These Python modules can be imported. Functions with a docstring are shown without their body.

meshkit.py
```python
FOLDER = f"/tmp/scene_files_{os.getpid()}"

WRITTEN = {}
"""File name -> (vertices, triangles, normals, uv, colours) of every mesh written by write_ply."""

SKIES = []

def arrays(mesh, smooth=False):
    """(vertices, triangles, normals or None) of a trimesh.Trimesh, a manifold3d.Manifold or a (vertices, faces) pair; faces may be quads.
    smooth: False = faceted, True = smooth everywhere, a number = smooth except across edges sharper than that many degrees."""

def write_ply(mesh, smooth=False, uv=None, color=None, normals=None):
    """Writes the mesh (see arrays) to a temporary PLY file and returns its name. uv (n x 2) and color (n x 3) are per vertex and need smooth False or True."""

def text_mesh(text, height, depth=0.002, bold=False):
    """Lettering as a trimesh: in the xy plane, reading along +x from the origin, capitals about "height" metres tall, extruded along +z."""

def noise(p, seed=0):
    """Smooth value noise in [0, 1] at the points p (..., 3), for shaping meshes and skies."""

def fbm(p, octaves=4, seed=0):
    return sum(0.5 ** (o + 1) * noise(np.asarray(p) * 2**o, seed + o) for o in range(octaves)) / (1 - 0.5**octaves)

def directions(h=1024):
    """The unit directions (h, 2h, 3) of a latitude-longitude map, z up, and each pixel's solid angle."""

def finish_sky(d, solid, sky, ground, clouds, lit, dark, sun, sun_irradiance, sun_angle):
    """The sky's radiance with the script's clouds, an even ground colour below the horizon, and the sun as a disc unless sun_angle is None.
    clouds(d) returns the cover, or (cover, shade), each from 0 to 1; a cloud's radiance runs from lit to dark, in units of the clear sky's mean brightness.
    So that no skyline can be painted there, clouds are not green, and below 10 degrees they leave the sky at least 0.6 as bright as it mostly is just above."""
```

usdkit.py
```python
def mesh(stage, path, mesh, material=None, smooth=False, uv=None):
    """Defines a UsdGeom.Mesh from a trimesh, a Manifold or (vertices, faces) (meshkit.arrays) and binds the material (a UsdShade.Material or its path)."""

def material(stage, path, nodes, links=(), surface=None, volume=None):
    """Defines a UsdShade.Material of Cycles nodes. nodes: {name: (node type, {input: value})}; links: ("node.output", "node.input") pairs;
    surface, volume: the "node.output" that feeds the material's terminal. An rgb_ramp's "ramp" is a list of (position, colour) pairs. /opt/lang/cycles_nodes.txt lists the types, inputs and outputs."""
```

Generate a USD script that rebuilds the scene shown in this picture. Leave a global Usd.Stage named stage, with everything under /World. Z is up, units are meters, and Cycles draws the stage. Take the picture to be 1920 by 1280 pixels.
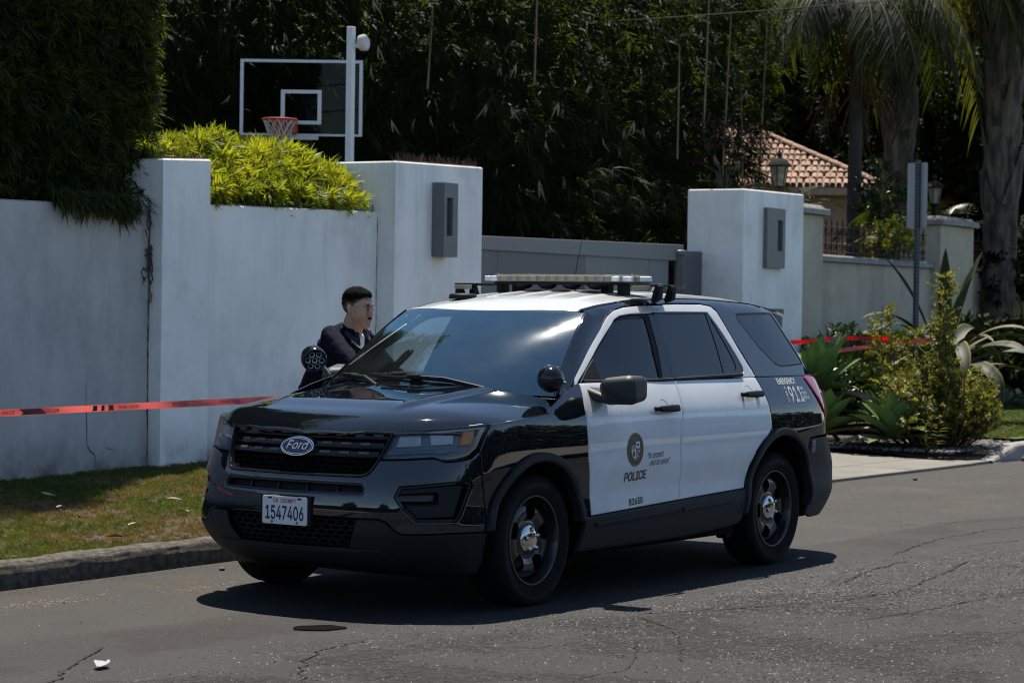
import math, random
import numpy as np, trimesh, manifold3d, shapely, usdkit, meshkit
from shapely.geometry import Polygon, MultiPolygon, LineString, Point, box as sbox
from shapely import affinity
from scipy.spatial import Delaunay
from scipy.interpolate import CubicSpline, PchipInterpolator
from pxr import Usd, UsdGeom, UsdLux, UsdShade, Sdf, Gf, Vt
random.seed(7); np.random.seed(7)
rng = np.random.default_rng(11)
stage = Usd.Stage.CreateInMemory()
UsdGeom.SetStageUpAxis(stage, UsdGeom.Tokens.z); UsdGeom.SetStageMetersPerUnit(stage, 1.0)
UsdGeom.Xform.Define(stage, '/World'); UsdGeom.Scope.Define(stage, '/World/Looks')
# ---------------------------------------------------------------- camera
EYE = np.array([-11.047, -8.056, 1.624])
_M = [[.5510, -.8346, .0145], [.0031, .0194, .9998], [.8347, .5503, -.0132]]       # right, up, ahead
_r, _u, _d = (np.array(x) / np.linalg.norm(x) for x in _M)
cam = UsdGeom.Camera.Define(stage, '/World/camera')
cam.AddTransformOp().Set(Gf.Matrix4d(*[float(x) for r in ((*_r, 0), (*_u, 0), (*(-_d), 0), (*EYE, 1)) for x in r]))
cam.CreateHorizontalApertureAttr(36.0); cam.CreateVerticalApertureAttr(36.0 * 682 / 1024)
cam.CreateFocalLengthAttr(36.0 * 4493 / 1920)
cam.CreateClippingRangeAttr(Gf.Vec2f(.1, 500))
cam.CreateFocusDistanceAttr(13.6); cam.CreateFStopAttr(5.6)
cam.CreateExposureAttr(0.72)
# ---------------------------------------------------------------- sky and sun
SUN = np.array([.37, .26, 1.07]); SUN /= np.linalg.norm(SUN)
dome = UsdLux.DomeLight.Define(stage, '/World/sky')
dome.GetPrim().SetCustomDataByKey('kind', 'structure')
dome.GetPrim().SetCustomDataByKey('label', 'clear blue midday sky')
_sky = usdkit.material(stage, '/World/Looks/sky', {
    's': ('sky_texture', {'sky_type': 'single_scattering', 'sun_disc': False, 'aerosol_density': .08, 'sun_elevation': math.asin(SUN[2]), 'sun_rotation': math.atan2(SUN[0], SUN[1])}),
    'b': ('background_shader', {"strength": .08})}, [('s.color', 'b.color')], surface='b.background')
UsdShade.MaterialBindingAPI.Apply(dome.GetPrim()).Bind(_sky)
sun = UsdLux.DistantLight.Define(stage, '/World/sun')
sun.CreateIntensityAttr(1.25); sun.CreateAngleAttr(.53); sun.CreateColorAttr(Gf.Vec3f(1, .93, .82)); sun.CreateNormalizeAttr(True)
_x = np.cross([0, 1, 0], SUN); _x /= np.linalg.norm(_x); _y = np.cross(SUN, _x)
sun.AddTransformOp().Set(Gf.Matrix4d(*[float(x) for r in ((*_x, 0), (*_y, 0), (*SUN, 0), (0, 0, 20, 1)) for x in r]))
# ---------------------------------------------------------------- helpers
_used = {}
def path_for(name, parent=None):
    base = '/World' if parent is None else (str(parent.GetPath()) if hasattr(parent, 'GetPath') else str(parent))
    k = (base, name); n = _used.get(k, 0); _used[k] = n + 1
    return f'{base}/{name}' + (f'_{n:03d}' if n else '')
def tag(p, label=None, cat=None, group=None, kind=None):
    p = p.GetPrim() if hasattr(p, 'GetPrim') else p
    for k, v in (('label', label), ('category', cat), ('group', group), ('kind', kind)):
        if v: p.SetCustomDataByKey(k, v)
    return p
def thing(name, label, cat, loc=(0, 0, 0), rz=0.0, group=None):
    x = UsdGeom.Xform.Define(stage, path_for(name))
    x.AddTranslateOp().Set(Gf.Vec3d(*map(float, loc)))
    if rz: x.AddRotateZOp().Set(float(rz))
    return tag(x, label, cat, group)
def obj(name, mesh, m, parent=None, smooth=35, label=None, cat=None, group=None, kind=None):
    p = usdkit.mesh(stage, path_for(name, parent), mesh, m, smooth=smooth).GetPrim()
    return tag(p, label, cat, group, kind)
def copy_thing(root, loc, rz=0.0, label=None, scale=None):
    was = root.GetCustomData()
    nm = root.GetName()
    x = UsdGeom.Xform.Define(stage, path_for(nm))
    x.GetPrim().GetReferences().AddInternalReference(root.GetPath())
    x.ClearXformOpOrder()
    x.AddTranslateOp().Set(Gf.Vec3d(*map(float, loc)))
    x.AddRotateZOp().Set(float(rz))
    if scale is not None: x.AddScaleOp().Set(Gf.Vec3f(*([float(scale)] * 3)))
    x.GetPrim().SetInstanceable(True)
    return tag(x, label or was['label'], was['category'], was.get('group'))
def cat(*ms):
    vs, fs, n = [], [], 0
    for m in ms:
        if hasattr(m, 'to_mesh'):
            mm = m.to_mesh(); v, f = mm.vert_properties[:, :3], mm.tri_verts
        elif isinstance(m, (tuple, list)): v, f = m
        else: v, f = m.vertices, m.faces
        f = np.asarray(f)
        if np.size(f) == 0: continue
        if f.shape[1] == 4: f = np.vstack([f[:, [0, 1, 2]], f[:, [0, 2, 3]]])
        vs.append(np.asarray(v, float)); fs.append(f + n); n += len(v)
    if not vs: print('EMPTY', ms); return np.zeros((3, 3)), np.array([[0, 1, 2]])
    return np.vstack(vs), np.vstack(fs)
def box(x0, x1, y0, y1, z0, z1, c=0.0):
    """A box with chamfered edges."""
    if c <= 0:
        b = trimesh.creation.box((x1 - x0, y1 - y0, z1 - z0)); b.apply_translation(((x0 + x1) / 2, (y0 + y1) / 2, (z0 + z1) / 2)); return b.vertices, b.faces
    pts = []
    for sx in (0, 1):
        for sy in (0, 1):
            for sz in (0, 1):
                p = np.array([(x0, x1)[sx], (y0, y1)[sy], (z0, z1)[sz]]); d = np.array([1 - 2 * sx, 1 - 2 * sy, 1 - 2 * sz]) * c
                for k in range(3):
                    q = p + d; q[k] = p[k]; pts.append(q)
    return hull(pts)
def hull(pts):
    h = trimesh.convex.convex_hull(np.asarray(pts, float)); return np.array(h.vertices), np.array(h.faces)
def tube(pts, r, k=8, caps=True):
    pts = np.asarray(pts, float); n = len(pts); r = np.broadcast_to(np.asarray(r, float), (n,))
    t = np.gradient(pts, axis=0); t /= np.maximum(np.linalg.norm(t, axis=1, keepdims=True), 1e-9)
    a = np.array([0, 0, 1.0]) if abs(t[0, 2]) < .9 else np.array([1.0, 0, 0])
    V = []
    for i in range(n):
        x = np.cross(t[i], a); x /= np.linalg.norm(x); a = np.cross(x, t[i])
        ang = np.arange(k) * 2 * np.pi / k
        V.append(pts[i] + r[i] * (np.cos(ang)[:, None] * x + np.sin(ang)[:, None] * a))
    V = np.vstack(V); F = []
    for i in range(n - 1):
        for j in range(k):
            p, q = i * k + j, i * k + (j + 1) % k
            F += [(p, p + k, q), (q, p + k, q + k)]
    if caps:
        V = np.vstack([V, pts[:1], pts[-1:]])
        for j in range(k):
            F += [(n * k, j, (j + 1) % k), (n * k + 1, (n - 1) * k + (j + 1) % k, (n - 1) * k + j)]
    return V, np.array(F)
def lathe(prof, k=48, axis='z'):
    """Revolves (r, h) pairs; closed by the profile itself."""
    prof = np.asarray(prof, float); ang = np.arange(k) * 2 * np.pi / k; n = len(prof)
    V = np.stack([prof[:, None, 0] * np.cos(ang), prof[:, None, 0] * np.sin(ang), np.repeat(prof[:, 1:2], k, 1)], -1).reshape(-1, 3)
    F = []
    for i in range(n - 1):
        for j in range(k):
            p, q = i * k + j, i * k + (j + 1) % k
            F += [(p, q, p + k), (q, q + k, p + k)]
    if axis == 'y': V = V[:, [0, 2, 1]] * np.array([1, 1, -1])
    return V, np.array(F)
def ellipsoid(c, r, n=3):
    s = trimesh.creation.icosphere(n); return s.vertices * np.asarray(r) + np.asarray(c), s.faces
def xf(m, M=None, loc=(0, 0, 0), rz=0, ry=0, rx=0, s=1.0):
    v, f = m
    R = trimesh.transformations.euler_matrix(math.radians(rx), math.radians(ry), math.radians(rz))[:3, :3]
    return (np.asarray(v) * s) @ R.T + np.asarray(loc), f
def rnd(poly, r): return poly.buffer(-r).buffer(2 * r).buffer(-r)
def clean(poly):
    poly = poly if poly.is_valid else poly.buffer(0)
    return max(poly.geoms, key=lambda g: g.area) if poly.geom_type != 'Polygon' else poly
def tri_poly(poly, h):
    poly = shapely.geometry.polygon.orient(clean(poly)); loops, pts = [], []
    for ring in [poly.exterior, *poly.interiors]:
        c = np.array(ring.coords)[:-1]; L = []
        for a, b in zip(c, np.roll(c, -1, 0)):
            d = np.linalg.norm(b - a)
            if d < 1e-6: continue
            n = max(1, int(np.ceil(d / h)))
            L += [a + (b - a) * i / n for i in range(n)]
        loops.append(np.arange(len(pts), len(pts) + len(L))); pts += L
    pts = np.array(pts); x0, y0, x1, y1 = poly.bounds
    gx, gy = np.meshgrid(np.arange(x0, x1 + h, h), np.arange(y0, y1 + h, h * .87)); gx = gx + (np.arange(len(gx)) % 2)[:, None] * h / 2
    inner = poly.buffer(-.5 * h)
    k = shapely.contains_xy(inner, gx.ravel(), gy.ravel()) if not inner.is_empty else np.zeros(gx.size, bool)
    P = np.vstack([pts, np.stack([gx.ravel()[k], gy.ravel()[k]], 1)])
    T = Delaunay(P).simplices; a, b, c = (P[T[:, i]] for i in range(3))
    ar = (b - a)[:, 0] * (c - a)[:, 1] - (b - a)[:, 1] * (c - a)[:, 0]
    T[ar < 0] = T[ar < 0][:, [0, 2, 1]]; cen = (a + b + c) / 3
    k = (np.abs(ar) > 1e-9) & shapely.contains_xy(poly, cen[:, 0], cen[:, 1]); fat = poly.buffer(.12 * h)
    for i, j in ((0, 1), (1, 2), (2, 0)):
        for w in (.25, .5, .75): q = P[T[:, i]] * w + P[T[:, j]] * (1 - w); k &= shapely.contains_xy(fat, q[:, 0], q[:, 1])
    T = T[k]
    return P, T, loops
def panel(poly, f, h=.035, lip=.004, depth=.018, off=0.0, inset=0.0, flip=False):
    """A sheet over the surface f(u, v, off) inside the outline poly, with turned-in edges."""
    if inset: poly = clean(poly.buffer(-inset, join_style=2))
    P, T, loops = tri_poly(poly, h)
    top = P.copy()
    for L in loops:
        e = P[np.roll(L, -1)] - P[np.roll(L, 1)]; e /= np.maximum(np.linalg.norm(e, axis=1, keepdims=True), 1e-9)
        top[L] += np.stack([-e[:, 1], e[:, 0]], 1) * lip
    V = [f(top[:, 0], top[:, 1], off)]; F = [T]; n = len(P)
    for L in loops:
        m = len(L); q = P[L]
        V += [f(q[:, 0], q[:, 1], off - lip * .8), f(q[:, 0], q[:, 1], off - depth)]
        i = np.arange(m); j = (i + 1) % m
        for A, B in ((L, n + i), (n + i, n + m + i)):
            F.append(np.stack([A[i], B[i], B[j]], 1)); F.append(np.stack([A[i], B[j], A[j]], 1))
        n += 2 * m
    V, F = np.vstack(V), np.vstack(F)
    return (V, F[:, ::-1]) if flip else (V, F)
def left(m):
    """Car frame (s, w, z) to the scene, on the driver's side."""
    v, f = m; return np.asarray(v) * np.array([1, -1, 1]), np.asarray(f)
def right(m): v, f = m; return np.asarray(v), np.asarray(f)[:, ::-1]
def prism(poly, z0, z1, c=.008, base=0):
    """An upright block over a plan outline with chamfered top edges; z1 may be a function of (x, y)."""
    poly = shapely.geometry.polygon.orient(poly); zt = z1 if callable(z1) else (lambda x, y: np.full_like(x, z1))
    P, T, loops = tri_poly(poly, 1.5)
    inn = P.copy(); V, F, n = [], [T], 0
    for L in loops:
        a, b, d = P[np.roll(L, 1)], P[L], P[np.roll(L, -1)]
        e1 = (b - a) / np.linalg.norm(b - a, axis=1, keepdims=True); e2 = (d - b) / np.linalg.norm(d - b, axis=1, keepdims=True)
        n1, n2 = np.stack([-e1[:, 1], e1[:, 0]], 1), np.stack([-e2[:, 1], e2[:, 0]], 1); m = n1 + n2
        inn[L] += c * m / np.maximum((m * n1).sum(1, keepdims=True), .2)
    V.append(np.column_stack([inn, zt(inn[:, 0], inn[:, 1])])); n = len(P)
    for L in loops:
        m = len(L); q = P[L]
        V += [np.column_stack([q, zt(q[:, 0], q[:, 1]) - c]), np.column_stack([q, np.full(m, z0)])]
        i = np.arange(m); j = (i + 1) % m
        for A, B in ((L, n + i), (n + i, n + m + i)):
            F.append(np.stack([A[i], B[i], B[j]], 1)); F.append(np.stack([A[i], B[j], A[j]], 1))
        n += 2 * m
    return np.vstack(V), np.vstack(F)
def grid(fn, us, vs):
    U, W = np.meshgrid(us, vs, indexing='ij'); V = fn(U, W).reshape(-1, 3); n, m = len(us), len(vs)
    i, j = np.meshgrid(np.arange(n - 1), np.arange(m - 1), indexing='ij'); a = (i * m + j).ravel()
    return V, np.vstack([np.stack([a, a + m, a + m + 1], 1), np.stack([a, a + m + 1, a + 1], 1)])
# ---------------------------------------------------------------- materials
LK = '/World/Looks/'
def mat(name, col, rough=.5, var=0.0, scale=4.0, bump=0.0, bscale=60.0, metallic=0.0, coat=0.0, spec=.5, obj_space=False, rvar=0.0, col2=None, detail=4, sheen=0.0, ramp=(.3, .7), stretch=None, coat_ior=1.5):
    n = {'p': ('principled_bsdf', {'base_color': col, 'roughness': rough, 'metallic': metallic, 'coat_weight': coat, 'coat_roughness': .02, 'coat_ior': coat_ior, 'specular_ior_level': spec, 'sheen_weight': sheen})}
    l = []
    if var or bump or rvar or col2 is not None:
        n['g'] = ('texture_coordinate', {}) if obj_space else ('geometry', {})
        src = 'g.object' if obj_space else 'g.position'
        if stretch is not None:
            n['mp'] = ('mapping', {'scale': stretch}); l.append((src, 'mp.vector')); src = 'mp.vector'
    if var or col2 is not None:
        c = np.array(col); a, b = (c * (1 - var), c * (1 + var)) if col2 is None else (c, np.array(col2))
        n['n'] = ('noise_texture', {'scale': scale, 'detail': detail, 'roughness': .6}); n['r'] = ('rgb_ramp', {'ramp': [(ramp[0], a), (ramp[1], b)]})
        l += [(src, 'n.vector'), ('n.fac', 'r.fac'), ('r.color', 'p.base_color')]
    if rvar:
        n['n2'] = ('noise_texture', {'scale': scale * 2.3, 'detail': 5}); n['m2'] = ('map_range', {'from_min': .3, 'from_max': .7, 'to_min': rough - rvar, 'to_max': rough + rvar})
        l += [(src, 'n2.vector'), ('n2.fac', 'm2.value'), ('m2.result', 'p.roughness')]
    if bump:
        n['nb'] = ('noise_texture', {'scale': bscale, 'detail': 5, 'roughness': .6}); n['b'] = ('bump', {'strength': bump, 'distance': .01})
        l += [(src, 'nb.vector'), ('nb.fac', 'b.height'), ('b.normal', 'p.normal')]
    return usdkit.material(stage, LK + name, n, l, surface='p.BSDF')
def pane(name, tint, ior=1.5, rough=0.0):
    return usdkit.material(stage, LK + name, {'t': ('transparent_bsdf', {'color': tint}), 'g': ('glossy_bsdf', {'color': (1, 1, 1), 'roughness': rough}), 'f': ('fresnel', {'IOR': ior}), 'm': ('mix_closure', {})},
                           [('f.fac', 'm.fac'), ('t.BSDF', 'm.closure1'), ('g.BSDF', 'm.closure2')], surface='m.closure')
def leafmat(name, a, b, trans=.35, rough=.42, tcol=None, spec=.4):
    """Foliage: each leaf its own tone between a and b."""
    a, b = np.array(a), np.array(b); mid = (a + b) / 2; t = np.array(tcol) if tcol is not None else mid * np.array([1.5, 1.35, .4])
    return usdkit.material(stage, LK + name, {
        'g': ('geometry', {}), 'o': ('object_info', {}), 'ad': ('math', {'math_type': 'add'}), 'fr': ('math', {'math_type': 'fraction'}),
        'r': ('rgb_ramp', {'ramp': [(0, a), (.6, mid), (1, b)]}), 'p': ('principled_bsdf', {'roughness': rough, 'specular_ior_level': spec}),
        'hs': ('mix_color', {'blend_type': 'multiply', 'fac': 1.0, 'b': tuple(t / np.maximum(mid, 1e-4)), 'use_clamp': False}),
        't': ('translucent_bsdf', {}), 'm': ('mix_closure', {'fac': trans})},
        [('g.random_per_island', 'ad.value1'), ('o.random', 'ad.value2'), ('ad.value', 'fr.value1'), ('fr.value', 'r.fac'), ('r.color', 'p.base_color'), ('r.color', 'hs.a'), ('hs.result', 't.color'),
         ('p.BSDF', 'm.closure1'), ('t.BSDF', 'm.closure2')], surface='m.closure')
def lift_text(text, height, f, u0, z0, dirn=(1, 0), up=(0, 1), off=.0015, bold=False, sx=1.0, shear=0.0, centre=False):
    """Lettering laid on the surface f, from (u0, z0) along dirn."""
    m = meshkit.text_mesh(text, height, depth=.0004, bold=bold); v = m.vertices.copy()
    if centre: v[:, 0] -= (v[:, 0].min() + v[:, 0].max()) / 2
    x, y = v[:, 0] * sx + shear * v[:, 1], v[:, 1]
    return f(u0 + x * dirn[0] + y * up[0], z0 + x * dirn[1] + y * up[1], off + v[:, 2]), m.faces
# ---------------------------------------------------------------- car surfaces (s rearwards from the front axle, w half width, z up)
def sstep(x, a, b):
    t = np.clip((np.asarray(x, float) - a) / (b - a), 0, 1)
    return t * t * (3 - 2 * t)
_plan = np.array([(-1.0,0),(-.995,.2),(-.97,.42),(-.915,.6),(-.81,.76),(-.65,.872),(-.45,.935),(-.2,.965),(.1,.98),(.6,.995),(1.2,1.0),
                  (2.0,1.0),(2.7,.995),(3.2,.985),(3.55,.96),(3.8,.90),(3.95,.78),(4.03,.55),(4.06,.3),(4.07,0)])
_q = np.concatenate([[0], np.cumsum(np.linalg.norm(np.diff(_plan, axis=0), axis=1))])
_ps = CubicSpline(_q, _plan, bc_type=((1, (0.0, 1.0)), (1, (0.0, -1.0))))
_t = np.linspace(0, _q[-1], 4000)
_pp = _ps(_t)
_arc = np.concatenate([[0], np.cumsum(np.linalg.norm(np.diff(_pp, axis=0), axis=1))])
U_MAX = _arc[-1]
def plan(u):
    t = np.interp(np.abs(u), _arc, _t)
    c, d = _ps(t), _ps(t, 1)
    d = d / np.linalg.norm(d, axis=-1, keepdims=True)
    return c, np.stack([d[..., 1], -d[..., 0]], -1) * np.array([-1, -1])      # outward... fixed below
_ds = PchipInterpolator([.0,.2,.28,.36,.46,.52,.58,.65,.75,.88,.97,1.03,1.08,1.12,1.17,1.22,1.3],[.2,.09,.055,.03,.010,.014,.020,.012,0,.001,.008,.020,.038,.056,.082,.112,.16])
_df = PchipInterpolator([.0,.18,.23,.30,.38,.45,.55,.64,.72,.82,.9,.97,1.02,1.06,1.3],[.5,.27,.19,.09,.03,0,0,.012,.035,.08,.115,.15,.2,.27,.6])
_dr = PchipInterpolator([.0,.25,.35,.45,.6,.7,.8,.95,1.1,1.3],[.3,.12,.04,0,0,.03,.09,.12,.14,.2])
def S(u, z, off=0.0):
    """A point of the lower body: u metres round the plan from the front centre, height z, off metres outwards."""
    u, z = np.broadcast_arrays(np.asarray(u, float), np.asarray(z, float))
    t = np.interp(np.abs(u), _arc, _t)
    c, d = _ps(t), _ps(t, 1)
    d = d / np.maximum(np.linalg.norm(d, axis=-1, keepdims=True), 1e-9)
    n = np.stack([-d[..., 1], d[..., 0]], -1)                                   # outwards
    bf, br = 1 - sstep(c[..., 0], -.88, -.40), sstep(c[..., 0], 3.5, 3.98)
    inn = bf * _df(z) + br * _dr(z) + (1 - bf - br) * _ds(z) - off
    p = c - n * inn[..., None]
    return np.stack([p[..., 0], p[..., 1] * np.where(u < 0, -1, 1), z], -1)
_gz = PchipInterpolator([.9,1.06,1.12,1.25,1.4,1.55,1.62,1.66,1.69,1.705,1.72],[.98,.942,.922,.872,.81,.738,.702,.678,.648,.612,.5])
_gp = PchipInterpolator([-.2,.3,.9,1.5,2.3,3,3.5,3.8,4.1],[.95,.965,.985,1,1,.985,.955,.92,.86])
_gr = PchipInterpolator([-.2,.3,.6,.9,1.2,1.7,2.2,3,3.5,3.8,4.1],[1.5,1.55,1.58,1.615,1.66,1.70,1.71,1.69,1.645,1.60,1.55])
def G(s, z, off=0.0):
    """A point of the side of the greenhouse."""
    s, z = np.broadcast_arrays(np.asarray(s, float), np.asarray(z, float))
    zz = np.where(z > 1.1, 1.1 + (z - 1.1) * .605 / (_gr(s) - 1.1), z)
    w = _gz(zz) * _gp(s)
    return np.stack([s, w + off * .92, z + off * .38], -1)
def roof_edge(s): return _gr(s), .612 * _gp(s)
_rc = PchipInterpolator([.6,.83,1.0,1.3,1.8,2.4,3,3.5,3.75,3.95],[1.56,1.622,1.672,1.718,1.748,1.75,1.735,1.695,1.66,1.62])
def ROOF(s, y, off=0.0):
    s, y = np.broadcast_arrays(np.asarray(s, float), np.asarray(y, float))
    ze, we = roof_edge(s)
    r = np.clip(np.abs(y) / we, 0, 1.1)
    bead = .006 * (np.cos(y * 2 * np.pi / .27) > .2) * 0
    return np.stack([s, y, ze + (_rc(s) - ze) * (1 - r ** 2.6) + off + bead], -1)
def WS(v, t, off=0.0):
    """Windscreen: v from -1 to 1 across, t from 0 at the cowl to 1 at the roof."""
    v, t = np.broadcast_arrays(np.asarray(v, float), np.asarray(t, float))
    b = np.stack([.06 + .36 * v ** 2, .80 * v, 1.165 - .015 * v ** 2], -1)
    e = np.stack([.815 + .15 * v ** 2, .655 * v, 1.62 - .008 * v ** 2], -1)
    p = b + (e - b) * t[..., None]
    k = (.030 * 4 * t * (1 - t) + off)[..., None]
    return p + k * np.stack([-.52 + 0 * v, .0 * v, .85 + 0 * v], -1)
_hc = PchipInterpolator([-1.0,-.9,-.86,-.75,-.6,-.3,0,.3,.6],[.94,1.0,1.02,1.055,1.085,1.125,1.160,1.188,1.20])
_hf = PchipInterpolator([0,.3,.5,.56,.77,.92,1.0],[-.875,-.855,-.795,-.765,-.62,-.44,-.3])
_hw = PchipInterpolator([-.95,-.8,-.62,-.44,-.2,.1,.5],[.5,.70,.83,.922,.943,.952,.945])
def HOOD(s, y, off=0.0):
    s, y = np.broadcast_arrays(np.asarray(s, float), np.asarray(y, float))
    a = np.abs(y)
    r = np.clip(a / _hw(s), 0, 1.05)
    drop = .085 + .06 * sstep(s, -.7, .3)
    z = _hc(s) - drop * r ** 4.2
    e = np.clip(s - _hf(np.clip(a, 0, 1)), 0, 1)
    z = z - .052 * np.exp(-e / .07)
    yr = .447 + .10 * (s + .53)
    z = z + (.016 * sstep(yr - a, -.028, .028) + .006 * np.exp(-((yr - a - .02) / .02) ** 2)) * sstep(s, -.66, -.46)
    return np.stack([s, y, z + off], -1)
# ---------------------------------------------------------------- ground, road, kerbs
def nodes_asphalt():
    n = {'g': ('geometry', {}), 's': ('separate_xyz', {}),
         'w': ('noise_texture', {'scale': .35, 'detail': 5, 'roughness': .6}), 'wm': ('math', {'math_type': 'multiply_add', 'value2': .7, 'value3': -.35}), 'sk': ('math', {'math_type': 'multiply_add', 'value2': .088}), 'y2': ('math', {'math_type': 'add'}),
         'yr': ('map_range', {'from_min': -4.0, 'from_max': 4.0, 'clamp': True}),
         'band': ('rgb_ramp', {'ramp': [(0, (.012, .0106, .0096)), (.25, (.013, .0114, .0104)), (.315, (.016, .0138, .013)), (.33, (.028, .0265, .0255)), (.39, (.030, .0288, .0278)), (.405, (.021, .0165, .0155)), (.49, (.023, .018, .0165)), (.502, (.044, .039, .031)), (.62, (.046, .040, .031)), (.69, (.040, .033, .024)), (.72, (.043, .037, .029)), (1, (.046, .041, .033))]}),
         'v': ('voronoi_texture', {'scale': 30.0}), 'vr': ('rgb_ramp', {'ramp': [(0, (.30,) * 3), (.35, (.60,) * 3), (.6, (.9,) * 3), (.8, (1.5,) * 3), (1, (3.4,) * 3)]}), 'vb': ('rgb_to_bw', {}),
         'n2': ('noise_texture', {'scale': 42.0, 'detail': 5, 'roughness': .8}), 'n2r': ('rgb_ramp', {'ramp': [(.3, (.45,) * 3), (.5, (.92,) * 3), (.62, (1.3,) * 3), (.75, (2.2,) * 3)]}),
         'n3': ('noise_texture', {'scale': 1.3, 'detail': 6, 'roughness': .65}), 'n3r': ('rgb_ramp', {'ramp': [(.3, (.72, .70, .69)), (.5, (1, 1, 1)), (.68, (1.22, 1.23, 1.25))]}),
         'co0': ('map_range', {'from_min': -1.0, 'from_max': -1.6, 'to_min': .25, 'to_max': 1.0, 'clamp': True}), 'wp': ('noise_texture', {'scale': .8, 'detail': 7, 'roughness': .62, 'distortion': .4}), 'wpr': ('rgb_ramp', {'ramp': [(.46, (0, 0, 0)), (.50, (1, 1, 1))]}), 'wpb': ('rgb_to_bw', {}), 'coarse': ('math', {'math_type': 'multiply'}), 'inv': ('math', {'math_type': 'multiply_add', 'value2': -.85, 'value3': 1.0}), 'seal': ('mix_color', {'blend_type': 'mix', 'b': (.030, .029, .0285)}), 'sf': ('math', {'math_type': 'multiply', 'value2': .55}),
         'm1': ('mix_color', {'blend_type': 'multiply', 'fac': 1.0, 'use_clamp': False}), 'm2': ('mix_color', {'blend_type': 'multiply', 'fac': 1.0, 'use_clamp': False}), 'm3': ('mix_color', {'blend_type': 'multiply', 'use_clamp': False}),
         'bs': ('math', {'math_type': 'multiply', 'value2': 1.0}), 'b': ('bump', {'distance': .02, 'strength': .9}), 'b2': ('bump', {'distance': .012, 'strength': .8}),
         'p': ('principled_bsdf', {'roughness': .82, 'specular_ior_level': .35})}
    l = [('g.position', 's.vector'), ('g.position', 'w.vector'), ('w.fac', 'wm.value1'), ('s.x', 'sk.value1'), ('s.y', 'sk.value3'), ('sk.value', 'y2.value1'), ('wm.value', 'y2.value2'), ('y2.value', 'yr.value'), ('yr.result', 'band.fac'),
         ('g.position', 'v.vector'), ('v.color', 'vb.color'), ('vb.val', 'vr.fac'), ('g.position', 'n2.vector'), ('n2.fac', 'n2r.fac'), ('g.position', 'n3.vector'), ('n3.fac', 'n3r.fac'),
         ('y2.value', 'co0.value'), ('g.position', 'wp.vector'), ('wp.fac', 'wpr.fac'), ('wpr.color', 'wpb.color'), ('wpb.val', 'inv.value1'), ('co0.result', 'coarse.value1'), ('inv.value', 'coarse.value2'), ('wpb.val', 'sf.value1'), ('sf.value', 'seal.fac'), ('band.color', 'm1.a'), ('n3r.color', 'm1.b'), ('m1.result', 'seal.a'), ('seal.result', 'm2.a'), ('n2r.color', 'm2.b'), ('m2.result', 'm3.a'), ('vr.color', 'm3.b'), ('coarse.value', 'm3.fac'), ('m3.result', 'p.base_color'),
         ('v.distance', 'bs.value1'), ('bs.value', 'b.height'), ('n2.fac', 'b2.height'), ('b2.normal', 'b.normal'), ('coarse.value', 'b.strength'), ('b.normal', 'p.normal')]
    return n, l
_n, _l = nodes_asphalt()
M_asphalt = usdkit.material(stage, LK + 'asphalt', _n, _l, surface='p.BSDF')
M_conc = mat('pale_concrete', (.155, .142, .12), .85, var=.22, scale=2.2, bump=.3, bscale=160, detail=7)
M_kerb = mat('weathered_kerb_concrete', (.035, .029, .023), .95, col2=(.15, .13, .105), scale=22, bump=1.0, bscale=90, detail=8, ramp=(.36, .74))
M_soil = mat('dry_soil', (.042, .031, .018), .95, var=.4, scale=14, bump=.6, bscale=60)
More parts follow.
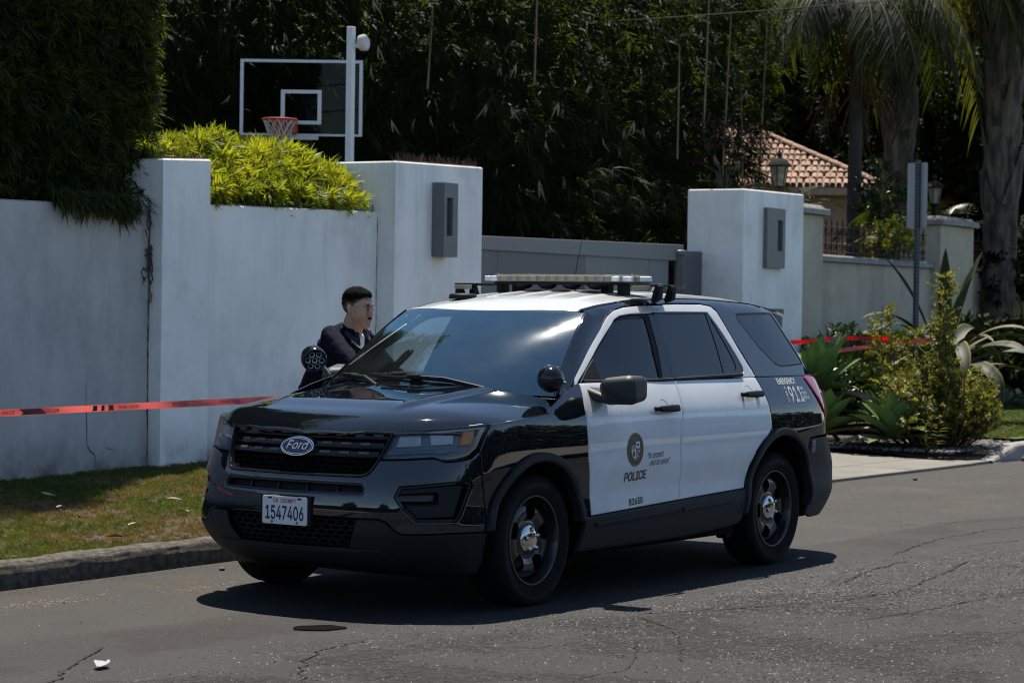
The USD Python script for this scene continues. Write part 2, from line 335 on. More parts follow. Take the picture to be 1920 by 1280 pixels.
M_far = mat('far_ground', (.16, .13, .09), .95, var=.3, scale=.3)
obj('ground', grid(lambda a, b: np.stack([a, b, 0 * a - .03], -1), np.linspace(-300, 300, 5), np.linspace(-300, 300, 5)), M_far, None, False, kind='structure')
road_y = lambda x: 1.79 + .03 * np.clip(np.asarray(x, float), -8, 10) + 0 * x
def road_sheet(a, b):
    y = -9.5 + (road_y(a) + .05 + 9.5) * b
    return np.stack([a, y, .004 * (meshkit.fbm(np.stack([a * .4, y * .4, 0 * a], -1)) - .5)], -1)
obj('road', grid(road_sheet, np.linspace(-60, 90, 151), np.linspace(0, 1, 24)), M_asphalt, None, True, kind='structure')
obj('far_pavement', grid(lambda a, b: np.stack([a, b, .10 + 0 * a], -1), np.linspace(-60, 90, 3), np.linspace(-13, -9.5, 3)), M_conc, None, False, kind='structure')
# cracks and stains on the road
M_crack = mat('crack_fill', (.012, .010, .009), .95)
def ribbon(pts, w, z=.006, seed=0, jit=.03):
    r = np.random.default_rng(seed); p = np.asarray(pts, float); d = np.concatenate([[0], np.cumsum(np.linalg.norm(np.diff(p, axis=0), axis=1))]); n = max(4, int(d[-1] / .045))
    t = np.linspace(0, d[-1], n); q = np.stack([np.interp(t, d, p[:, i]) for i in (0, 1)], 1); k = np.cumsum(r.normal(0, jit * .5, (n, 2)), 0); k -= np.linspace(0, 1, n)[:, None] * k[-1]; q = q + k * .6 + r.normal(0, jit * .25, (n, 2))
    e = np.gradient(q, axis=0); e /= np.linalg.norm(e, axis=1, keepdims=True); nn = np.stack([-e[:, 1], e[:, 0]], 1); ww = w * (.25 + r.random((n, 1)) * .9) * np.clip(np.minimum(np.arange(n), np.arange(n)[::-1])[:, None] / 3, 0, 1)
    V = np.vstack([np.column_stack([q + nn * ww / 2, np.full(n, z)]), np.column_stack([q - nn * ww / 2, np.full(n, z)])]); i = np.arange(n - 1)
    return V, np.vstack([np.stack([i, i + n, i + n + 1], 1), np.stack([i, i + n + 1, i + 1], 1)])
cracks = [([(.02, -1.55), (-.3, -2.0), (-.9, -2.45), (-1.4, -2.62)], .012), ([(.02, -1.55), (.6, -1.86), (1.3, -2.13), (2.0, -2.20), (2.9, -2.05), (3.9, -1.85)], .018), ([(-.75, -2.05), (-1.1, -2.2), (-1.7, -2.55), (-2.5, -2.55), (-3.2, -2.35)], .010),
          ([(1.9, -1.80), (3.0, -1.62), (3.7, -1.55)], .016), ([(6.0, -.35), (8.2, -1.1), (11.5, -2.2)], .012), ([(3.9, -1.3), (5.2, -1.02), (6.2, -.95), (7.4, -1.3), (8.6, -1.6)], .014), ([(4.8, -1.45), (7.0, -1.9), (9.5, -2.6)], .012), ([(.5, -2.6), (2.0, -2.75), (3.5, -2.9)], .014), ([(-2.6, -.2), (-3.4, -.75), (-4.0, -1.0)], .016), ([(-1.55, -1.0), (-2.4, -1.25), (-3.0, -1.7)], .014)]
rd = stage.GetPrimAtPath('/World/road')
for i, (p, w) in enumerate(cracks): obj('crack', ribbon(p, w, seed=i), M_crack, rd, False)
def blot(cx, cy, a, b, rot, seed, z=.0058, n=40):
    r = np.random.default_rng(seed); t = np.arange(n) * 2 * np.pi / n; k = 1 + .08 * np.sin(2 * t + r.random() * 6) + .04 * np.sin(5 * t + r.random() * 6) + r.normal(0, .03, n)
    x, y = a * k * np.cos(t), b * k * np.sin(t); c, s = np.cos(rot), np.sin(rot)
    V = np.vstack([[cx, cy, z], np.column_stack([cx + c * x - s * y, cy + s * x + c * y, np.full(n, z)])]); i = np.arange(n)
    return V, np.stack([np.zeros(n, int), i + 1, (i + 1) % n + 1], 1)
obj('oil_stain', blot(-1.47, -.60, .13, .10, -.9, 3), mat('fresh_oil', (.0025, .0025, .0025), .95, spec=.05), rd, False)
M_sand = mat('pale_sand', (.22, .17, .10), .95, var=.4, scale=40)
r0 = np.random.default_rng(5)
def scatter_bits(cx, cy, sx, sy, n, r):
    out = []
    for k in range(n):
        x, y, s = r.normal(cx, sx), r.normal(cy, sy), r.uniform(.003, .009)
        out.append((np.array([[x - s, y - s * .6, .004], [x + s, y - s * .4, .004], [x + s * .3, y + s, .004], [x, y, .004 + s * .35]]), np.array([[0, 1, 3], [1, 2, 3], [2, 0, 3]])))
    return cat(*out)
obj('sand_spill', cat(scatter_bits(-1.55, 1.15, .22, .07, 200, r0), scatter_bits(-.55, .98, .18, .05, 90, r0)), M_sand, rd, False, kind='stuff')
obj('gutter_dirt', cat(*[scatter_bits(x, float(road_y(x)) - .10, .35, .05, 34, r0) for x in np.arange(-4, 3, .35)], *[scatter_bits(x, float(road_y(x)) - .06, .3, .03, 26, r0) for x in np.arange(9, 15, .4)]), mat('leaf_litter', (.05, .035, .02), .95, var=.5, scale=30), rd, False, kind='stuff')
# kerbs: rounded worn concrete
def kerb_mesh(x0, x1, h, seed, n):
    prof = [(-.012, -.02), (.0, .25), (.004, .6), (.018, .86), (.045, .97), (.085, 1.0), (.17, 1.0), (.175, -.02)]
    xs = np.linspace(x0, x1, n); pr = np.array(prof)
    fine = np.vstack([np.linspace(pr[i], pr[i + 1], 5)[:-1] for i in range(len(pr) - 1)] + [pr[-1:]])
    X = np.repeat(xs[:, None], len(fine), 1); hh = h(X)
    Y = road_y(X) + fine[None, :, 0]; Z = fine[None, :, 1] * hh
    q = np.stack([X * 3, Y * 9, Z * 9], -1); w = np.clip(fine[None, :, 1], 0, 1)
    Y = Y + (meshkit.fbm(q, 4, seed) - .5) * .045 * w; Z = Z + (meshkit.fbm(q * 2.2, 3, seed + 5) - .5) * .03 * w
    V = np.stack([X, Y, Z], -1).reshape(-1, 3); m = len(fine); i, j = np.meshgrid(np.arange(n - 1), np.arange(m - 1), indexing='ij'); a = (i * m + j).ravel()
    return V, np.vstack([np.stack([a, a + m, a + m + 1], 1), np.stack([a, a + m + 1, a + 1], 1)])
joints = [-15, -8.5, -5.2, -1.9, 1.6, 5.0, 8.3]
kerbL = UsdGeom.Xform.Define(stage, '/World/kerb').GetPrim(); tag(kerbL, kind='structure')
for a, b in zip(joints[:-1], joints[1:]): obj('kerb_stone', kerb_mesh(a + .004, b - .004, lambda x: .15 * np.clip((8.35 - x) / .8, .12, 1), 3, int((b - a) * 26)), M_kerb, kerbL, 60)
kerbR = UsdGeom.Xform.Define(stage, '/World/kerb_beyond_driveway').GetPrim(); tag(kerbR, kind='structure')
M_kerb2 = mat('clean_kerb_concrete', (.24, .225, .20), .85, var=.25, scale=5, bump=.5, bscale=90, detail=7)
for a, b in ((14.05, 17.5), (17.5, 24), (24, 40)): obj('kerb_stone', kerb_mesh(a + .004, b - .004, lambda x: .17 * sstep(x, 13.9, 14.95) + .025, 9, int((b - a) * 14)), M_kerb2, kerbR, 60)
# verge between kerb and wall
aw = math.radians(4); ew, no = np.array([math.cos(aw), math.sin(aw)]), np.array([math.sin(aw), -math.cos(aw)])
def WP(t, off=0.0, z=None):
    p = np.array([4.9, 6.3]) + np.multiply.outer(np.asarray(t, float), ew) + np.multiply.outer(np.asarray(off, float), no); return p
def verge_z(x, y): return .135 + .05 * np.clip((y - 2) / 4.3, 0, 1) - .016 * np.clip(-(x - 4.9), -2, 4) + .02 * (meshkit.fbm(np.stack([x * .9, y * .9, 0 * x], -1), 3, 4) - .5)
def verge(a, b):
    y = road_y(a) + .17 + (6.6 - road_y(a) - .17) * b; z = verge_z(a, y); z = np.where(b < .02, .10, z); return np.stack([a, y, z], -1)
obj('verge', grid(verge, np.linspace(-15, 8.6, 95), np.linspace(0, 1, 40)), M_soil, None, True, kind='structure')
# driveway: concrete slabs with recessed joints
drv = UsdGeom.Xform.Define(stage, '/World/driveway').GetPrim(); tag(drv, kind='structure')
yr = [2.085, 2.75, 4.2, 5.6, 7.4]; xr = [8.62, 10.3, 11.9, 13.52]
for i in range(4):
    for j in range(3):
        x0, x1 = xr[j] + .006, xr[j + 1] - .006; q = sbox(x0, yr[i] + .006, x1, yr[i + 1] - .006)
        obj('slab', prism(q, -.02, lambda x, y: .030 + .028 * np.clip(y - 2.08, 0, 9), .006), M_conc, drv, False)
obj('slab', prism(Polygon([(13.53, 2.09), (14.06, 2.12), (13.95, 2.35), (13.53, 2.74)]), -.02, .034, .006), M_conc, drv, False)
obj('planting_bed', grid(lambda a, b: np.stack([a, 2.28 + (8.2 - 2.28) * b + .3 * (a < 13.8) * (1 - b), .05 + .06 * np.minimum(b * 6, 1) + .03 * (meshkit.fbm(np.stack([a * 2, b * 12, 0 * a], -1), 3) - .5)], -1), np.linspace(13.53, 20.4, 60), np.linspace(0, 1, 40)), M_soil, None, True, kind='structure')
M_turf = mat('turf', (.045, .085, .012), .9, var=.35, scale=30, bump=.6, bscale=250)
obj('lawn', grid(lambda a, b: np.stack([a, 2.7 + (8.6 - 2.7) * b, .165 + .05 * b], -1), np.linspace(16.3, 40, 20), np.linspace(0, 1, 8)), M_turf, None, True, kind='structure')
obj('garden_ground', grid(lambda a, b: np.stack([a, b, .12 + 0 * a], -1), np.linspace(-15, 90, 8), np.linspace(6.62, 90, 8)), M_soil, None, False, kind='structure')
# ---------------------------------------------------------------- walls, gate, pillars
def stucco(name, base, dirt, streak=.35, low=True):
    n = {'g': ('geometry', {}), 's': ('separate_xyz', {}), 'mp': ('mapping', {'scale': (3.2, 3.2, .8)}), 'n1': ('noise_texture', {'scale': 1.6, 'detail': 6, 'roughness': .65}), 'r1': ('rgb_ramp', {'ramp': [(.36, (1 - streak,) * 3), (.55, (1,) * 3), (.75, (1.05,) * 3)]}),
         'n2': ('noise_texture', {'scale': 1.1, 'detail': 4}), 'r2': ('rgb_ramp', {'ramp': [(.3, (.86, .87, .88)), (.6, (1, 1, 1))]}), 'n3': ('noise_texture', {'scale': 13.0, 'detail': 6, 'roughness': .75}), 'r3': ('rgb_ramp', {'ramp': [(.26, (.35, .33, .30)), (.33, (1, 1, 1)), (1, (1, 1, 1))]}),
         'zm': ('map_range', {'from_min': .1, 'from_max': .75, 'to_min': 1.0, 'to_max': 0.0, 'clamp': True}), 'zp': ('math', {'math_type': 'power', 'value2': 2.2}), 'zn': ('math', {'math_type': 'multiply'}), 'dn': ('noise_texture', {'scale': 2.6, 'detail': 6, 'roughness': .7}), 'dr': ('map_range', {'from_min': .3, 'from_max': .62, 'to_min': .1, 'to_max': 1.4, 'clamp': True}),
         'm1': ('mix_color', {'blend_type': 'multiply', 'fac': 1.0, 'a': base}), 'dmp': ('mapping', {'scale': (4.5, 4.5, .45)}), 'dn1': ('noise_texture', {'scale': 1.0, 'detail': 5, 'roughness': .7}), 'dz': ('map_range', {'from_min': 1.4, 'from_max': 2.9, 'to_min': 0.0, 'to_max': 1.0, 'clamp': True}), 'dt': ('map_range', {'from_min': .50, 'from_max': .68, 'to_min': 0.0, 'to_max': .22, 'clamp': True}), 'dm': ('math', {'math_type': 'multiply'}), 'm5': ('mix_color', {'blend_type': 'mix', 'b': (.20, .19, .17)}), 'bl': ('noise_texture', {'scale': .7, 'detail': 7, 'roughness': .7}), 'blr': ('rgb_ramp', {'ramp': [(.34, (.74, .74, .75)), (.5, (1, 1, 1)), (.62, (1.0, 1.0, 1.0)), (.70, (1.08, 1.08, 1.08))]}), 'm6': ('mix_color', {'blend_type': 'multiply', 'fac': .8}), 'm2': ('mix_color', {'blend_type': 'multiply', 'fac': 1.0}), 'm3': ('mix_color', {'blend_type': 'multiply', 'fac': .7}), 'm4': ('mix_color', {'blend_type': 'mix', 'b': dirt}),
         'nb': ('noise_texture', {'scale': 120.0, 'detail': 4}), 'nc': ('noise_texture', {'scale': 3.0, 'detail': 3}), 'b1': ('bump', {'strength': .35, 'distance': .02}), 'b': ('bump', {'strength': .4, 'distance': .004}), 'p': ('principled_bsdf', {'roughness': .9, 'specular_ior_level': .25})}
    l = [('g.position', 'mp.vector'), ('mp.vector', 'n1.vector'), ('n1.fac', 'r1.fac'), ('g.position', 'n2.vector'), ('n2.fac', 'r2.fac'), ('g.position', 'n3.vector'), ('n3.fac', 'r3.fac'), ('g.position', 's.vector'), ('s.z', 'zm.value'), ('zm.result', 'zp.value1'), ('g.position', 'dn.vector'), ('dn.fac', 'dr.value'), ('zp.value', 'zn.value1'), ('dr.result', 'zn.value2'),
         ('r1.color', 'm1.b'), ('m1.result', 'm2.a'), ('r2.color', 'm2.b'), ('m2.result', 'm3.a'), ('r3.color', 'm3.b'), ('m3.result', 'm4.a'), ('m4.result', 'm6.a'), ('g.position', 'bl.vector'), ('bl.fac', 'blr.fac'), ('blr.color', 'm6.b'), ('m6.result', 'm5.a'), ('g.position', 'dmp.vector'), ('dmp.vector', 'dn1.vector'), ('dn1.fac', 'dt.value'), ('s.z', 'dz.value'), ('dz.result', 'dm.value1'), ('dt.result', 'dm.value2'), ('dm.value', 'm5.fac'), ('m5.result', 'p.base_color'), ('g.position', 'nb.vector'), ('nb.fac', 'b.height'), ('g.position', 'nc.vector'), ('nc.fac', 'b1.height'), ('b1.normal', 'b.normal'), ('b.normal', 'p.normal')]
    if low: l.append(('zn.value', 'm4.fac'))
    else: n['m4'][1]['fac'] = 0.0
    return usdkit.material(stage, LK + name, n, l, surface='p.BSDF')
M_stucco = stucco('white_stucco', (.80, .77, .72), (.16, .13, .10), .04)
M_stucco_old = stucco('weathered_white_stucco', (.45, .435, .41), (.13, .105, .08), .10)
M_cream = stucco('cream_stucco', (.45, .39, .29), (.16, .13, .10), .05)
M_capstone = mat('grey_cap_stone', (.22, .21, .195), .85, var=.25, scale=8, bump=.4, bscale=90)
M_rust = mat('rusty_iron', (.055, .028, .018), .85, var=.4, scale=30)
M_stain = mat('wall_stain', (.05, .042, .036), .95, var=.3, scale=20)
def wall_poly(t0, t1, o0, o1): return Polygon([tuple(WP(t, o)) for t, o in ((t0, o0), (t1, o0), (t1, o1), (t0, o1))])
def ztop(za, zb, ta, tb): return lambda x, y: za + (zb - za) * (((x - 4.9) * ew[0] + (y - 6.3) * ew[1]) - ta) / (tb - ta)
w1 = thing('boundary_wall', 'weathered white wall under the dark overhanging hedge, cracked, at the left edge', 'wall')
obj('wall_panel', prism(wall_poly(-14, .0, 0, -.22), -.05, ztop(2.465, 2.488, -1.98, 0), .012), M_stucco_old, w1, False)
w2 = thing('boundary_wall', 'white wall below the bright yellow-green bamboo, behind the officer', 'wall')
obj('wall_panel', prism(wall_poly(.70, 3.72, .0, -.22), -.05, ztop(2.548, 2.604, .87, 3.7), .012), M_stucco, w2, False)
pw = thing('wall_pillar', 'slim white wall pillar between the two lower wall sections', 'pillar')
obj('shaft', prism(wall_poly(-.005, .692, .13, -.30), -.05, ztop(2.914, 2.948, 0, .69), .015), M_stucco, pw, False)
gpl = thing('gate_pillar', 'broad white gate pillar left of the grey gate with a spiked top', 'pillar')
obj('shaft', prism(wall_poly(3.722, 5.481, .2, -.60), -.05, ztop(3.118, 3.156, 3.722, 5.481), .015), M_stucco, gpl, False)
gpr = thing('gate_pillar', 'broad white gate pillar right of the grey gate, behind the rear of the car', 'pillar')
obj('shaft', prism(wall_poly(12.416, 14.482, .2, -.62), -.05, ztop(3.280, 3.303, 12.4, 14.5), .015), M_stucco, gpr, False)
# cracks and black joints on the weathered wall
def wall_mark(pts, w, name, parent, m, off, seed, jit=.012):
    r = np.random.default_rng(seed); p = np.asarray(pts, float); V, F = ribbon(p, w, 0, seed, jit); q = WP(V[:, 0], off); return obj(name, (np.column_stack([q, V[:, 1]]), F), m, parent, False)
wall_mark([(-.86, .98), (-.85, .70), (-.84, .62), (-.835, .40), (-.74, .33), (-.72, .18)], .010, 'crack', w1, M_stain, .003, 41)
wall_mark([(-.62, .50), (-.60, .38), (-.40, .37)], .006, 'crack', w1, M_stain, .003, 42)
wall_mark([(-.02, 2.47), (-.018, 1.6), (-.022, .9), (-.02, .2)], .022, 'joint', w1, M_stain, .003, 43, .006)
wall_mark([(3.70, 2.58), (3.70, 1.9), (3.695, 1.2), (3.70, .5)], .014, 'joint', w2, M_stain, .003, 44, .006)
# dead ivy stub in the corner of the wall
ivy = thing('dead_creeper', 'dry dark creeper stub in the corner beside the slim pillar', 'creeper', (*WP(-.035, .02), 2.05))
r1 = np.random.default_rng(8)
for k in range(9):
    p = np.cumsum(np.vstack([[0, 0, 0.42 if k < 2 else r1.uniform(-.05, .15)], r1.normal(0, [.03, .008, .05], (6, 3)) + [0, 0, -.055]]), 0); p[:, 1] = np.clip(p[:, 1], -.03, .01)
    obj('stem', tube(p, np.linspace(.008, .003, 7), 5), M_stain, ivy, False)
for k in range(14):
    c = r1.normal(0, [.05, .006, .09]); c[2] -= .02; obj('dry_leaf', (np.array([c, c + r1.normal(0, [.03, .01, .03]), c + r1.normal(0, [.03, .01, .04])]), np.array([[0, 1, 2]])), M_rust, ivy, False)
# spike strips on the pillar tops
def spikes(parent, t0, t1, off, z0, z1, seed, n):
    r = np.random.default_rng(seed); ms = []
    for t in np.linspace(t0, t1, n):
        b = np.append(WP(t, off), z0 + (z1 - z0) * (t - t0) / (t1 - t0))
        for k in range(3): ms.append(tube([b, b + np.array([r.normal(0, .022), r.normal(0, .022), r.uniform(.05, .11)])], [.0035, .0015], 4))
    base = tube([np.append(WP(t, off), z0 + (z1 - z0) * (t - t0) / (t1 - t0) + .006) for t in (t0, t1)], .011, 6)
    st = obj('spike_rail', base, M_rust, parent, False); obj('spikes', cat(*ms), M_rust, st, False, kind='stuff')
spikes(gpl, 3.75, 5.42, .15, 3.118, 3.154, 1, 34); spikes(pw, .03, .66, .08, 2.915, 2.945, 2, 14); spikes(w2, .75, 3.7, -.05, 2.55, 2.60, 5, 30); spikes(gpr, 12.5, 14.4, .12, 3.281, 3.302, 6, 30)
M_boxgrey = mat('grey_wall_lamp_metal', (.115, .118, .122), .5, var=.06, scale=5); M_slot = mat('dark_slot', (.05, .045, .042), .6)
def wall_lamp(label, t0, t1, z0, z1, d, s0, s1, sz0, sz1, off):
    L = thing('wall_lamp', label, 'wall lamp', group=None)
    body = wall_poly(t0, t1, off + d, off)
    full = manifold3d.Manifold.extrude(manifold3d.CrossSection([[(x, y) for x, y in np.array(shapely.geometry.polygon.orient(body).exterior.coords)[:-1]]]), z1 - z0).translate((0, 0, z0))
    sl = manifold3d.Manifold.extrude(manifold3d.CrossSection([[(x, y) for x, y in np.array(shapely.geometry.polygon.orient(wall_poly(s0, s1, off + d + .05, off + d - .05)).exterior.coords)[:-1]]]), sz1 - sz0).translate((0, 0, sz0))
    obj('housing', cat(full - sl), M_boxgrey, L, False)
    v = WP(np.array([s0, s1, s1, s0]), off + d - .046); obj('slot_panel', (np.column_stack([v, [sz0, sz0, sz1, sz1]]), np.array([[0, 1, 2], [0, 2, 3]])), M_slot, L, False)
    return L
wall_lamp('tall grey box wall lamp with a dark slot on the left gate pillar', 4.44, 4.72, 2.165, 2.936, .15, 4.495, 4.615, 2.385, 2.78, .2)
wall_lamp('tall grey box wall lamp with a dark slot on the right gate pillar', 13.08, 13.70, 2.245, 3.06, .06, 13.44, 13.61, 2.48, 2.90, .2)
pb = thing('letter_box', 'dull brown-grey metal letter box set low in the right gate pillar', 'letter box')
M_pb = mat('letter_box_metal', (.075, .068, .055), .5)
obj('body', prism(wall_poly(13.14, 13.70, .235, .19), 1.22, 1.60, .004), M_pb, pb, False); obj('flap', prism(wall_poly(13.12, 13.71, .25, .19), 1.603, 1.69, .004), M_pb, pb, False)
# rust runs under the lamps
M_rustrun = mat('rust_run', (.28, .20, .10), .95, var=.2, scale=12)
# gate
gate = thing('driveway_gate', 'low grey metal sliding gate between the two white gate pillars', 'gate')
M_gate = mat('grey_gate_metal', (.085, .088, .092), .48, var=.10, scale=1.2, stretch=(1, 1, 9)); M_gate2 = mat('pale_gate_metal', (.15, .15, .15), .5, var=.06, scale=2)
zg = ztop(2.452, 2.515, 6.4, 12.0)
obj('top_rail', prism(wall_poly(4.9, 11.75, -.36, -.46), 2.30, lambda x, y: zg(x, y), .005), M_gate2, gate, False)
for a, b in ((4.9, 6.86), (6.865, 9.0), (9.005, 10.75), (10.755, 11.35)):
    for k, (z0, z1) in enumerate(((.15, .88), (.883, 1.60), (1.603, 2.37))):
        obj('gate_panel', prism(wall_poly(a + .003, b - .003, -.385 - .002 * (k % 2), -.43), z0, z1, .004), M_gate if b < 10.5 else M_gate2, gate, False)
gp_ = thing('gate_post', 'round dark metal gate post beside the right gate pillar', 'post')
q = WP(11.62, -.36); obj('tube', xf(lathe([(0, 2.44), (.062, 2.44), (.07, 2.42), (.07, 0), (0, 0)], 24), loc=(*q, 0)), mat('post_metal', (.10, .10, .105), .35, metallic=.6), gp_)
obj('collar', xf(lathe([(.07, 2.44), (.09, 2.43), (.09, 2.38), (.07, 2.37)], 24), loc=(*q, 0)), M_boxgrey, gp_); obj('collar', xf(lathe([(.07, 1.98), (.085, 1.97), (.085, 1.92), (.07, 1.91)], 24), loc=(*q, 0)), M_boxgrey, gp_)
obj('fill_panel', prism(wall_poly(11.75, 12.6, -.40, -.46), .1, 2.44, .005), M_gate, gp_, False)
# ---------------------------------------------------------------- neighbour's wall, piers, railing, lanterns
nv = np.array([1, .07]) / math.hypot(1, .07); nn_ = np.array([.07, -1]) / math.hypot(1, .07)
def NP(x, off=0.0): return np.array([x, 7.6 + .07 * (x - 18)]) + nn_ * off
def npoly(x0, x1, o0, o1): return Polygon([tuple(NP(x, o)) for x, o in ((x0, o0), (x1, o0), (x1, o1), (x0, o1))])
nw = thing('garden_wall', 'cream garden wall with a grey stone cap and iron railing on the right', 'wall')
obj('wall_panel', prism(npoly(21.2, 26.3, 0, -.2), -.4, 2.42, .01), M_cream, nw, False); obj('cap', prism(npoly(21.15, 26.3, .06, -.26), 2.42, 2.52, .025), M_capstone, nw, False)
obj('wall_panel', prism(npoly(28.0, 36, 0, -.2), -.4, 2.42, .01), M_cream, nw, False); obj('cap', prism(npoly(28.0, 36, .06, -.26), 2.42, 2.52, .025), M_capstone, nw, False)
def pier(label, x0, x1, o0, z):
    p = thing('wall_pier', label, 'pier'); obj('shaft', prism(npoly(x0, x1, o0, -.55), -.4, z - .13, .01), M_cream, p, False)
    obj('cap', prism(npoly(x0 - .08, x1 + .08, o0 + .08, -.63), z - .13, z - .04, .01), M_capstone, p, False); obj('cap_top', prism(npoly(x0 - .02, x1 + .02, o0 + .02, -.57), z - .04, z + .02, .05), M_capstone, p, False); return p
pier('cream wall pier with a stone cap just right of the white gate pillar', 19.5, 21.2, .12, 3.22); pier('cream wall pier with a wide grey cap carrying the right lantern', 26.3, 28.0, .15, 3.28)
rail = thing('iron_railing', 'rusty wrought iron railing with scrolls on top of the cream wall', 'railing')
rail2 = thing('iron_railing', 'rusty wrought iron railing in deep shade right of the wide pier', 'railing')
for rl, a, b, n in ((rail, 21.3, 26.25, 22), (rail2, 28.1, 34, 22)):
    for z in (2.58, 2.96): obj('rail', tube([np.append(NP(a, -.1), z), np.append(NP(b, -.1), z)], .013, 6), M_rust, rl, False)
    for k, x in enumerate(np.linspace(a + .1, b - .1, n)):
        p = NP(x, -.1); bar_ = tube([np.append(p, z) for z in (2.52, 2.62, 2.66, 2.70, 2.86, 2.90, 2.94, 3.0, 3.04, 3.12 if k % 2 else 3.06)], [.011, .011, .028, .011, .011, .030, .011, .02, .012, .002], 6)
        t = np.linspace(0, 1, 12); sc = []
        for sgn in (-1, 1):
            for zc, fl in ((2.60, 1), (2.92, -1)):
                sc.append(tube([np.append(NP(x + sgn * (.02 + .085 * tt - .02 * np.sin(tt * 6)), -.1), zc + fl * (.13 * np.sin(tt * 2.6) * (1 - .3 * tt))) for tt in t], .0085, 5))
        obj('baluster', cat(bar_, *sc), M_rust, rl, False)
M_lant = mat('lantern_black_iron', (.008, .008, .009), .85, spec=.2); M_frost = mat('old_frosted_lantern_glass', (.16, .14, .11), .6, var=.5, scale=9, ramp=(.35, .65))
def lantern(label, x, off, z, s=1.0, **k):
    L = thing('lantern', label, 'lantern', (*NP(x, off), z), 12)
    sc = lambda pr: [(r * s, h * s) for r, h in pr]
    obj('base', lathe(sc([(0, 0), (.10, 0), (.10, .03), (.05, .06), (.045, .20), (.09, .24), (.11, .27), (.10, .29), (0, .29)]), 16), M_lant, L)
    obj('glass', lathe(sc([(.10, .29), (.155, .62), (.15, .63)]), 6), M_frost, L, False)
    for i in range(6):
        a = i * np.pi / 3; obj('glazing_bar', tube([(.102 * s * np.cos(a), .102 * s * np.sin(a), .28 * s), (.158 * s * np.cos(a), .158 * s * np.sin(a), .63 * s)], .009 * s, 5), M_lant, L, False)
    obj('roof', lathe(sc([(.16, .62), (.215, .625), (.21, .65), (.16, .70), (.12, .745), (.06, .77), (.03, .775), (.025, .80), (.045, .82), (.05, .845), (.03, .87), (.015, .89), (.008, .94), (0, .95)]), 24), M_lant, L)
    return L
lantern('old lantern with a pointed finial above the right gate pillar', 20.45, -.28, 3.24, .86); lantern('old lantern with a flat domed top on the wide cream pier', 26.95, -.2, 3.30, .80)
# neighbouring house with hipped tile roof
M_hwall = mat('peach_house_wall', (.40, .26, .17), .9, var=.06, scale=2); M_fascia = mat('pale_fascia', (.42, .31, .22), .8)
M_tiles = [mat(f'roof_tile_clay{i}', c, .85, var=.18, scale=3) for i, c in enumerate(((.30, .19, .135), (.34, .22, .16), (.27, .165, .12)))]
house = thing('house', 'peach house with a hipped tan tile roof behind the palms', 'house')
# front-right eave corner B; eave runs to A, far to the left
B = np.array([35.65, 13.45]); A = np.array([33.0, 19.6]); ed = (B - A) / np.linalg.norm(B - A); rd_ = np.array([-ed[1], ed[0]]); rd_ = rd_ if rd_ @ np.array([.83, .55]) > 0 else -rd_
Ze, pitch, dep = 4.38, .47, 3.05
def HP(t, d, z): return np.append(A + ed * t + rd_ * d, z)
Lh = np.linalg.norm(B - A)
wallp = Polygon([tuple(HP(t, d, 0)[:2]) for t, d in ((-4, .45), (Lh - .45, .45), (Lh - .45, 6), (-4, 6))]); obj('wall', prism(wallp, 0, Ze - .16, .01), M_hwall, house, False)
fas = Polygon([tuple(HP(t, d, 0)[:2]) for t, d in ((-4, .02), (Lh - .02, .02), (Lh - .02, 6), (-4, 6))]); obj('fascia', prism(fas, Ze - .22, Ze - .05, .01), M_fascia, house, False)
roofb = np.array([HP(-4, 0, Ze - .045), HP(Lh, 0, Ze - .045), HP(Lh - dep, dep, Ze + pitch * dep - .045), HP(-4, dep, Ze + pitch * dep - .045), HP(Lh, 2 * dep, Ze - .045), HP(-4, 2 * dep, Ze - .045)])
rf = obj('roof', (roofb, np.array([[0, 1, 2], [0, 2, 3], [1, 4, 2], [3, 2, 4], [3, 4, 5]])), M_tiles[2], house, False)
def barrel(p0, p1, side, up, r, name='roof_tile', mi=0):
    a = np.linspace(-.15, np.pi + .15, 6); ring = lambda c, q: np.array([c + side * q * np.cos(t) + up * q * .75 * np.sin(t) for t in a]); V = np.vstack([ring(p0, r), ring(p1, r * .86)]); i = np.arange(5)
    obj(name, (V, np.vstack([np.stack([i, i + 1, i + 7], 1), np.stack([i, i + 7, i + 6], 1)])), M_tiles[mi], rf, 60)
sl_up = np.append(-rd_ * pitch, 1); sl_up /= np.linalg.norm(sl_up); side3 = np.append(ed, 0)
r2 = np.random.default_rng(3); rows, wtile = 10, .138; dstep = dep / rows; count = 0
for i in range(rows):
    for j in range(60):
        t = Lh - .1 - (j + .5) * wtile; d0 = i * dstep
        if t > Lh - d0 - .06 or t < Lh - 4.3 or count >= 270: continue
        j1, j2 = r2.normal(0, .012), r2.normal(0, .012)
        barrel(HP(t + j1, d0 - .03, Ze + pitch * d0 + .005), HP(t + j1, d0 + dstep + .03, Ze + pitch * (d0 + dstep) - .005), side3, sl_up, .062, mi=int(r2.integers(0, 3))); count += 1
for i in range(11):
    u0, u1 = i / 11 * dep, (i + 1.12) / 11 * dep
    barrel(HP(Lh - u0, u0, Ze + pitch * u0 + .05), HP(Lh - u1, u1, Ze + pitch * u1 + .05), np.append((ed + rd_) / 1.414, 0), np.array([0, 0, 1.0]), .09, 'hip_tile', int(r2.integers(0, 3)))
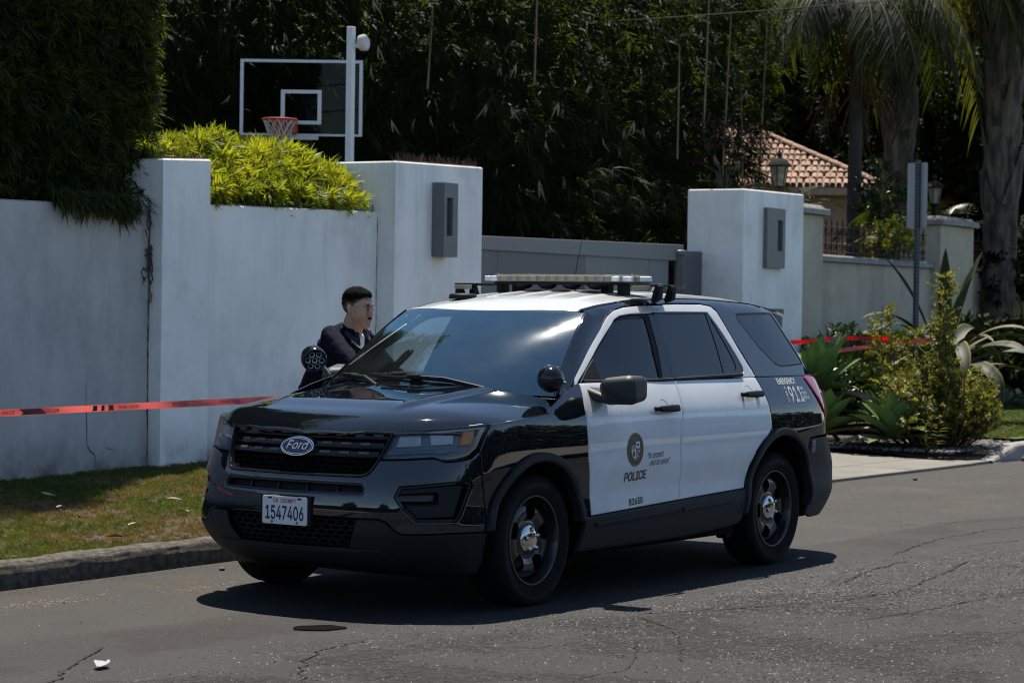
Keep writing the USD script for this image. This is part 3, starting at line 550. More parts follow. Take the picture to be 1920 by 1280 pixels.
# second, smaller wing roof
B2 = HP(Lh + 1.6, 3.0, 0); w2_ = obj('wing_roof', (np.array([HP(Lh - 3, 3.5, Ze), HP(Lh + 2.2, 3.5, Ze), HP(Lh + .4, 5.5, Ze + .85), HP(Lh - 3, 5.5, Ze + .85), HP(Lh + 2.2, 7.5, Ze)]), np.array([[0, 1, 2], [0, 2, 3], [1, 4, 2]])), M_tiles[1], house, False)
obj('wing_wall', prism(Polygon([tuple(HP(t, d, 0)[:2]) for t, d in ((Lh - 3, 3.9), (Lh + 1.8, 3.9), (Lh + 1.8, 7.4), (Lh - 3, 7.4))]), 0, Ze - .02, .01), M_hwall, house, False)
# ---------------------------------------------------------------- patrol car
M_black = mat('car_black_paint', (.0035, .0045, .0065), .5, coat=1.0, spec=.0, coat_ior=1.95)
M_white = mat('car_white_paint', (.62, .63, .63), .35, coat=1.0, var=.07, scale=5, detail=7)
M_trim = mat('textured_grey_plastic', (.011, .0115, .013), .6, bump=.25, bscale=700, spec=.3)
M_gloss = mat('gloss_black_plastic', (.008, .008, .009), .12)
M_matt = mat('matt_black_plastic', (.008, .008, .009), .6, spec=.2)
M_void = mat('unlit_black', (.004, .004, .004), .9, spec=.1)
M_rubber = mat('tyre_rubber', (.0065, .0065, .0065), .8, var=.35, scale=18, spec=.15, obj_space=True)
M_steel = mat('black_wheel_steel', (.007, .007, .008), .30, coat=.7)
M_chrome = mat('chrome', (.85, .83, .80), .08, metallic=1.0, bump=.15, bscale=30)
M_greymetal = mat('grille_block_grey', (.12, .125, .13), .35, metallic=.5)
M_wind = usdkit.material(stage, LK + 'windscreen_glass', {'t': ('transparent_bsdf', {'color': (.46, .55, .55)}), 'g': ('glossy_bsdf', {'color': (.62, .93, 1.0), 'roughness': .012}), 'f': ('fresnel', {'IOR': 2.9}), 'm': ('mix_closure', {}), 'dd': ('diffuse_bsdf', {'color': (.50, .60, .64)}), 'dg': ('glossy_bsdf', {'color': (.9, .95, 1), 'roughness': .13}), 'd': ('mix_closure', {'fac': .45}), 'm2': ('mix_closure', {}), 'ge': ('geometry', {}), 'n': ('noise_texture', {'scale': 5.0, 'detail': 6}), 'mr': ('map_range', {'from_min': .35, 'from_max': .75, 'to_min': .008, 'to_max': .030})},
                         [('f.fac', 'm.fac'), ('t.BSDF', 'm.closure1'), ('g.BSDF', 'm.closure2'), ('ge.position', 'n.vector'), ('n.fac', 'mr.value'), ('mr.result', 'm2.fac'), ('m.closure', 'm2.closure1'), ('d.closure', 'm2.closure2'), ('dd.BSDF', 'd.closure1'), ('dg.BSDF', 'd.closure2')], surface='m2.closure')
M_tint = pane('privacy_glass', (.035, .045, .05), 1.6)
M_side = pane('side_window_glass', (.17, .22, .22), 1.6)
M_lens = pane('clear_lamp_lens', (.80, .82, .80), 1.42)
M_hl_in = mat('lamp_housing_grey', (.22, .28, .36), .35)
M_guide = mat('lamp_light_guide', (.75, .76, .70), .3)
M_reflector = mat('lamp_reflector', (.75, .78, .82), .3, metallic=.5, bump=.6, bscale=90)
M_amber = mat('amber_lens', (.90, .34, .02), .2, coat=.6)
M_red = mat('red_lens', (.28, .006, .012), .1, coat=1.0)
M_redpale = mat('pale_red_lens', (.45, .10, .09), .15, coat=1.0)
M_plate = mat('number_plate_white', (.60, .60, .57), .4)
M_ink = mat('navy_plate_ink', (.012, .016, .05), .5)
M_redink = mat('red_plate_ink', (.45, .05, .02), .5)
M_goldblack = mat('door_lettering_black', (.035, .026, .018), .35)
M_grey = mat('slogan_grey', (.10, .10, .105), .4)
M_decal = mat('white_decal', (.62, .63, .64), .4)
M_gold = mat('seal_gold', (.20, .155, .08), .35, metallic=.3)
M_green = mat('seal_green', (.05, .11, .03), .4)
M_sealblue = mat('seal_blue', (.03, .03, .13), .4)
M_sealred = mat('seal_red', (.36, .02, .03), .4)
M_sealbrown = mat('seal_brown', (.075, .055, .04), .4)
M_emblue = mat('emblem_blue', (.003, .006, .032), .2, coat=1.0)
M_barlens = usdkit.material(stage, LK + 'light_bar_lens', {'t': ('transparent_bsdf', {'color': (.62, .60, .48)}), 'p': ('principled_bsdf', {'base_color': (.30, .285, .21), 'roughness': .3, 'coat_weight': 1.0}), 'm': ('mix_closure', {'fac': .5})},
                            [('t.BSDF', 'm.closure1'), ('p.BSDF', 'm.closure2')], surface='m.closure')
M_seat = mat('seat_cloth', (.022, .023, .026), .85)
M_dash = mat('dashboard_vinyl', (.030, .031, .034), .65)

car = thing('police_suv', 'black and white patrol car with roof light bar parked beside the kerb', 'police car')
US = lambda s: np.interp(s, _pp[:3800, 0], _arc[:3800])
U0, U1 = float(US(0.0)), float(US(2.864))
sw = lambda f: (lambda u, z, off=0.0: f(u, z, off))
def both(name, mesh, m, parent=None, smooth=35, **k):
    """A part on each side of the car: driver's side first."""
    parent = parent or car
    a = obj(name, left(mesh), m, parent, smooth, **k); b = obj(name, right(mesh), m, parent, smooth, **k)
    return a, b
def mirror(half): return half + [(-u, z) for u, z in half[::-1]]
def P_(pts): return clean(Polygon(pts))
circ = lambda u, r, z=.385: Point(u, z).buffer(r, 48)
# -- lower body
core = sbox(-U_MAX + .01, .27, U_MAX - .01, 1.0)
for sg in (-1, 1): core = core.difference(Point(sg * U0, .385).buffer(.452, 32)).difference(Point(sg * U1, .385).buffer(.495, 32))
for g in getattr(core, 'geoms', [core]):
    if g.area > .01: obj('body_core', left(panel(g, S, .06, off=-.06, depth=.01)), M_void, car)
head_pts = [(.632, .973), (.80, .979), (.961, .988), (1.10, 1.0), (1.232, 1.013), (1.19, .953), (1.149, .877), (1.1, .837), (1.025, .822), (.949, .817), (.917, .826), (.883, .836), (.72, .827), (.549, .822)]
gr_half = [(0, .966), (.30, .968), (.618, .968), (.59, .911), (.546, .822), (.515, .772), (.486, .743), (.448, .732), (0, .729)]
bump_half = [(0, .727), (.448, .730), (.488, .741), (.518, .771), (.547, .818), (.72, .823), (.883, .832), (.917, .822), (.949, .813), (1.025, .818), (1.1, .832), (1.152, .872), (1.165, .72), (1.235, .437),
             (.972, .440), (.741, .435), (.688, .439), (.653, .458), (.608, .501), (.562, .515), (.445, .513), (.205, .516), (0, .521)]
slot_half = [(0, .697), (.25, .697), (.465, .695), (.483, .667), (.478, .640), (.25, .636), (0, .633)]
fog_pts = [(.678, .686), (.85, .70), (1.005, .711), (1.105, .709), (1.098, .669), (1.034, .53), (1.001, .498), (.77, .5), (.691, .574), (.649, .629)]
low_half = [(0, .519), (.205, .514), (.443, .511), (.427, .464), (.381, .354), (0, .350)]
clad_half = [(0, .347), (.381, .351), (.424, .437), (.447, .509), (.562, .511), (.608, .497), (.653, .454), (.688, .435), (.741, .431), (.972, .436), (1.237, .433), (1.234, .313), (1.208, .205), (.982, .207), (.707, .219), (.258, .243), (0, .245)]
fog = rnd(P_(fog_pts), .012); slot = rnd(P_(mirror(slot_half)), .012)
mir = lambda p: affinity.scale(p, -1, 1, origin=(0, 0))
bump = P_(mirror(bump_half)).difference(slot).difference(fog).difference(mir(fog)).difference(circ(U0, .448)).difference(circ(-U0, .448))
bumper = obj('front_bumper', left(panel(clean(bump), S, .03, inset=.0015)), M_black, car)
obj('upper_intake', left(panel(slot, S, .05, off=-.05, depth=.01)), M_matt, bumper)
obj('intake_lip', left(panel(clean(slot.buffer(.004).difference(slot.buffer(-.01))), S, .04, off=-.006, depth=.045)), M_gloss, bumper)
for u in (-.30, -.10, .10, .30): obj('intake_divider', left(panel(sbox(u - .004, .638, u + .004, .692), S, .03, off=-.03, depth=.02)), M_gloss, bumper)
clad = P_(mirror(clad_half)).difference(circ(U0, .448)).difference(circ(-U0, .448))
lower = obj('lower_bumper', left(panel(clean(clad), S, .03, inset=.001, off=.004, lip=.006)), M_trim, car)
skid_half = [(0, .333), (.376, .343), (.52, .350), (.56, .346), (.614, .322), (.689, .275), (.72, .252), (.45, .244), (0, .252)]
obj('skid_strip', left(panel(P_(mirror(skid_half)), S, .03, off=.016, lip=.008, depth=.012)), M_trim, lower)
obj('valance', left(panel(P_(mirror([(0, .243), (.258, .241), (.707, .217), (1.19, .2), (1.15, .165), (.7, .19), (0, .21)])), S, .04, off=-.03)), M_matt, lower)
def hexes(poly, w, h, f, off, t=.0045, depth=.012):
    out, x0, y0, x1, y1 = [], *poly.bounds
    k = 0
    for j, y in enumerate(np.arange(y0, y1 + h, h * .75)):
        for x in np.arange(x0 - w, x1 + w, w):
            c = Polygon([(x + (w / 2 if j % 2 else 0) + a * w / 2, y + b * h / 2) for a, b in ((0, 1), (1, .5), (1, -.5), (0, -1), (-1, -.5), (-1, .5))])
            r = c.buffer(.0005).difference(c.buffer(-t)).intersection(poly)
            for g in getattr(r, 'geoms', [r]):
                if g.geom_type == 'Polygon' and g.area > 1e-6: out.append(panel(g, f, .05, lip=.001, depth=depth, off=off))
    return cat(*out)
lowg = P_(mirror(low_half))
obj('lower_grille_back', left(panel(lowg.buffer(.01), S, .05, off=-.085, depth=.005)), M_void, lower)
obj('lower_grille_mesh', left(hexes(lowg, .062, .036, S, -.035)), M_matt, lower, smooth=False, kind='stuff')
for p, fl in ((fog, left), (mir(fog), left)):
    b = obj('fog_lamp_bezel', fl(panel(p.buffer(.003), S, .04, off=-.055, depth=.01)), M_matt, bumper)
    ring = clean(p.buffer(.002).difference(p.buffer(-.014)))
    obj('bezel_rim', fl(panel(ring, S, .04, off=-.012, depth=.04)), M_gloss, b)
    sg = 1 if p is fog else -1
    q = P_([(sg * u, z) for u, z in [(.68, .672), (.86, .686), (1.0, .694), (1.052, .690), (1.03, .62), (.99, .525), (.775, .52), (.70, .592), (.74, .588), (.875, .590), (.90, .600), (.905, .645), (.885, .655), (.67, .643)]])
    obj('bezel_insert', fl(panel(q, S, .03, off=-.02, depth=.02, lip=.006)), M_trim, b)
    q = P_([(sg * u, z) for u, z in [(.655, .606), (.87, .606), (.872, .645), (.655, .638)]])
    obj('fog_lamp', fl(panel(q, S, .03, off=-.022, depth=.02)), M_gloss, b)
# -- grille
gp = P_(mirror(gr_half))
grille = obj('grille', left(panel(gp.buffer(.006), S, .05, off=-.07, depth=.01)), M_void, car)
obj('grille_surround', left(panel(clean(gp.buffer(.001).difference(gp.buffer(-.011))), S, .03, off=.004, depth=.06)), M_gloss, grille)
obj('grille_mesh', left(hexes(clean(gp.buffer(-.012).intersection(sbox(-1, .70, 1, .822))), .064, .034, S, -.03)), M_void, grille, smooth=False, kind='stuff')
for zc, uu in ((.941, .585), (.893, .56), (.846, .535)):
    obj('grille_bar', left(panel(sbox(-uu, zc - .017, uu, zc + .017), S, .04, off=-.016, depth=.04, lip=.008)), M_gloss, grille)
    for k in range(-4, 5):
        u = k * .128 + (.05 if zc < .9 else 0) * np.sign(k)
        if abs(u) < .14 and zc < .94: continue
        if abs(u) > uu - .04: continue
        obj('grille_block', left(panel(sbox(u - .034, zc - .001, u + .034, zc + .014), S, .04, off=-.009, depth=.02, lip=.004)), M_greymetal, grille)
ell = lambda a, b: affinity.scale(Point(0, .876).buffer(1, 32), a, b)
em = obj('emblem', left(panel(ell(.115, .052), S, .02, off=.022, depth=.05, lip=.003)), M_chrome, grille)
obj('emblem_field', left(panel(ell(.108, .046), S, .02, off=.0245, depth=.004, lip=.002)), M_emblue, em)
obj('emblem_script', left(lift_text('Ford', .044, S, 0.002, .861, off=.0265, shear=.28, centre=True, sx=1.12)), M_decal, em, smooth=False)
obj('emblem_line', left(panel(clean(ell(.103, .0415).difference(ell(.1005, .039))), S, .02, off=.0255, depth=.001, lip=.0003)), M_decal, em)
# -- headlamps
hp = rnd(P_(head_pts), .008)
for sg in (1, -1):
    q = hp if sg > 0 else mir(hp)
    rec = lambda a, b, c, d, sg=sg: sbox(min(sg * a, sg * b), c, max(sg * a, sg * b), d)
    def quad(pts, sg=sg): return P_([(sg * u, z) for u, z in pts])
    h = obj('headlight', left(panel(q.buffer(.002), S, .04, off=-.038, depth=.01)), M_hl_in, car)
    obj('lamp_trim', left(panel(clean(q.difference(q.buffer(-.005))), S, .03, off=-.002, depth=.07)), M_gloss, h)
    obj('light_guide', left(panel(quad([(.66, .966), (.96, .979), (1.215, 1.002), (1.178, .95), (1.14, .885), (1.09, .848), (1.02, .832), (.95, .828), (.955, .838), (1.02, .843), (1.08, .858), (1.122, .892), (1.152, .945), (1.172, .985), (.96, .966), (.66, .953)]), S, .03, off=-.010, depth=.03, lip=.005)), M_guide, h)
    obj('reflector', left(panel(quad([(.655, .945), (.82, .952), (.815, .893), (.635, .886)]), S, .02, off=-.026, depth=.02)), M_reflector, h)
    obj('reflector', left(panel(quad([(.885, .955), (1.03, .965), (1.02, .905), (.88, .897)]), S, .02, off=-.026, depth=.02)), M_reflector, h)
    for c, r in ((.74, .028), (.955, .028)): obj('projector', left(xf(lathe([(0, .035), (r * .6, .03), (r, .01), (r + .006, 0), (r + .006, -.02), (0, -.02)], 24), loc=(0, 0, 0), ry=-90, rz=(28 if c < .8 else 42))), M_chrome, h) if 0 else None
    obj('turn_signal', left(panel(quad([(1.08, .975), (1.145, .982), (1.12, .905), (1.05, .90)]), S, .02, off=-.018, depth=.02)), M_amber, h)
    obj('lower_reflector', left(panel(quad([(.58, .865), (1.03, .885), (1.03, .868), (.93, .852), (.88, .858), (.57, .845)]), S, .02, off=-.022, depth=.02)), M_hl_in, h)
    obj('lens', left(panel(q.buffer(-.003), S, .03, off=.001, depth=.004, lip=.002)), M_lens, h)
# -- number plate
fr = lambda u, z, off=0.0: np.stack([np.full_like(np.asarray(u, float) + z, -1.0 - .016) - off, np.asarray(u, float) + 0 * z, z + 0 * np.asarray(u, float)], -1)
pl = rnd(sbox(-.1525, .459, .1525, .611), .012)
obj('plate_bracket', left(panel(sbox(-.17, .455, .172, .618), fr, .1, off=-.006, depth=.035)), M_matt, car)
plate = obj('number_plate', left(panel(pl, fr, .1, off=.0, depth=.004, lip=.002)), M_plate, car)
obj('plate_number', left(lift_text('1547406', .070, fr, 0, .487, off=.0006, centre=True, sx=.62, bold=True)), M_ink, plate, smooth=False)
obj('plate_legend', left(lift_text('CA  EXEMPT', .021, fr, 0, .577, off=.0006, centre=True, sx=.92, bold=True)), M_redink, plate, smooth=False)
for u, z in ((-.10, .598), (.10, .598)): obj('plate_slot', left(panel(rnd(sbox(u - .013, z - .004, u + .013, z + .006), .003), fr, .1, off=.0006, depth=.001, lip=.0005)), M_matt, plate)
for u, z in ((-.085, .472), (.085, .472)): obj('plate_bolt', left(panel(Point(u, z).buffer(.007, 8), fr, .1, off=.003, depth=.003, lip=.001)), M_greymetal, plate)
# -- hood
hs = [(-.880, 0), (-.865, .2), (-.86, .3), (-.80, .5), (-.772, .56), (-.70, .67), (-.62, .77), (-.53, .86), (-.44, .912), (-.2, .935), (.1, .945), (.16, .942), (.21, .90), (.27, .86), (.33, .80), (.24, .6), (.16, .4), (.10, .2), (.08, 0)]
obj('hood', left(panel(P_(hs + [(s, -y) for s, y in hs[::-1]]), HOOD, .028, inset=.002)), M_black, car)
obj('cowl', left(grid(lambda a, b: np.stack([.03 + .30 * np.abs(a / .8) ** 2 + b * .25, a, 1.145 - .03 * np.abs(a) ** 2 + .0 * b], -1), np.linspace(-.9, .9, 30), np.linspace(0, 1, 4))), M_matt, car)
# -- fenders, doors, quarters
door_front = [(2.19, 1.213), (2.165, 1.14), (2.14, 1.08), (2.125, .984), (2.133, .788), (2.18, .595), (2.186, .465)]
seamF = [(3.194, .499), (3.196, .67), (3.17, .80), (3.18, .909), (3.225, 1.027), (3.255, 1.136), (3.27, 1.213)]
doorRr = [(4.024, .523), (4.085, .661), (4.164, .753), (4.25, .81), (4.319, .842), (4.376, .89), (4.375, .95), (4.365, 1.06), (4.345, 1.17), (4.335, 1.213)]
fender = P_([(1.236, 1.011), (1.4, 1.026), (1.6, 1.042), (1.77, 1.055), (1.83, 1.10), (1.90, 1.13), (1.99, 1.16), (2.19, 1.213)] + door_front[1:] + [(2.10, .47), (1.66, .45), (1.237, .436), (1.168, .72), (1.154, .876), (1.193, .953)])
both('fender', panel(clean(fender.difference(circ(U0, .448))), S, .028, inset=.002), M_black)
fdoor = both('front_door', panel(P_(door_front + seamF), S, .022, inset=.002), M_white)
rdoor = both('rear_door', panel(P_(seamF + doorRr[::-1]), S, .022, inset=.002), M_white)
quarter = P_([(4.337, 1.213), (4.347, 1.17), (4.367, 1.06), (4.377, .95), (4.378, .89), (4.32, .84), (4.40, .82), (4.54, .83), (4.80, .80), (4.93, .72), (4.905, .69), (4.95, .803), (5.02, .81), (5.30, .82), (5.30, .92), (5.18, .98), (5.10, 1.09), (5.05, 1.20), (5.05, 1.213)])
both('quarter_panel', panel(clean(quarter.union(circ(U1, .52).intersection(sbox(4.3, .6, 5.0, .95))).difference(circ(U1, .468)).difference(P_(seamF + doorRr[::-1]).buffer(.001))), S, .028, inset=.002), M_black)
tail = [(5.055, 1.205), (5.12, 1.212), (5.32, 1.205), (5.36, 1.1), (5.34, .95), (5.28, .92), (5.20, .985), (5.13, 1.08)]
tl = both('tail_lamp', panel(rnd(P_(tail), .01), S, .03, off=.008, depth=.03, lip=.008), M_red)
for k, fl in enumerate((left, right)):
    obj('tail_lamp_strip', fl(panel(P_([(5.24, 1.10), (5.34, 1.12), (5.32, .96), (5.28, .93), (5.225, .985)]), S, .03, off=.0125, depth=.006)), M_redpale, tl[k])
obj('tailgate', left(panel(P_([(5.32, 1.21), (2 * U_MAX - 5.32, 1.21), (2 * U_MAX - 5.30, .80), (5.30, .80)]), lambda u, z, off=0.0: S(np.where(np.asarray(u) > U_MAX, -(2 * U_MAX - np.asarray(u)), u), z, off), .05)), M_black, car)
rb = P_([(4.93, .70), (4.952, .797), (5.02, .803), (2 * U_MAX - 5.02, .803), (2 * U_MAX - 4.952, .797), (2 * U_MAX - 4.93, .70), (2 * U_MAX - 4.98, .30), (2 * U_MAX - 5.1, .27), (5.1, .27), (4.98, .30)])
obj('rear_bumper', left(panel(clean(rb.difference(circ(U1, .468))), lambda u, z, off=0.0: S(np.where(np.asarray(u) > U_MAX, -(2 * U_MAX - np.asarray(u)), u), z, off), .04, off=.004)), M_trim, car)
both('side_marker', panel(rnd(P_([(4.955, .70), (5.03, .71), (5.03, .79), (4.975, .785)]), .012), S, .02, off=.010, depth=.01), mat('smoked_marker_lens', (.03, .05, .07), .08, coat=1.0))
# wheel arch flares and sills
for u0, r in ((U0, .462), (U1, .505)):
    ring = circ(u0, r).difference(circ(u0, r - .052)).intersection(sbox(u0 - 1, .44 if u0 < 3 else .36, u0 + 1, 2))
    both('wheel_arch_trim', panel(clean(ring), S, .02, off=.024, depth=.06, lip=.010), M_trim)
sill = P_([(2.10, .464), (2.187, .462), (3.194, .496), (4.024, .520), (4.075, .62), (4.06, .45), (4.03, .33), (3.98, .30), (3.833, .285), (3.313, .262), (2.07, .262)])
sl = both('sill_cladding', panel(clean(sill.difference(circ(U0, .455)).difference(circ(U1, .497))), S, .025, off=.012, depth=.03, lip=.008), M_trim)
for k, fl in enumerate((left, right)):
    for q in ([(2.218, .425), (3.148, .450), (3.157, .424), (2.23, .398)], [(3.21, .452), (3.882, .469), (3.849, .443), (3.22, .426)]):
        obj('sill_rib', fl(panel(P_(q), S, .03, off=.020, depth=.012, lip=.006)), M_trim, sl[k])
# handles
for dr, u, z in ((fdoor, 3.015, 1.052), (rdoor, 4.150, 1.112)):
    for k, fl in enumerate((left, right)):
        cup = affinity.scale(Point(u + .0, z + .002).buffer(1, 24), .062, .055)
        obj('handle_cup', fl(panel(cup, lambda a, b, off=0.0, u=u, z=z: S(a, b, off + .0015 - .018 * np.clip(1 - ((a - u) / .06) ** 2 - ((b - z) / .053) ** 2, 0, 1)), .01, lip=.002, depth=.001)), M_white, dr[k])
        mk = lambda du, dz, of, r: manifold3d.Manifold.sphere(r, 14).translate(tuple(map(float, S(u + du, z + dz, of))))
        h_ = manifold3d.Manifold.batch_hull([mk(-.10, -.006, .036, .012), mk(-.10, .006, .036, .012), mk(.0, -.008, .044, .013), mk(.0, .008, .044, .013), mk(.10, -.006, .038, .014), mk(.10, .008, .038, .014)]) + manifold3d.Manifold.batch_hull([mk(-.105, 0, .0, .014), mk(-.10, 0, .034, .014)]) + manifold3d.Manifold.batch_hull([mk(.095, 0, -.005, .022), mk(.10, 0, .030, .020)])
        obj('handle', fl(cat(h_)), M_matt, dr[k], smooth=50)
# decals on the driver's door
sealc = (2.638, .823)
e_ = lambda a, b: affinity.translate(affinity.scale(Point(0, 0).buffer(1, 36), a, b), *sealc)
sd = obj('city_seal', left(panel(e_(.093, .098), S, .015, off=.0018, depth=.0012, lip=.0006)), M_sealbrown, fdoor[0])
def sp(name, poly, m, lev=1): return obj(name, left(panel(affinity.translate(poly, *sealc), S, .015, off=.0018 + .0012 * lev, depth=.0010, lip=.0003)), m, fdoor[0], smooth=False)
sp('seal_ring', clean(Point(0, 0).buffer(1, 36).difference(Point(0, 0).buffer(.95, 36))) if 0 else clean(affinity.scale(Point(0, 0).buffer(1, 36), .091, .096, origin=(0, 0)).difference(affinity.scale(Point(0, 0).buffer(1, 36), .085, .090, origin=(0, 0)))), M_gold)
sp('seal_ring', clean(affinity.scale(Point(0, 0).buffer(1, 36), .064, .068, origin=(0, 0)).difference(affinity.scale(Point(0, 0).buffer(1, 36), .060, .064, origin=(0, 0)))), M_gold)
for k in range(28):
    a = k * 2 * np.pi / 28
    if k in (7, 21): continue
    sp('seal_mark', affinity.rotate(sbox(.070, -.004, .081, .004), math.degrees(a), origin=(0, 0)), M_gold)
sp('seal_laurel', affinity.scale(Point(0, .0).buffer(1, 24), .058, .062, origin=(0, 0)), M_green)

sh = clean(Polygon([(-.046, .046), (.046, .046), (.046, -.012), (.036, -.040), (0, -.060), (-.036, -.040), (-.046, -.012)]))
sp('shield', sh, M_decal, 2)
sp('shield_field', sh.intersection(sbox(-.046, .026, 0, .046)), M_sealblue, 3)
for k in range(4): sp('shield_stripe', sbox(-.046, .0 + k * .0065, -.001, .0033 + k * .0065), M_sealred, 3)
sp('shield_field', clean(sh.intersection(sbox(.004, -.07, .018, 0)).union(sh.intersection(sbox(.004, -.004, .05, .008)))), M_sealred, 3)
sp('shield_charge', affinity.scale(Point(.024, .028).buffer(1, 10), .012, .008), M_sealbrown, 3)
sp('shield_charge', affinity.scale(Point(-.022, -.025).buffer(1, 10), .013, .018), M_green, 3)
sp('shield_charge', affinity.scale(Point(.032, -.022).buffer(1, 6), .007, .016), M_goldblack, 3)
obj('door_lettering', left(lift_text('POLICE', .050, S, 2.528, .640, (1, .04), off=.0022, bold=True, sx=.98)), M_goldblack, fdoor[0], smooth=False)
obj('door_lettering', left(lift_text('82630', .037, S, 2.592, .500, (1, .04), off=.0022, bold=True, sx=.98)), M_goldblack, fdoor[0], smooth=False)
obj('door_lettering', left(lift_text('“to protect', .035, S, 2.775, .765, (1, .03), off=.0022, sx=.78, shear=.25)), M_grey, fdoor[0], smooth=False)
obj('door_lettering', left(lift_text('and to serve”', .035, S, 2.805, .722, (1, .03), off=.0022, sx=.78, shear=.25)), M_grey, fdoor[0], smooth=False)
# 911 decal on the quarter panel
qp = stage.GetPrimAtPath('/World/police_suv/quarter_panel')
for t, h, u, z, d, sx, up in (('EMERGENCY', .036, 4.60, 1.165, (1, 0), .93, (0, 1)), ('911', .096, 4.700, 1.050, (1, 0), .84, (0, 1)), ('CALL', .024, 4.682, 1.048, (0, 1), 1.30, (-1, 0)), ('FIRE', .018, 4.90, 1.124, (1, 0), .9, (0, 1)), ('POLICE', .018, 4.90, 1.094, (1, 0), .9, (0, 1)), ('MEDICAL', .018, 4.90, 1.064, (1, 0), .9, (0, 1))):
    obj('emergency_lettering', left(lift_text(t, h, S, u, z, d, up, off=.0022, bold=True, sx=sx)), M_decal, qp, smooth=False)
# -- greenhouse
seamG = [(1.691, 1.664), (1.66, 1.5), (1.640, 1.36), (1.627, 1.27), (1.62, 1.215)]
fo = [(.522, 1.180), (.552, 1.239), (.807, 1.395), (1.036, 1.523), (1.155, 1.593), (1.256, 1.629), (1.373, 1.649), (1.52, 1.659), (1.691, 1.664)]
fi = [(.585, 1.222), (.70, 1.285), (.782, 1.333), (.943, 1.427), (1.1, 1.512), (1.214, 1.575), (1.29, 1.597), (1.417, 1.609), (1.612, 1.614)]
gl = [(.81, 1.226), (.815, 1.345), (.988, 1.437), (1.169, 1.547), (1.262, 1.575), (1.347, 1.584), (1.558, 1.589), (1.53, 1.48), (1.496, 1.381), (1.466, 1.226)]
frame = P_(fo + [(1.689, 1.622), (1.612, 1.614)] + fi[::-1][1:])
ro = [(1.695, 1.664), (2.0, 1.675), (2.325, 1.677), (2.443, 1.666), (2.492, 1.633), (2.576, 1.416), (2.64, 1.30), (2.67, 1.264), (2.69, 1.215)]
ri = [(1.693, 1.622), (2.0, 1.624), (2.363, 1.625), (2.436, 1.515), (2.519, 1.359), (2.556, 1.283), (2.549, 1.256), (2.525, 1.236), (2.50, 1.232)]
rframe = P_(ro + [(2.4, 1.217), (2.4, 1.228)] + ri[::-1])
grr = [(1.722, 1.616), (2.340, 1.619), (2.283, 1.248), (1.648, 1.230)]
grq = [(2.378, 1.598), (2.43, 1.452), (2.475, 1.325), (2.478, 1.284), (2.446, 1.258), (2.318, 1.251)]
for k, fl in enumerate((left, right)):
    fd, rd = fdoor[k], rdoor[k]
    obj('window_frame', fl(panel(frame, G, .03, inset=.0015)), M_white, fd)
    bp = P_([(1.612, 1.612), (1.688, 1.620), (1.66, 1.5), (1.640, 1.36), (1.625, 1.27), (1.618, 1.217), (1.49, 1.217), (1.555, 1.4)])
    obj('pillar_cover', fl(panel(bp, G, .04, off=-.003)), M_gloss, fd)
    hole = P_(fi + [(1.555, 1.4), (1.49, 1.218), (.60, 1.218)])
    obj('window_seal', fl(panel(clean(hole.difference(P_(gl))), G, .012, off=-.006, lip=.001)), M_matt, fd)
    if k == 0: obj('window_glass', fl(panel(P_(gl).buffer(.004), G, .04, off=-.012, depth=.004, lip=.001)), M_side, fd)
    obj('window_frame', fl(panel(rframe, G, .03, inset=.0015)), M_white, rd)
    hole = P_(ri + [(1.62, 1.222), (1.63, 1.27), (1.64, 1.36), (1.66, 1.5)])
    obj('window_seal', fl(panel(clean(hole.difference(P_(grr)).difference(P_(grq))), G, .012, off=-.006, lip=.001)), M_gloss, rd)
    obj('window_glass', fl(panel(P_(grr).buffer(.004), G, .04, off=-.010, depth=.004, lip=.001)), M_tint, rd)
    obj('quarter_light', fl(panel(P_(grq).buffer(.004), G, .04, off=-.010, depth=.004, lip=.001)), M_tint, rd)
    for d_, a, b in ((fd, .62, 1.612), (rd, 1.625, 2.50)):
        s_ = np.linspace(a, b, 16); zb = np.interp(s_, [.6, 1.22, 1.62, 2.50], [1.218, 1.213, 1.217, 1.232])
        obj('belt_moulding', fl(tube(np.column_stack([s_, G(s_, zb)[:, 1] + .004, zb]), .012, 8)), M_matt, d_)
for k, fl in enumerate((left, right)):
    obj('pillar_lining', fl(panel(clean(P_([(.53, 1.2), (.56, 1.235), (.82, 1.39), (1.045, 1.515), (1.17, 1.585), (1.3, 1.625), (1.69, 1.65), (2.3, 1.66), (2.44, 1.65), (2.6, 1.35), (2.64, 1.225), (1.6, 1.21), (.6, 1.21)]).difference(P_(gl)).difference(P_(grr)).difference(P_(grq))), G, .03, off=-.032, depth=.004)), M_dash, car)
ups = [(1.04, 1.530), (1.155, 1.598), (1.256, 1.634), (1.373, 1.654), (1.52, 1.664), (1.691, 1.669), (2.0, 1.680), (2.325, 1.682), (2.447, 1.671), (2.497, 1.636), (2.58, 1.419), (2.645, 1.303), (2.675, 1.266), (2.695, 1.215), (3.56, 1.213), (3.525, 1.289), (3.44, 1.46), (3.345, 1.639)]
top = [(s, float(_gr(s)) - .001) for s in np.linspace(3.42, .985, 30)]
upper = P_(ups + top)
gd = rnd(P_([(2.753, 1.618), (3.315, 1.628), (3.399, 1.463), (3.505, 1.289), (3.30, 1.282), (3.12, 1.278), (3.042, 1.295), (2.883, 1.408), (2.735, 1.583)]), .015)
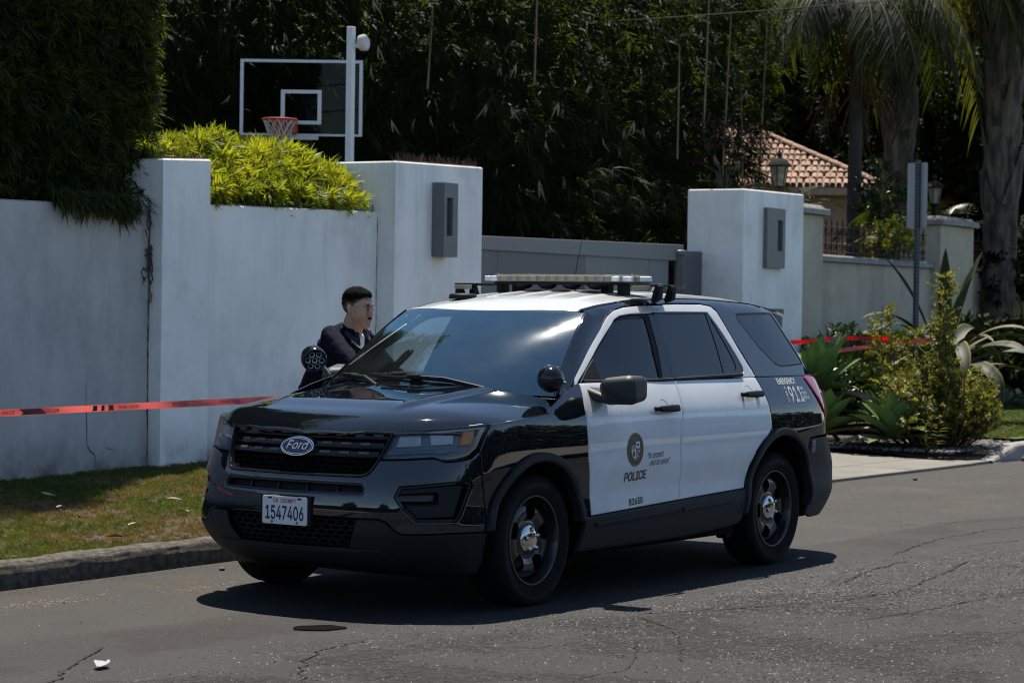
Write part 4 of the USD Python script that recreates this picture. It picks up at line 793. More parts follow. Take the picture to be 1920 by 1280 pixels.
for k, fl in enumerate((left, right)):
    up_ = obj('upper_body_side', fl(panel(clean(upper.difference(gd)), G, .03, inset=.001)), M_black, car)
    obj('cargo_window', fl(panel(gd, G, .04, off=-.003, depth=.004, lip=.002)), M_tint, up_)
    obj('window_seal', fl(panel(clean(gd.buffer(.004).difference(gd.buffer(-.008))), G, .04, off=-.001, depth=.006, lip=.002)), M_matt, up_)
# windscreen pillars: from the glass edge to the door frame
tt = np.linspace(0, 1, 24)
fo_l = np.array([(.36, 1.125), (.45, 1.17)] + fo[:5] + [(1.045, 1.60)]) if 0 else np.array([(.40, 1.13), (.552, 1.242), (.807, 1.398), (1.036, 1.526), (1.06, 1.545)])
_fl = np.concatenate([[0], np.cumsum(np.linalg.norm(np.diff(fo_l, axis=0), axis=1))]); _fl /= _fl[-1]
def pillar(a, b):
    A = WS(np.ones_like(a), a); q = np.stack([np.interp(a, _fl, fo_l[:, i]) for i in (0, 1)], -1); B = G(q[..., 0], q[..., 1])
    n = np.array([-.45, .6, .5]); return A + (B - A) * b[..., None] + (np.sin(np.pi * b) * .012)[..., None] * n
both('windscreen_pillar', grid(pillar, tt, np.linspace(0, 1, 7))[:1] + (grid(pillar, tt, np.linspace(0, 1, 7))[1][:, ::-1],), M_black)
wv, wt = np.linspace(-1, 1, 61), np.linspace(-.02, 1, 31)
ws = obj('windscreen', left(grid(lambda a, b: WS(a, b), wv, wt)), M_wind, car, smooth=True)
both('windscreen_seal', tube(WS(np.full(24, .992), np.linspace(0, 1, 24), .002), .0045, 6), M_gloss)
obj('shade_band', left(grid(lambda a, b: WS(a, b, -.004), np.linspace(-.99, .99, 40), np.linspace(.93, 1, 4))), M_void, ws)
obj('frit_band', left(grid(lambda a, b: WS(a, b, -.004), np.linspace(-.99, .99, 40), np.linspace(-.02, .035, 4))), M_void, ws)
# roof
rs = [(.815 + .15 * (y / .655) ** 2 + .01, y) for y in np.linspace(-.60, .60, 25)]
rs = rs + [(s, float(roof_edge(s)[1]) - .018) for s in np.linspace(1.02, 3.72, 20)] + [(s, -float(roof_edge(s)[1]) + .018) for s in np.linspace(3.72, 1.02, 20)]
def ROOFB(s, y, off=0.0):
    p = ROOF(s, y, off); b = np.zeros(p.shape[:-1])
    for yc in (0, .2, -.2, .4, -.4): b = b + .007 * np.exp(-((np.asarray(y) - yc) / .028) ** 4) * sstep(s, 1.15, 1.4) * (1 - sstep(s, 3.2, 3.5))
    p[..., 2] += b; return p
roof = obj('roof', left(panel(P_(rs), ROOFB, .022)), M_white, car)
both('roof_ditch_strip', grid(lambda a, b: np.stack([a, roof_edge(a)[1] - .022 + .03 * b, _gr(a) + .001 + .004 * np.sin(np.pi * b)], -1), np.linspace(1.0, 3.6, 40), np.linspace(0, 1, 5)), M_black)
obj('rear_spoiler', left(hull([(s, y, z) for y in (-.40, .40) for s, z in ((3.55, 1.672), (3.74, 1.640), (3.74, 1.615), (3.58, 1.59))])), M_black, car)
obj('rear_window', left(grid(lambda v, t: np.stack([3.70 + (1 - t) * .22 - (.30 + .10 * (1 - t)) * np.abs(v) ** 2.5, v * (.56 + .30 * (1 - t)), 1.22 + .385 * t], -1), np.linspace(-1, 1, 24), np.linspace(0, 1, 8))), M_tint, car)
# strap shadowless details: roof puck, shark fins, whip aerial
obj('roof_antenna_puck', xf(lathe([(0, .035), (.075, .033), (.085, .025), (.088, .0), (0, 0)], 32), loc=tuple(ROOF(1.16, .36) * [1, 1, 1] + [0, 0, -.002])), M_matt, car)
for s, y in ((2.05, .10), (2.55, -.22)): obj('fin_aerial', hull([(s + a, y + b, float(_rc(s)) + c) for a, b, c in ((-.09, 0, -.01), (.09, -.03, -.01), (.09, .03, -.01), (-.02, -.02, .045), (-.02, .02, .045), (.075, -.015, .055), (.075, .015, .055), (.03, 0, .06))]), M_trim, car)
# -- light bar
ZB = 1.800
pln = [(1.60, 0), (1.60, .38), (1.66, .47), (1.80, .555), (1.90, .555), (1.90, 0)]
outl = P_(pln + [(a, -b) for a, b in pln[::-1]])
bar = obj('light_bar', left(prism(outl.buffer(-.006), ZB - .012, ZB + .004, .003)), M_matt, car)
cuts = [-.60, -.385, -.255, -.105, .105, .255, .385, .60]
for a, b in zip(cuts[:-1], cuts[1:]):
    seg = clean(outl.intersection(sbox(0, a + .0015, 9, b - .0015)))
    sg_ = obj('lamp_module', left(prism(seg, ZB + .004, ZB + .050, .010)), M_barlens, bar)
    n_ = 3 if b - a > .16 else 2
    for k in range(n_):
        y = a + (b - a) * (k + .5) / n_; x0 = 1.60 + (max(0, abs(y) - .40) / .1 * .06 if abs(y) < .5 else .06 + (abs(y) - .5) / .09 * .14)
        obj('reflector', left(box(x0 + .018, x0 + .04, y - .055, y + .055, ZB + .008, ZB + .040, .004)), M_reflector, sg_)
for y in (-.50, -.255, .255, .50): obj('bar_screw', xf(lathe([(0, .008), (.006, .008), (.008, 0)], 8), loc=(1.75, y, ZB + .050)), M_chrome, bar)
for y in (-.30, -.12, .06, .24):
    obj('speaker_dome', xf((lambda m: (m[0], m[1]))(ellipsoid((0, 0, 0), (.06, .062, .032), 2)), loc=(1.66, y, ZB - .012)), M_matt, bar)
for y in (-.45, .45, 0.33, -.33): obj('bar_foot', box(1.70, 1.78, y - .025, y + .025, 1.715, ZB - .010, .004), M_matt, bar)
for sg in (1, -1):
    br = obj('mount_bracket', cat(*[xf(box(1.62, 1.88, min(sg * .56, sg * .745), max(sg * .56, sg * .745), ZB - .022, ZB - .008, .003))],
             hull([(a, sg * w, z) for a in (1.64, 1.70) for w, z in ((.735, ZB - .01), (.755, ZB - .02), (.725, 1.69), (.70, 1.69))]),
             hull([(a, sg * w, z) for a in (1.80, 1.86) for w, z in ((.735, ZB - .01), (.755, ZB - .02), (.725, 1.69), (.70, 1.69))])), M_matt, car)
    obj('side_lamp', box(1.575, 1.612, min(sg * .60, sg * .715), max(sg * .60, sg * .715), 1.752, 1.782, .004), M_barlens, br)
    for a in (1.67, 1.83): obj('clamp', hull([(a + i * .02, sg * w, z) for i in (-1, 1) for w, z in ((.70, 1.675), (.755, 1.70), (.76, 1.745), (.735, 1.775))]), M_matt, br)
obj('whip_aerial', cat(tube([(2.35, .30, 1.73), (2.35, .30, 1.77)], [.02, .012], 10), tube([(2.35, .30, 1.77), (2.36, .275, 1.95), (2.38, .245, 2.13)], [.0045, .003, .0018], 6)), M_matt, car)
# -- mirrors and spot lamps
for sg in (-1, 1):
    hd = manifold3d.Manifold.batch_hull([manifold3d.Manifold.sphere(r, 24).translate((s, sg * y, z)) for s, y, z, r in
        ((.590, 1.045, 1.128, .036), (.585, 1.055, 1.195, .062), (.590, 1.205, 1.140, .046), (.595, 1.185, 1.215, .058), (.690, 1.03, 1.135, .028), (.690, 1.04, 1.222, .034), (.70, 1.215, 1.145, .032), (.70, 1.205, 1.232, .036))])
    if sg < 0: hd = hd.translate((-.64, 1.0, -1.18)).scale((.9, .92, .93)).translate((.64, -1.0, 1.178))
    if sg > 0: hd = hd.translate((-.585, -1.02, 0)).rotate((0, 0, -66)).translate((.62, .965, 0))     # the far mirror is folded back
    mr = obj('mirror', cat(hd), M_matt if 0 else mat('mirror_shell_grey', (.014, .0138, .0135), .5, bump=.1, bscale=900) if sg < 0 else LK + 'mirror_shell_grey', car, smooth=60)
    arm = manifold3d.Manifold.batch_hull([manifold3d.Manifold.sphere(r, 16).translate((s, sg * y, z)) for s, y, z, r in ((.60, .87, 1.165, .035), (.72, .87, 1.165, .03), (.62, 1.04, 1.115, .024), (.70, 1.04, 1.115, .022))])
    obj('mirror_arm', cat(arm), LK + 'mirror_shell_grey', mr, smooth=60)
    if sg < 0: obj('mirror_glass', hull([(.722, sg * y, z) for y, z in ((1.02, 1.125), (1.02, 1.24), (1.215, 1.14), (1.215, 1.25))] + [(.73, sg * y, z) for y, z in ((1.02, 1.125), (1.02, 1.24), (1.215, 1.14), (1.215, 1.25))]), M_chrome, mr)
    obj('mirror_sail', (left if sg < 0 else right)(panel(P_([(.60, 1.218), (.815, 1.226), (.815, 1.345), (.70, 1.283)]), G, .03, off=.004, lip=.003)), M_matt, mr)
for sg, c, dirn in ((-1, (.290, -.845, 1.240), (.75, .55, .1)), (1, (.315, .860, 1.315), (-.55, -.72, -.40))):
    d = np.array(dirn) / np.linalg.norm(dirn); x = np.cross([0, 0, 1], d); x /= np.linalg.norm(x); y = np.cross(d, x); R = np.stack([x, y, d], 1)
    pr = [(0, -.085), (.03, -.082), (.055, -.065), (.072, -.035), (.078, 0), (.076, .03), (.070, .036), (.066, .030), (0, .026)]
    v, f = lathe(pr, 32); sl_ = obj('spot_lamp', (v @ R.T + c, f[:, ::-1] if 0 else f), M_gloss, car, smooth=50)
    v, f = lathe([(0, .034), (.05, .033), (.066, .031), (.066, .028), (0, .028)], 32); obj('lens', (v @ R.T + c, f), M_lens, sl_)
    for k in range(7):
        a = k * np.pi / 3; o = np.array([.042 * np.cos(a), .042 * np.sin(a), .027]) if k < 6 else np.array([0, 0, .027])
        v, f = lathe([(.018, .004), (.012, .001), (.006, -.004), (0, -.006)], 12); obj('reflector', ((v + o) @ R.T + c, f), M_reflector, sl_)
    base = np.array([.44, sg * .84, 1.215]); e = np.array(c) - d * .05
    obj('lamp_stem', cat(tube([base, (base + e) / 2 + [0, 0, .01], e], .013, 10), ellipsoid(base * .35 + e * .65, (.022, .022, .022), 2)), M_chrome, sl_)
# -- wipers
def wiper(blade, arm):
    w = obj('wiper', left(tube([WS(v, t, .016) for v, t in blade], .008, 6)), M_matt, car)
    obj('wiper_arm', left(tube([WS(v, t, o) for v, t, o in arm], [.010, .012, .014][:len(arm)], 8)), M_matt, w)
    m = arm[0]; p = WS(m[0], m[1], .024); obj('wiper_joint', left(box(p[0] - .02, p[0] + .02, p[1] - .045, p[1] + .045, p[2] - .012, p[2] + .012, .004)), M_matt, w)
wiper([(-.98, .045), (-.75, .075), (-.52, .07), (-.30, .05)], [(-.70, .085, .022), (-.45, .06, .03), (-.25, -.01, .02)])
wiper([(-.30, .095), (.0, .085), (.20, .075), (.42, .055)], [(.04, .09, .022), (.30, .065, .03), (.62, -.01, .02)])
# -- wheels
tyre_prof = [(.243, -.085), (.252, -.100), (.275, -.112), (.310, -.1215), (.338, -.119), (.354, -.108), (.3610, -.094), (.3625, -.070), (.3555, -.068), (.3555, -.060), (.3630, -.058), (.3632, -.022), (.356, -.020), (.356, -.012), (.3633, -.010), (.3633, .010), (.356, .012), (.356, .020),
             (.3632, .022), (.3630, .058), (.3555, .060), (.3555, .068), (.3625, .070), (.3610, .094), (.354, .108), (.345, .114), (.338, .119), (.325, .1208), (.323, .1225), (.310, .1225), (.308, .1212), (.280, .114), (.262, .107), (.258, .109), (.252, .106), (.243, .090)]
def tyre_mesh():
    v, f = lathe(tyre_prof, 96, 'y')
    return v, f
# wheel built with its outer side along -y (the driver's side)
face = np.array([(0, .040), (.055, .046), (.085, .046), (.105, .040), (.125, .050), (.150, .058), (.185, .050), (.205, .036), (.212, .02), (.212, .008), (.205, .02), (.18, .036), (.15, .044), (.125, .036), (.105, .028), (.05, .032), (0, .028)])
mf = manifold3d.Manifold.revolve(manifold3d.CrossSection([face[::-1]] if 0 else [face[::-1].tolist()]), 72)
if mf.volume() < 1e-6: mf = manifold3d.Manifold.revolve(manifold3d.CrossSection([face.tolist()]), 72)
for k in range(5):
    cs = manifold3d.CrossSection([[(.113, -.020), (.113, .020), (.135, .040), (.165, .046), (.186, .036), (.192, 0), (.186, -.036), (.165, -.046), (.135, -.040)]])
    if cs.area() < 1e-9: cs = manifold3d.CrossSection([[(.113, -.020), (.135, -.040), (.165, -.046), (.186, -.036), (.192, 0), (.186, .036), (.165, .046), (.135, .040), (.113, .020)]])
    mf = mf - manifold3d.Manifold.extrude(cs.offset(.008, manifold3d.JoinType.Round, 2, 24).offset(-.006, manifold3d.JoinType.Round, 2, 24), .2).translate((0, 0, -.05)).rotate((0, 0, 72 * k + 15))
disc = cat(mf)
hoop_prof = [(.252, .100), (.247, .108), (.238, .108), (.232, .100), (.228, .085), (.222, .050), (.212, .030), (.205, -.02), (.215, -.09), (.235, -.10), (.247, -.095)]
wheelz = []
for wi, (s, y, rot) in enumerate(((0, -1, 0), (2.864, -1, 24), (0, 1, 10), (2.864, 1, 40))):
    c = np.array([s, y * .832, .363])
    def place(m, y=y, c=c, rot=rot):
        v, f = m; v = np.asarray(v)
        # local: axis z outwards -> world outward = y * Y
        R = trimesh.transformations.rotation_matrix(math.radians(rot), (0, 0, 1))[:3, :3]; v = v @ R.T
        w = np.stack([v[:, 0] * (1 if y < 0 else -1), v[:, 2] * y, v[:, 1]], 1)
        return w + c, np.asarray(f)
    def placey(m, **k): return place((np.stack([m[0][:, 0], m[0][:, 2] * 1, m[0][:, 1] * -1 * -1], 1) if 0 else m[0], m[1]))
    wh = UsdGeom.Xform.Define(stage, path_for('wheel', car)).GetPrim()
    obj('tyre', place(lathe(tyre_prof, 96)), M_rubber, wh)
    obj('rim', cat(place((disc[0] + [0, 0, .020], disc[1])), place(lathe(hoop_prof, 72))), M_steel, wh)
    obj('brake_disc', place(lathe([(0, -.01), (.16, -.01), (.165, -.03), (.165, -.05), (0, -.05)], 40)), mat('brake_iron', (.05, .045, .04), .5) if wi == 0 else LK + 'brake_iron', wh)
    cap = [place(lathe([(0, .098), (.022, .097), (.044, .094), (.064, .088), (.080, .078), (.086, .071), (.087, .058)], 40))]
    hub = obj('hub_cap', cat(*cap), M_chrome, wh, smooth=60)
    for k in range(5):
        a = 2 * np.pi * k / 5 + .4
        v, f = lathe([(0, .110), (.007, .109), (.0125, .105), (.015, .078)], 12); obj('lug_nut', place((v + [.058 * np.cos(a), .058 * np.sin(a), -.006], f)), M_chrome, wh, smooth=50)
    # raised sidewall lettering
    tm = meshkit.text_mesh('GOODYEAR', .022, .002); v = tm.vertices.copy(); v[:, 0] -= v[:, 0].mean(); r = .293 + v[:, 1]; a = np.pi / 2 - v[:, 0] / .30 * 1.3 - math.radians(rot)
    zz = np.interp(r, [.280, .308], [.1145, .1215]) + v[:, 2] - .0005
    obj('sidewall_lettering', place((np.stack([r * np.cos(a), r * np.sin(a), zz], 1), tm.faces)), mat('raised_rubber', (.03, .03, .03), .6) if wi == 0 else LK + 'raised_rubber', wh, smooth=False)
    inner = [(.45 * np.cos(a), .45 * np.sin(a)) for a in np.linspace(-.05, np.pi + .05, 24)]
    R_ = .44 if s < 1 else .48
    v, f = grid(lambda a, b: np.stack([s + R_ * np.cos(a), y * (.50 + .43 * b), .385 + R_ * np.sin(a)], -1), np.linspace(-.15, np.pi + .15, 30), np.linspace(0, 1, 3)); obj('wheel_arch_liner', (v, f), M_void, car)
# -- underside and cabin
obj('underbody', cat(box(-.62, -.47, -.70, .70, .26, .45), box(-.47, .46, -.55, .55, .24, .8), box(.47, 2.38, -.90, .90, .235, .38), box(2.36, 3.36, -.55, .55, .27, .6), box(3.36, 3.85, -.75, .75, .30, .5)), M_void, car)
obj('exhaust_bracket', box(2.33, 2.40, -.88, -.80, .20, .30, .01), M_matt, car)
obj('dashboard', cat(hull([(a, y, z) for y in (-.76, .76) for a, z in ((.22, 1.06), (.45, 1.125), (.80, 1.11), (.92, 1.0), (.92, .75), (.3, .75))])), M_dash, car)
sw_ = xf(lathe([(.165, .0), (.178, .012), (.19, 0), (.178, -.012), (.165, 0)], 36), ry=-62, loc=(1.02, -.38, 1.05)); obj('steering_wheel', cat(sw_, xf(box(-.16, .16, -.02, .02, -.01, .01), ry=-62, loc=(1.02, -.38, 1.05)), tube([(1.02, -.38, 1.05), (.85, -.38, .97)], .03, 8)), M_dash, car)
for y in (-.38, .38):
    st = obj('seat', cat(hull([(s, y + d, z) for d in (-.25, .25) for s, z in ((1.30, .62), (1.85, .60), (1.30, .75), (1.80, .70))]), hull([(s, y + d, z) for d in (-.24, .24) for s, z in ((1.74, .70), (1.90, .68), (1.92, 1.28), (2.02, 1.27))])), M_seat, car)
    obj('headrest', hull([(s, y + d, z) for d in (-.13, .13) for s, z in ((1.95, 1.33), (2.03, 1.33), (1.96, 1.50), (2.05, 1.49))]), M_seat, st)
obj('rear_seat', cat(hull([(s, y, z) for y in (-.68, .68) for s, z in ((2.35, .60), (2.85, .6), (2.35, .76), (2.8, .72))]), hull([(s, y, z) for y in (-.68, .68) for s, z in ((2.72, .72), (2.90, .70), (2.92, 1.28), (3.02, 1.27))])), M_seat, car)
obj('cage_partition', hull([(x, y, z) for x in (2.13, 2.15) for y, z in ((-.78, .8), (.78, .8), (-.76, 1.15), (.76, 1.15), (-.58, 1.60), (.58, 1.60))]), M_void, car)
obj('headliner', left(grid(lambda a, b: ROOF(a, b) - np.array([0, 0, .035]), np.linspace(.95, 3.5, 20), np.linspace(-.56, .56, 9))), M_dash, car)
obj('rear_view_mirror', hull([WS(.0 + a, .80 + b, -.09 + c) * [1, 1, 1] for a in (-.15, .15) for b in (-.03, .04) for c in (-.02, .02)]), M_matt, car)
obj('toll_tag', left(grid(lambda a, b: WS(a, b, -.006), np.linspace(-.62, -.50, 4), np.linspace(.83, .90, 4))), M_decal, car)
# ---------------------------------------------------------------- plants
def quat_from(fwd, roll):
    """Unit quaternions (w, x, y, z) that turn +x into fwd, rolled about it."""
    f = fwd / np.linalg.norm(fwd, axis=1, keepdims=True); x = np.array([1.0, 0, 0])
    # build: yaw-pitch from x to f, then roll about f
    yaw, pitch = np.arctan2(f[:, 1], f[:, 0]), -np.arcsin(np.clip(f[:, 2], -1, 1))
    def q(ax, a): o = np.zeros((len(a), 4)); o[:, 0] = np.cos(a / 2); o[:, 1 + ax] = np.sin(a / 2); return o
    def mul(a, b):
        w = a[:, 0] * b[:, 0] - (a[:, 1:] * b[:, 1:]).sum(1)
        return np.column_stack([w, a[:, :1] * b[:, 1:] + b[:, :1] * a[:, 1:] + np.cross(a[:, 1:], b[:, 1:])])
    return mul(mul(q(2, yaw), q(1, pitch)), q(0, np.asarray(roll)))
def instancer(name, parent, protos, m, pos, fwd, roll, scale, kind='stuff'):
    p = path_for(name, parent); pi = UsdGeom.PointInstancer.Define(stage, p); paths = []
    for i, pr in enumerate(protos):
        usdkit.mesh(stage, f'{p}/sprig_{i:03d}', pr, m, smooth=False); paths.append(Sdf.Path(f'{p}/sprig_{i:03d}'))
    n = len(pos); q = quat_from(np.asarray(fwd, float), np.broadcast_to(roll, (n,)))
    pi.CreatePrototypesRel().SetTargets(paths)
    pi.CreateProtoIndicesAttr(Vt.IntArray.FromNumpy(np.arange(n, dtype=np.int32) % len(protos)))
    pi.CreatePositionsAttr(Vt.Vec3fArray.FromNumpy(np.asarray(pos, np.float32)))
    pi.CreateOrientationsAttr(Vt.QuathArray([Gf.Quath(float(a), float(b), float(c), float(d)) for a, b, c, d in q]))
    s = np.broadcast_to(np.asarray(scale, float).reshape(-1, 1), (n, 3)) if np.ndim(scale) else np.full((n, 3), scale)
    pi.CreateScalesAttr(Vt.Vec3fArray.FromNumpy(np.ascontiguousarray(s, np.float32)))
    return tag(pi, kind=kind)
def blade(p, d, up, L, w, droop=.3, fold=.25, n=4):
    """One lance-shaped leaf."""
    d = d / np.linalg.norm(d); s = np.cross(d, up); s /= max(np.linalg.norm(s), 1e-6); u = np.cross(s, d); V, F = [], []
    ws = np.interp(np.linspace(0, 1, n + 1), [0, .12, .4, .75, 1], [.25, .75, 1, .6, .02]) * w / 2
    for i in range(n + 1):
        t = i / n; c = p + d * L * t + np.array([0, 0, -1.0]) * droop * L * t * t
        V += [c - s * ws[i] + u * fold * ws[i], c, c + s * ws[i] + u * fold * ws[i]]
    for i in range(n):
        a = 3 * i
        F += [(a, a + 3, a + 4), (a, a + 4, a + 1), (a + 1, a + 4, a + 5), (a + 1, a + 5, a + 2)]
    return np.array(V), np.array(F)
def bamboo_sprig(seed, n=13, L=.15, w=.017, stem=.20, droop=.35):
    r = np.random.default_rng(seed); ms = []
    for k in range(n):
        t = r.random(); p = np.array([stem * t, 0, -.25 * stem * t * t]) + r.normal(0, .012, 3); a = r.uniform(0, 2 * np.pi); sp = r.uniform(.25, 1.0)
        d = np.array([1.0, sp * np.cos(a), sp * np.sin(a)]); ms.append(blade(p, d, np.array([0, 0, 1.0]) + r.normal(0, .2, 3), L * r.uniform(.65, 1.2), w * r.uniform(.8, 1.2), droop * r.uniform(.3, 1.4), n=3))
    return cat(*ms)
def round_sprig(seed, n=14, L=.06, w=.045, stem=.16):
    r = np.random.default_rng(seed); ms = []
    for k in range(n):
        t = (k + .5) / n; a = k * 2.4; p = np.array([stem * t, 0, 0]); d = np.array([.7, np.cos(a), np.sin(a)]); ms.append(blade(p, d, np.array([1.0, 0, .3]) + r.normal(0, .3, 3), L * r.uniform(.7, 1.1), w, .1, n=2))
    return cat(*ms)
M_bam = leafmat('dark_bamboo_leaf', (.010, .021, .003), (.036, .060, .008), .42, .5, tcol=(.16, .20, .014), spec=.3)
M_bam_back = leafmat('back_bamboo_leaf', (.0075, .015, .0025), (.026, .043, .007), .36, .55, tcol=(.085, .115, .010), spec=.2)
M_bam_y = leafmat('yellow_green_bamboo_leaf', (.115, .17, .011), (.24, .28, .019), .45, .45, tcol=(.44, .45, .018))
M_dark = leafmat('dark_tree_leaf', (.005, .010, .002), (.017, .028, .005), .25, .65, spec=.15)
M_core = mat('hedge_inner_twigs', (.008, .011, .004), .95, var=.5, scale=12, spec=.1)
M_culm = mat('bamboo_culm', (.11, .068, .03), .5, var=.3, scale=6, stretch=(1, 1, .3))
M_bark = mat('grey_bark', (.07, .055, .045), .95, var=.4, scale=9, bump=.8, bscale=40)
bam = [bamboo_sprig(s, 14, .115, .014, .13, .35) for s in range(5)]; bam_y = [bamboo_sprig(20 + s, 16, .105, .0145, .10, .22) for s in range(5)]
rv = np.random.default_rng(21)
def hedge_face(P0, P1, z0, z1, out, dens, lump, depth, rg, skew=0.0):
    """Sprigs over an upright face from P0 to P1 with outward direction out; returns positions and directions."""
    P0, P1, out = np.array(P0, float), np.array(P1, float), np.array(out, float); L = np.linalg.norm(P1 - P0); n = int(L * (z1 - z0) * dens)
    a, z = rg.random(n), rg.uniform(z0, z1, n); p = P0 + (P1 - P0) * a[:, None]; b = meshkit.fbm(np.stack([p[:, 0] * 1.3, p[:, 1] * 1.3, z * 1.1], -1), 4, 3)
    k = (b - .5) * 2 * lump - depth * rg.random(n) ** 1.6; pos = np.column_stack([p + out * k[:, None], z])
    d = np.column_stack([np.tile(out, (n, 1)) + rg.normal(0, .5, (n, 2)), rg.normal(-.25, .45, n)]); return pos, d
def fol(name, thing_, protos, m, parts, rg, s=(.8, 1.35)):
    pos = np.vstack([p for p, d in parts]); d = np.vstack([d for p, d in parts]); n = len(pos)
    return instancer(name, thing_, protos, m, pos, d, rg.uniform(-.6, .6, n), rg.uniform(*s, n))
# dark hedge overhanging the left wall
hl = thing('bamboo_hedge', 'tall dark bamboo hedge overhanging the weathered wall at the left', 'hedge')
W_ = lambda t, o: WP(t, o)
e0, e1 = W_(-7, -.28), W_(.36, -.28)
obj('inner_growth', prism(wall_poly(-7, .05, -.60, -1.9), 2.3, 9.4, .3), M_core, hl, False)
parts = [hedge_face(e0, e1, 5.2, 9.6, no, 60, .22, .35, rv), hedge_face(W_(.22, -.2), W_(.22, -1.9), 5.2, 9.6, ew, 70, .2, .35, rv), hedge_face(e0, e1, 2.42, 5.3, no, 150, .13, .35, rv), hedge_face(W_(-4, -.16), W_(-.25, -.16), 2.66, 3.6, no, 150, .08, .2, rv), hedge_face(W_(.22, -.2), W_(.22, -1.7), 2.6, 5.9, ew, 200, .13, .3, rv)]
n_ = 700; a_ = rv.uniform(-7, .2, n_); pos = np.column_stack([WP(a_, -rv.uniform(.3, 1.6, n_)), rv.uniform(9.2, 9.7, n_)]); parts.append((pos, np.column_stack([rv.normal(0, .5, (n_, 2)), rv.uniform(.3, 1, n_)])))
# tips hanging over the wall's edge
n_ = 130; a_ = rv.uniform(-1.35, -.22, n_); drop = .07 * np.exp(-((a_ + .55) / .40) ** 2); pos = np.column_stack([WP(a_, rv.uniform(-.10, .05, n_)), 2.60 - drop * rv.random(n_)]); parts.append((pos, np.column_stack([np.tile(no, (n_, 1)) * .6 + rv.normal(0, .4, (n_, 2)), rv.uniform(-1.2, -.3, n_)])))
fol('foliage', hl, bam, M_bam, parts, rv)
n_ = 900; a_ = rv.uniform(-3.2, .2, n_); z_ = rv.uniform(2.62, 5.6, n_); b_ = meshkit.fbm(np.stack([a_ * 1.6, 0 * a_, z_ * 1.5], -1), 3, 12); burst_pos = np.column_stack([WP(a_, -.22 + (b_ - .5) * .5), z_]); burst_fw = np.column_stack([np.tile(no, (n_, 1)) + rv.normal(0, .4, (n_, 2)), rv.normal(-.3, .4, n_)])
n2_ = 260; z2_ = rv.uniform(2.8, 5.6, n2_); o2_ = -rv.uniform(.2, 1.5, n2_); b2_ = meshkit.fbm(np.stack([o2_ * 1.6, 0 * o2_, z2_ * 1.5], -1), 3, 13); burst_pos = np.vstack([burst_pos, np.column_stack([WP(.20 + (b2_ - .5) * .4, o2_), z2_])]); burst_fw = np.vstack([burst_fw, np.column_stack([np.tile(ew, (n2_, 1)) + rv.normal(0, .4, (n2_, 2)), rv.normal(0, .4, n2_)])])
# bright clump on the middle wall
hy = thing('bamboo_clump', 'bright yellow-green bamboo clump spilling over the middle of the wall', 'bamboo')
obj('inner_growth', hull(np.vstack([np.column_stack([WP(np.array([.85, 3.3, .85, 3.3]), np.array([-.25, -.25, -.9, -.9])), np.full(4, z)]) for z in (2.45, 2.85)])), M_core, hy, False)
def burst(seed, n=30, L=.125, w=.0175):
    r = np.random.default_rng(seed); ms = []
    for k in range(n):
        a, c = r.uniform(0, 6.28), r.uniform(-.15, 1); sn = math.sqrt(max(0, 1 - c * c)); d = np.array([c, sn * math.cos(a), sn * math.sin(a)]); ms.append(blade(np.array([r.uniform(-.05, .03), 0, 0]) + d * .015, d, np.array([.3, 0, 1.0]) + r.normal(0, .2, 3), L * r.uniform(.6, 1.15), w * r.uniform(.8, 1.15), .22 * r.uniform(.3, 1.5), n=3))
    return cat(*ms)
def mound(a_, f): return 2.58 + (.40 * np.sqrt(np.clip(1 - ((a_ - 2.1) / 1.85) ** 2, 0, 1)) * (.75 + .5 * meshkit.fbm(np.stack([a_ * 1.9, f * 1.5, 0 * a_], -1), 3, 8)) + .10) * np.clip(f * 2.1, .16, 1)
# heads of leaves over the mound: f runs from the wall's edge back over the top
n_ = 330; a_ = rv.uniform(.74, 3.60, n_); f_ = rv.random(n_); pos = np.column_stack([WP(a_, -.02 - f_ * .75), mound(a_, f_) + .06]); fw = np.column_stack([np.tile(no, (n_, 1)) * (1.0 - f_)[:, None] + rv.normal(0, .35, (n_, 2)), .35 + f_ * 1.0 + rv.normal(0, .2, n_)])
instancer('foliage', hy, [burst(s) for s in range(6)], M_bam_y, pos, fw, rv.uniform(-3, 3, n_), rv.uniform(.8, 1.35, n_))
n_ = 420; a_ = rv.uniform(.78, 3.5, n_); f_ = rv.random(n_); instancer('inner_leaves', hy, bam_y, M_bam_y, np.column_stack([WP(a_, -.10 - f_ * .75), 2.56 + (mound(a_, f_) - 2.56) * rv.random(n_) * .85]), np.column_stack([np.tile(no, (n_, 1)) * .5 + rv.normal(0, .6, (n_, 2)), rv.uniform(-.2, .8, n_)]), 0, rv.uniform(.9, 1.3, n_))
for k in range(14): a0 = .6 + k * .2; q = np.append(WP(a0, -.35), 2.4); obj('stem', tube([q, q + [rv.normal(0, .05), rv.normal(0, .05) - .05, .35]], [.008, .004], 5), M_culm, hy)
instancer('leaf_heads', hl, [burst(30 + s, 26, .135, .017) for s in range(5)], M_bam, burst_pos, burst_fw, 0, rv.uniform(.8, 1.35, len(burst_pos)))
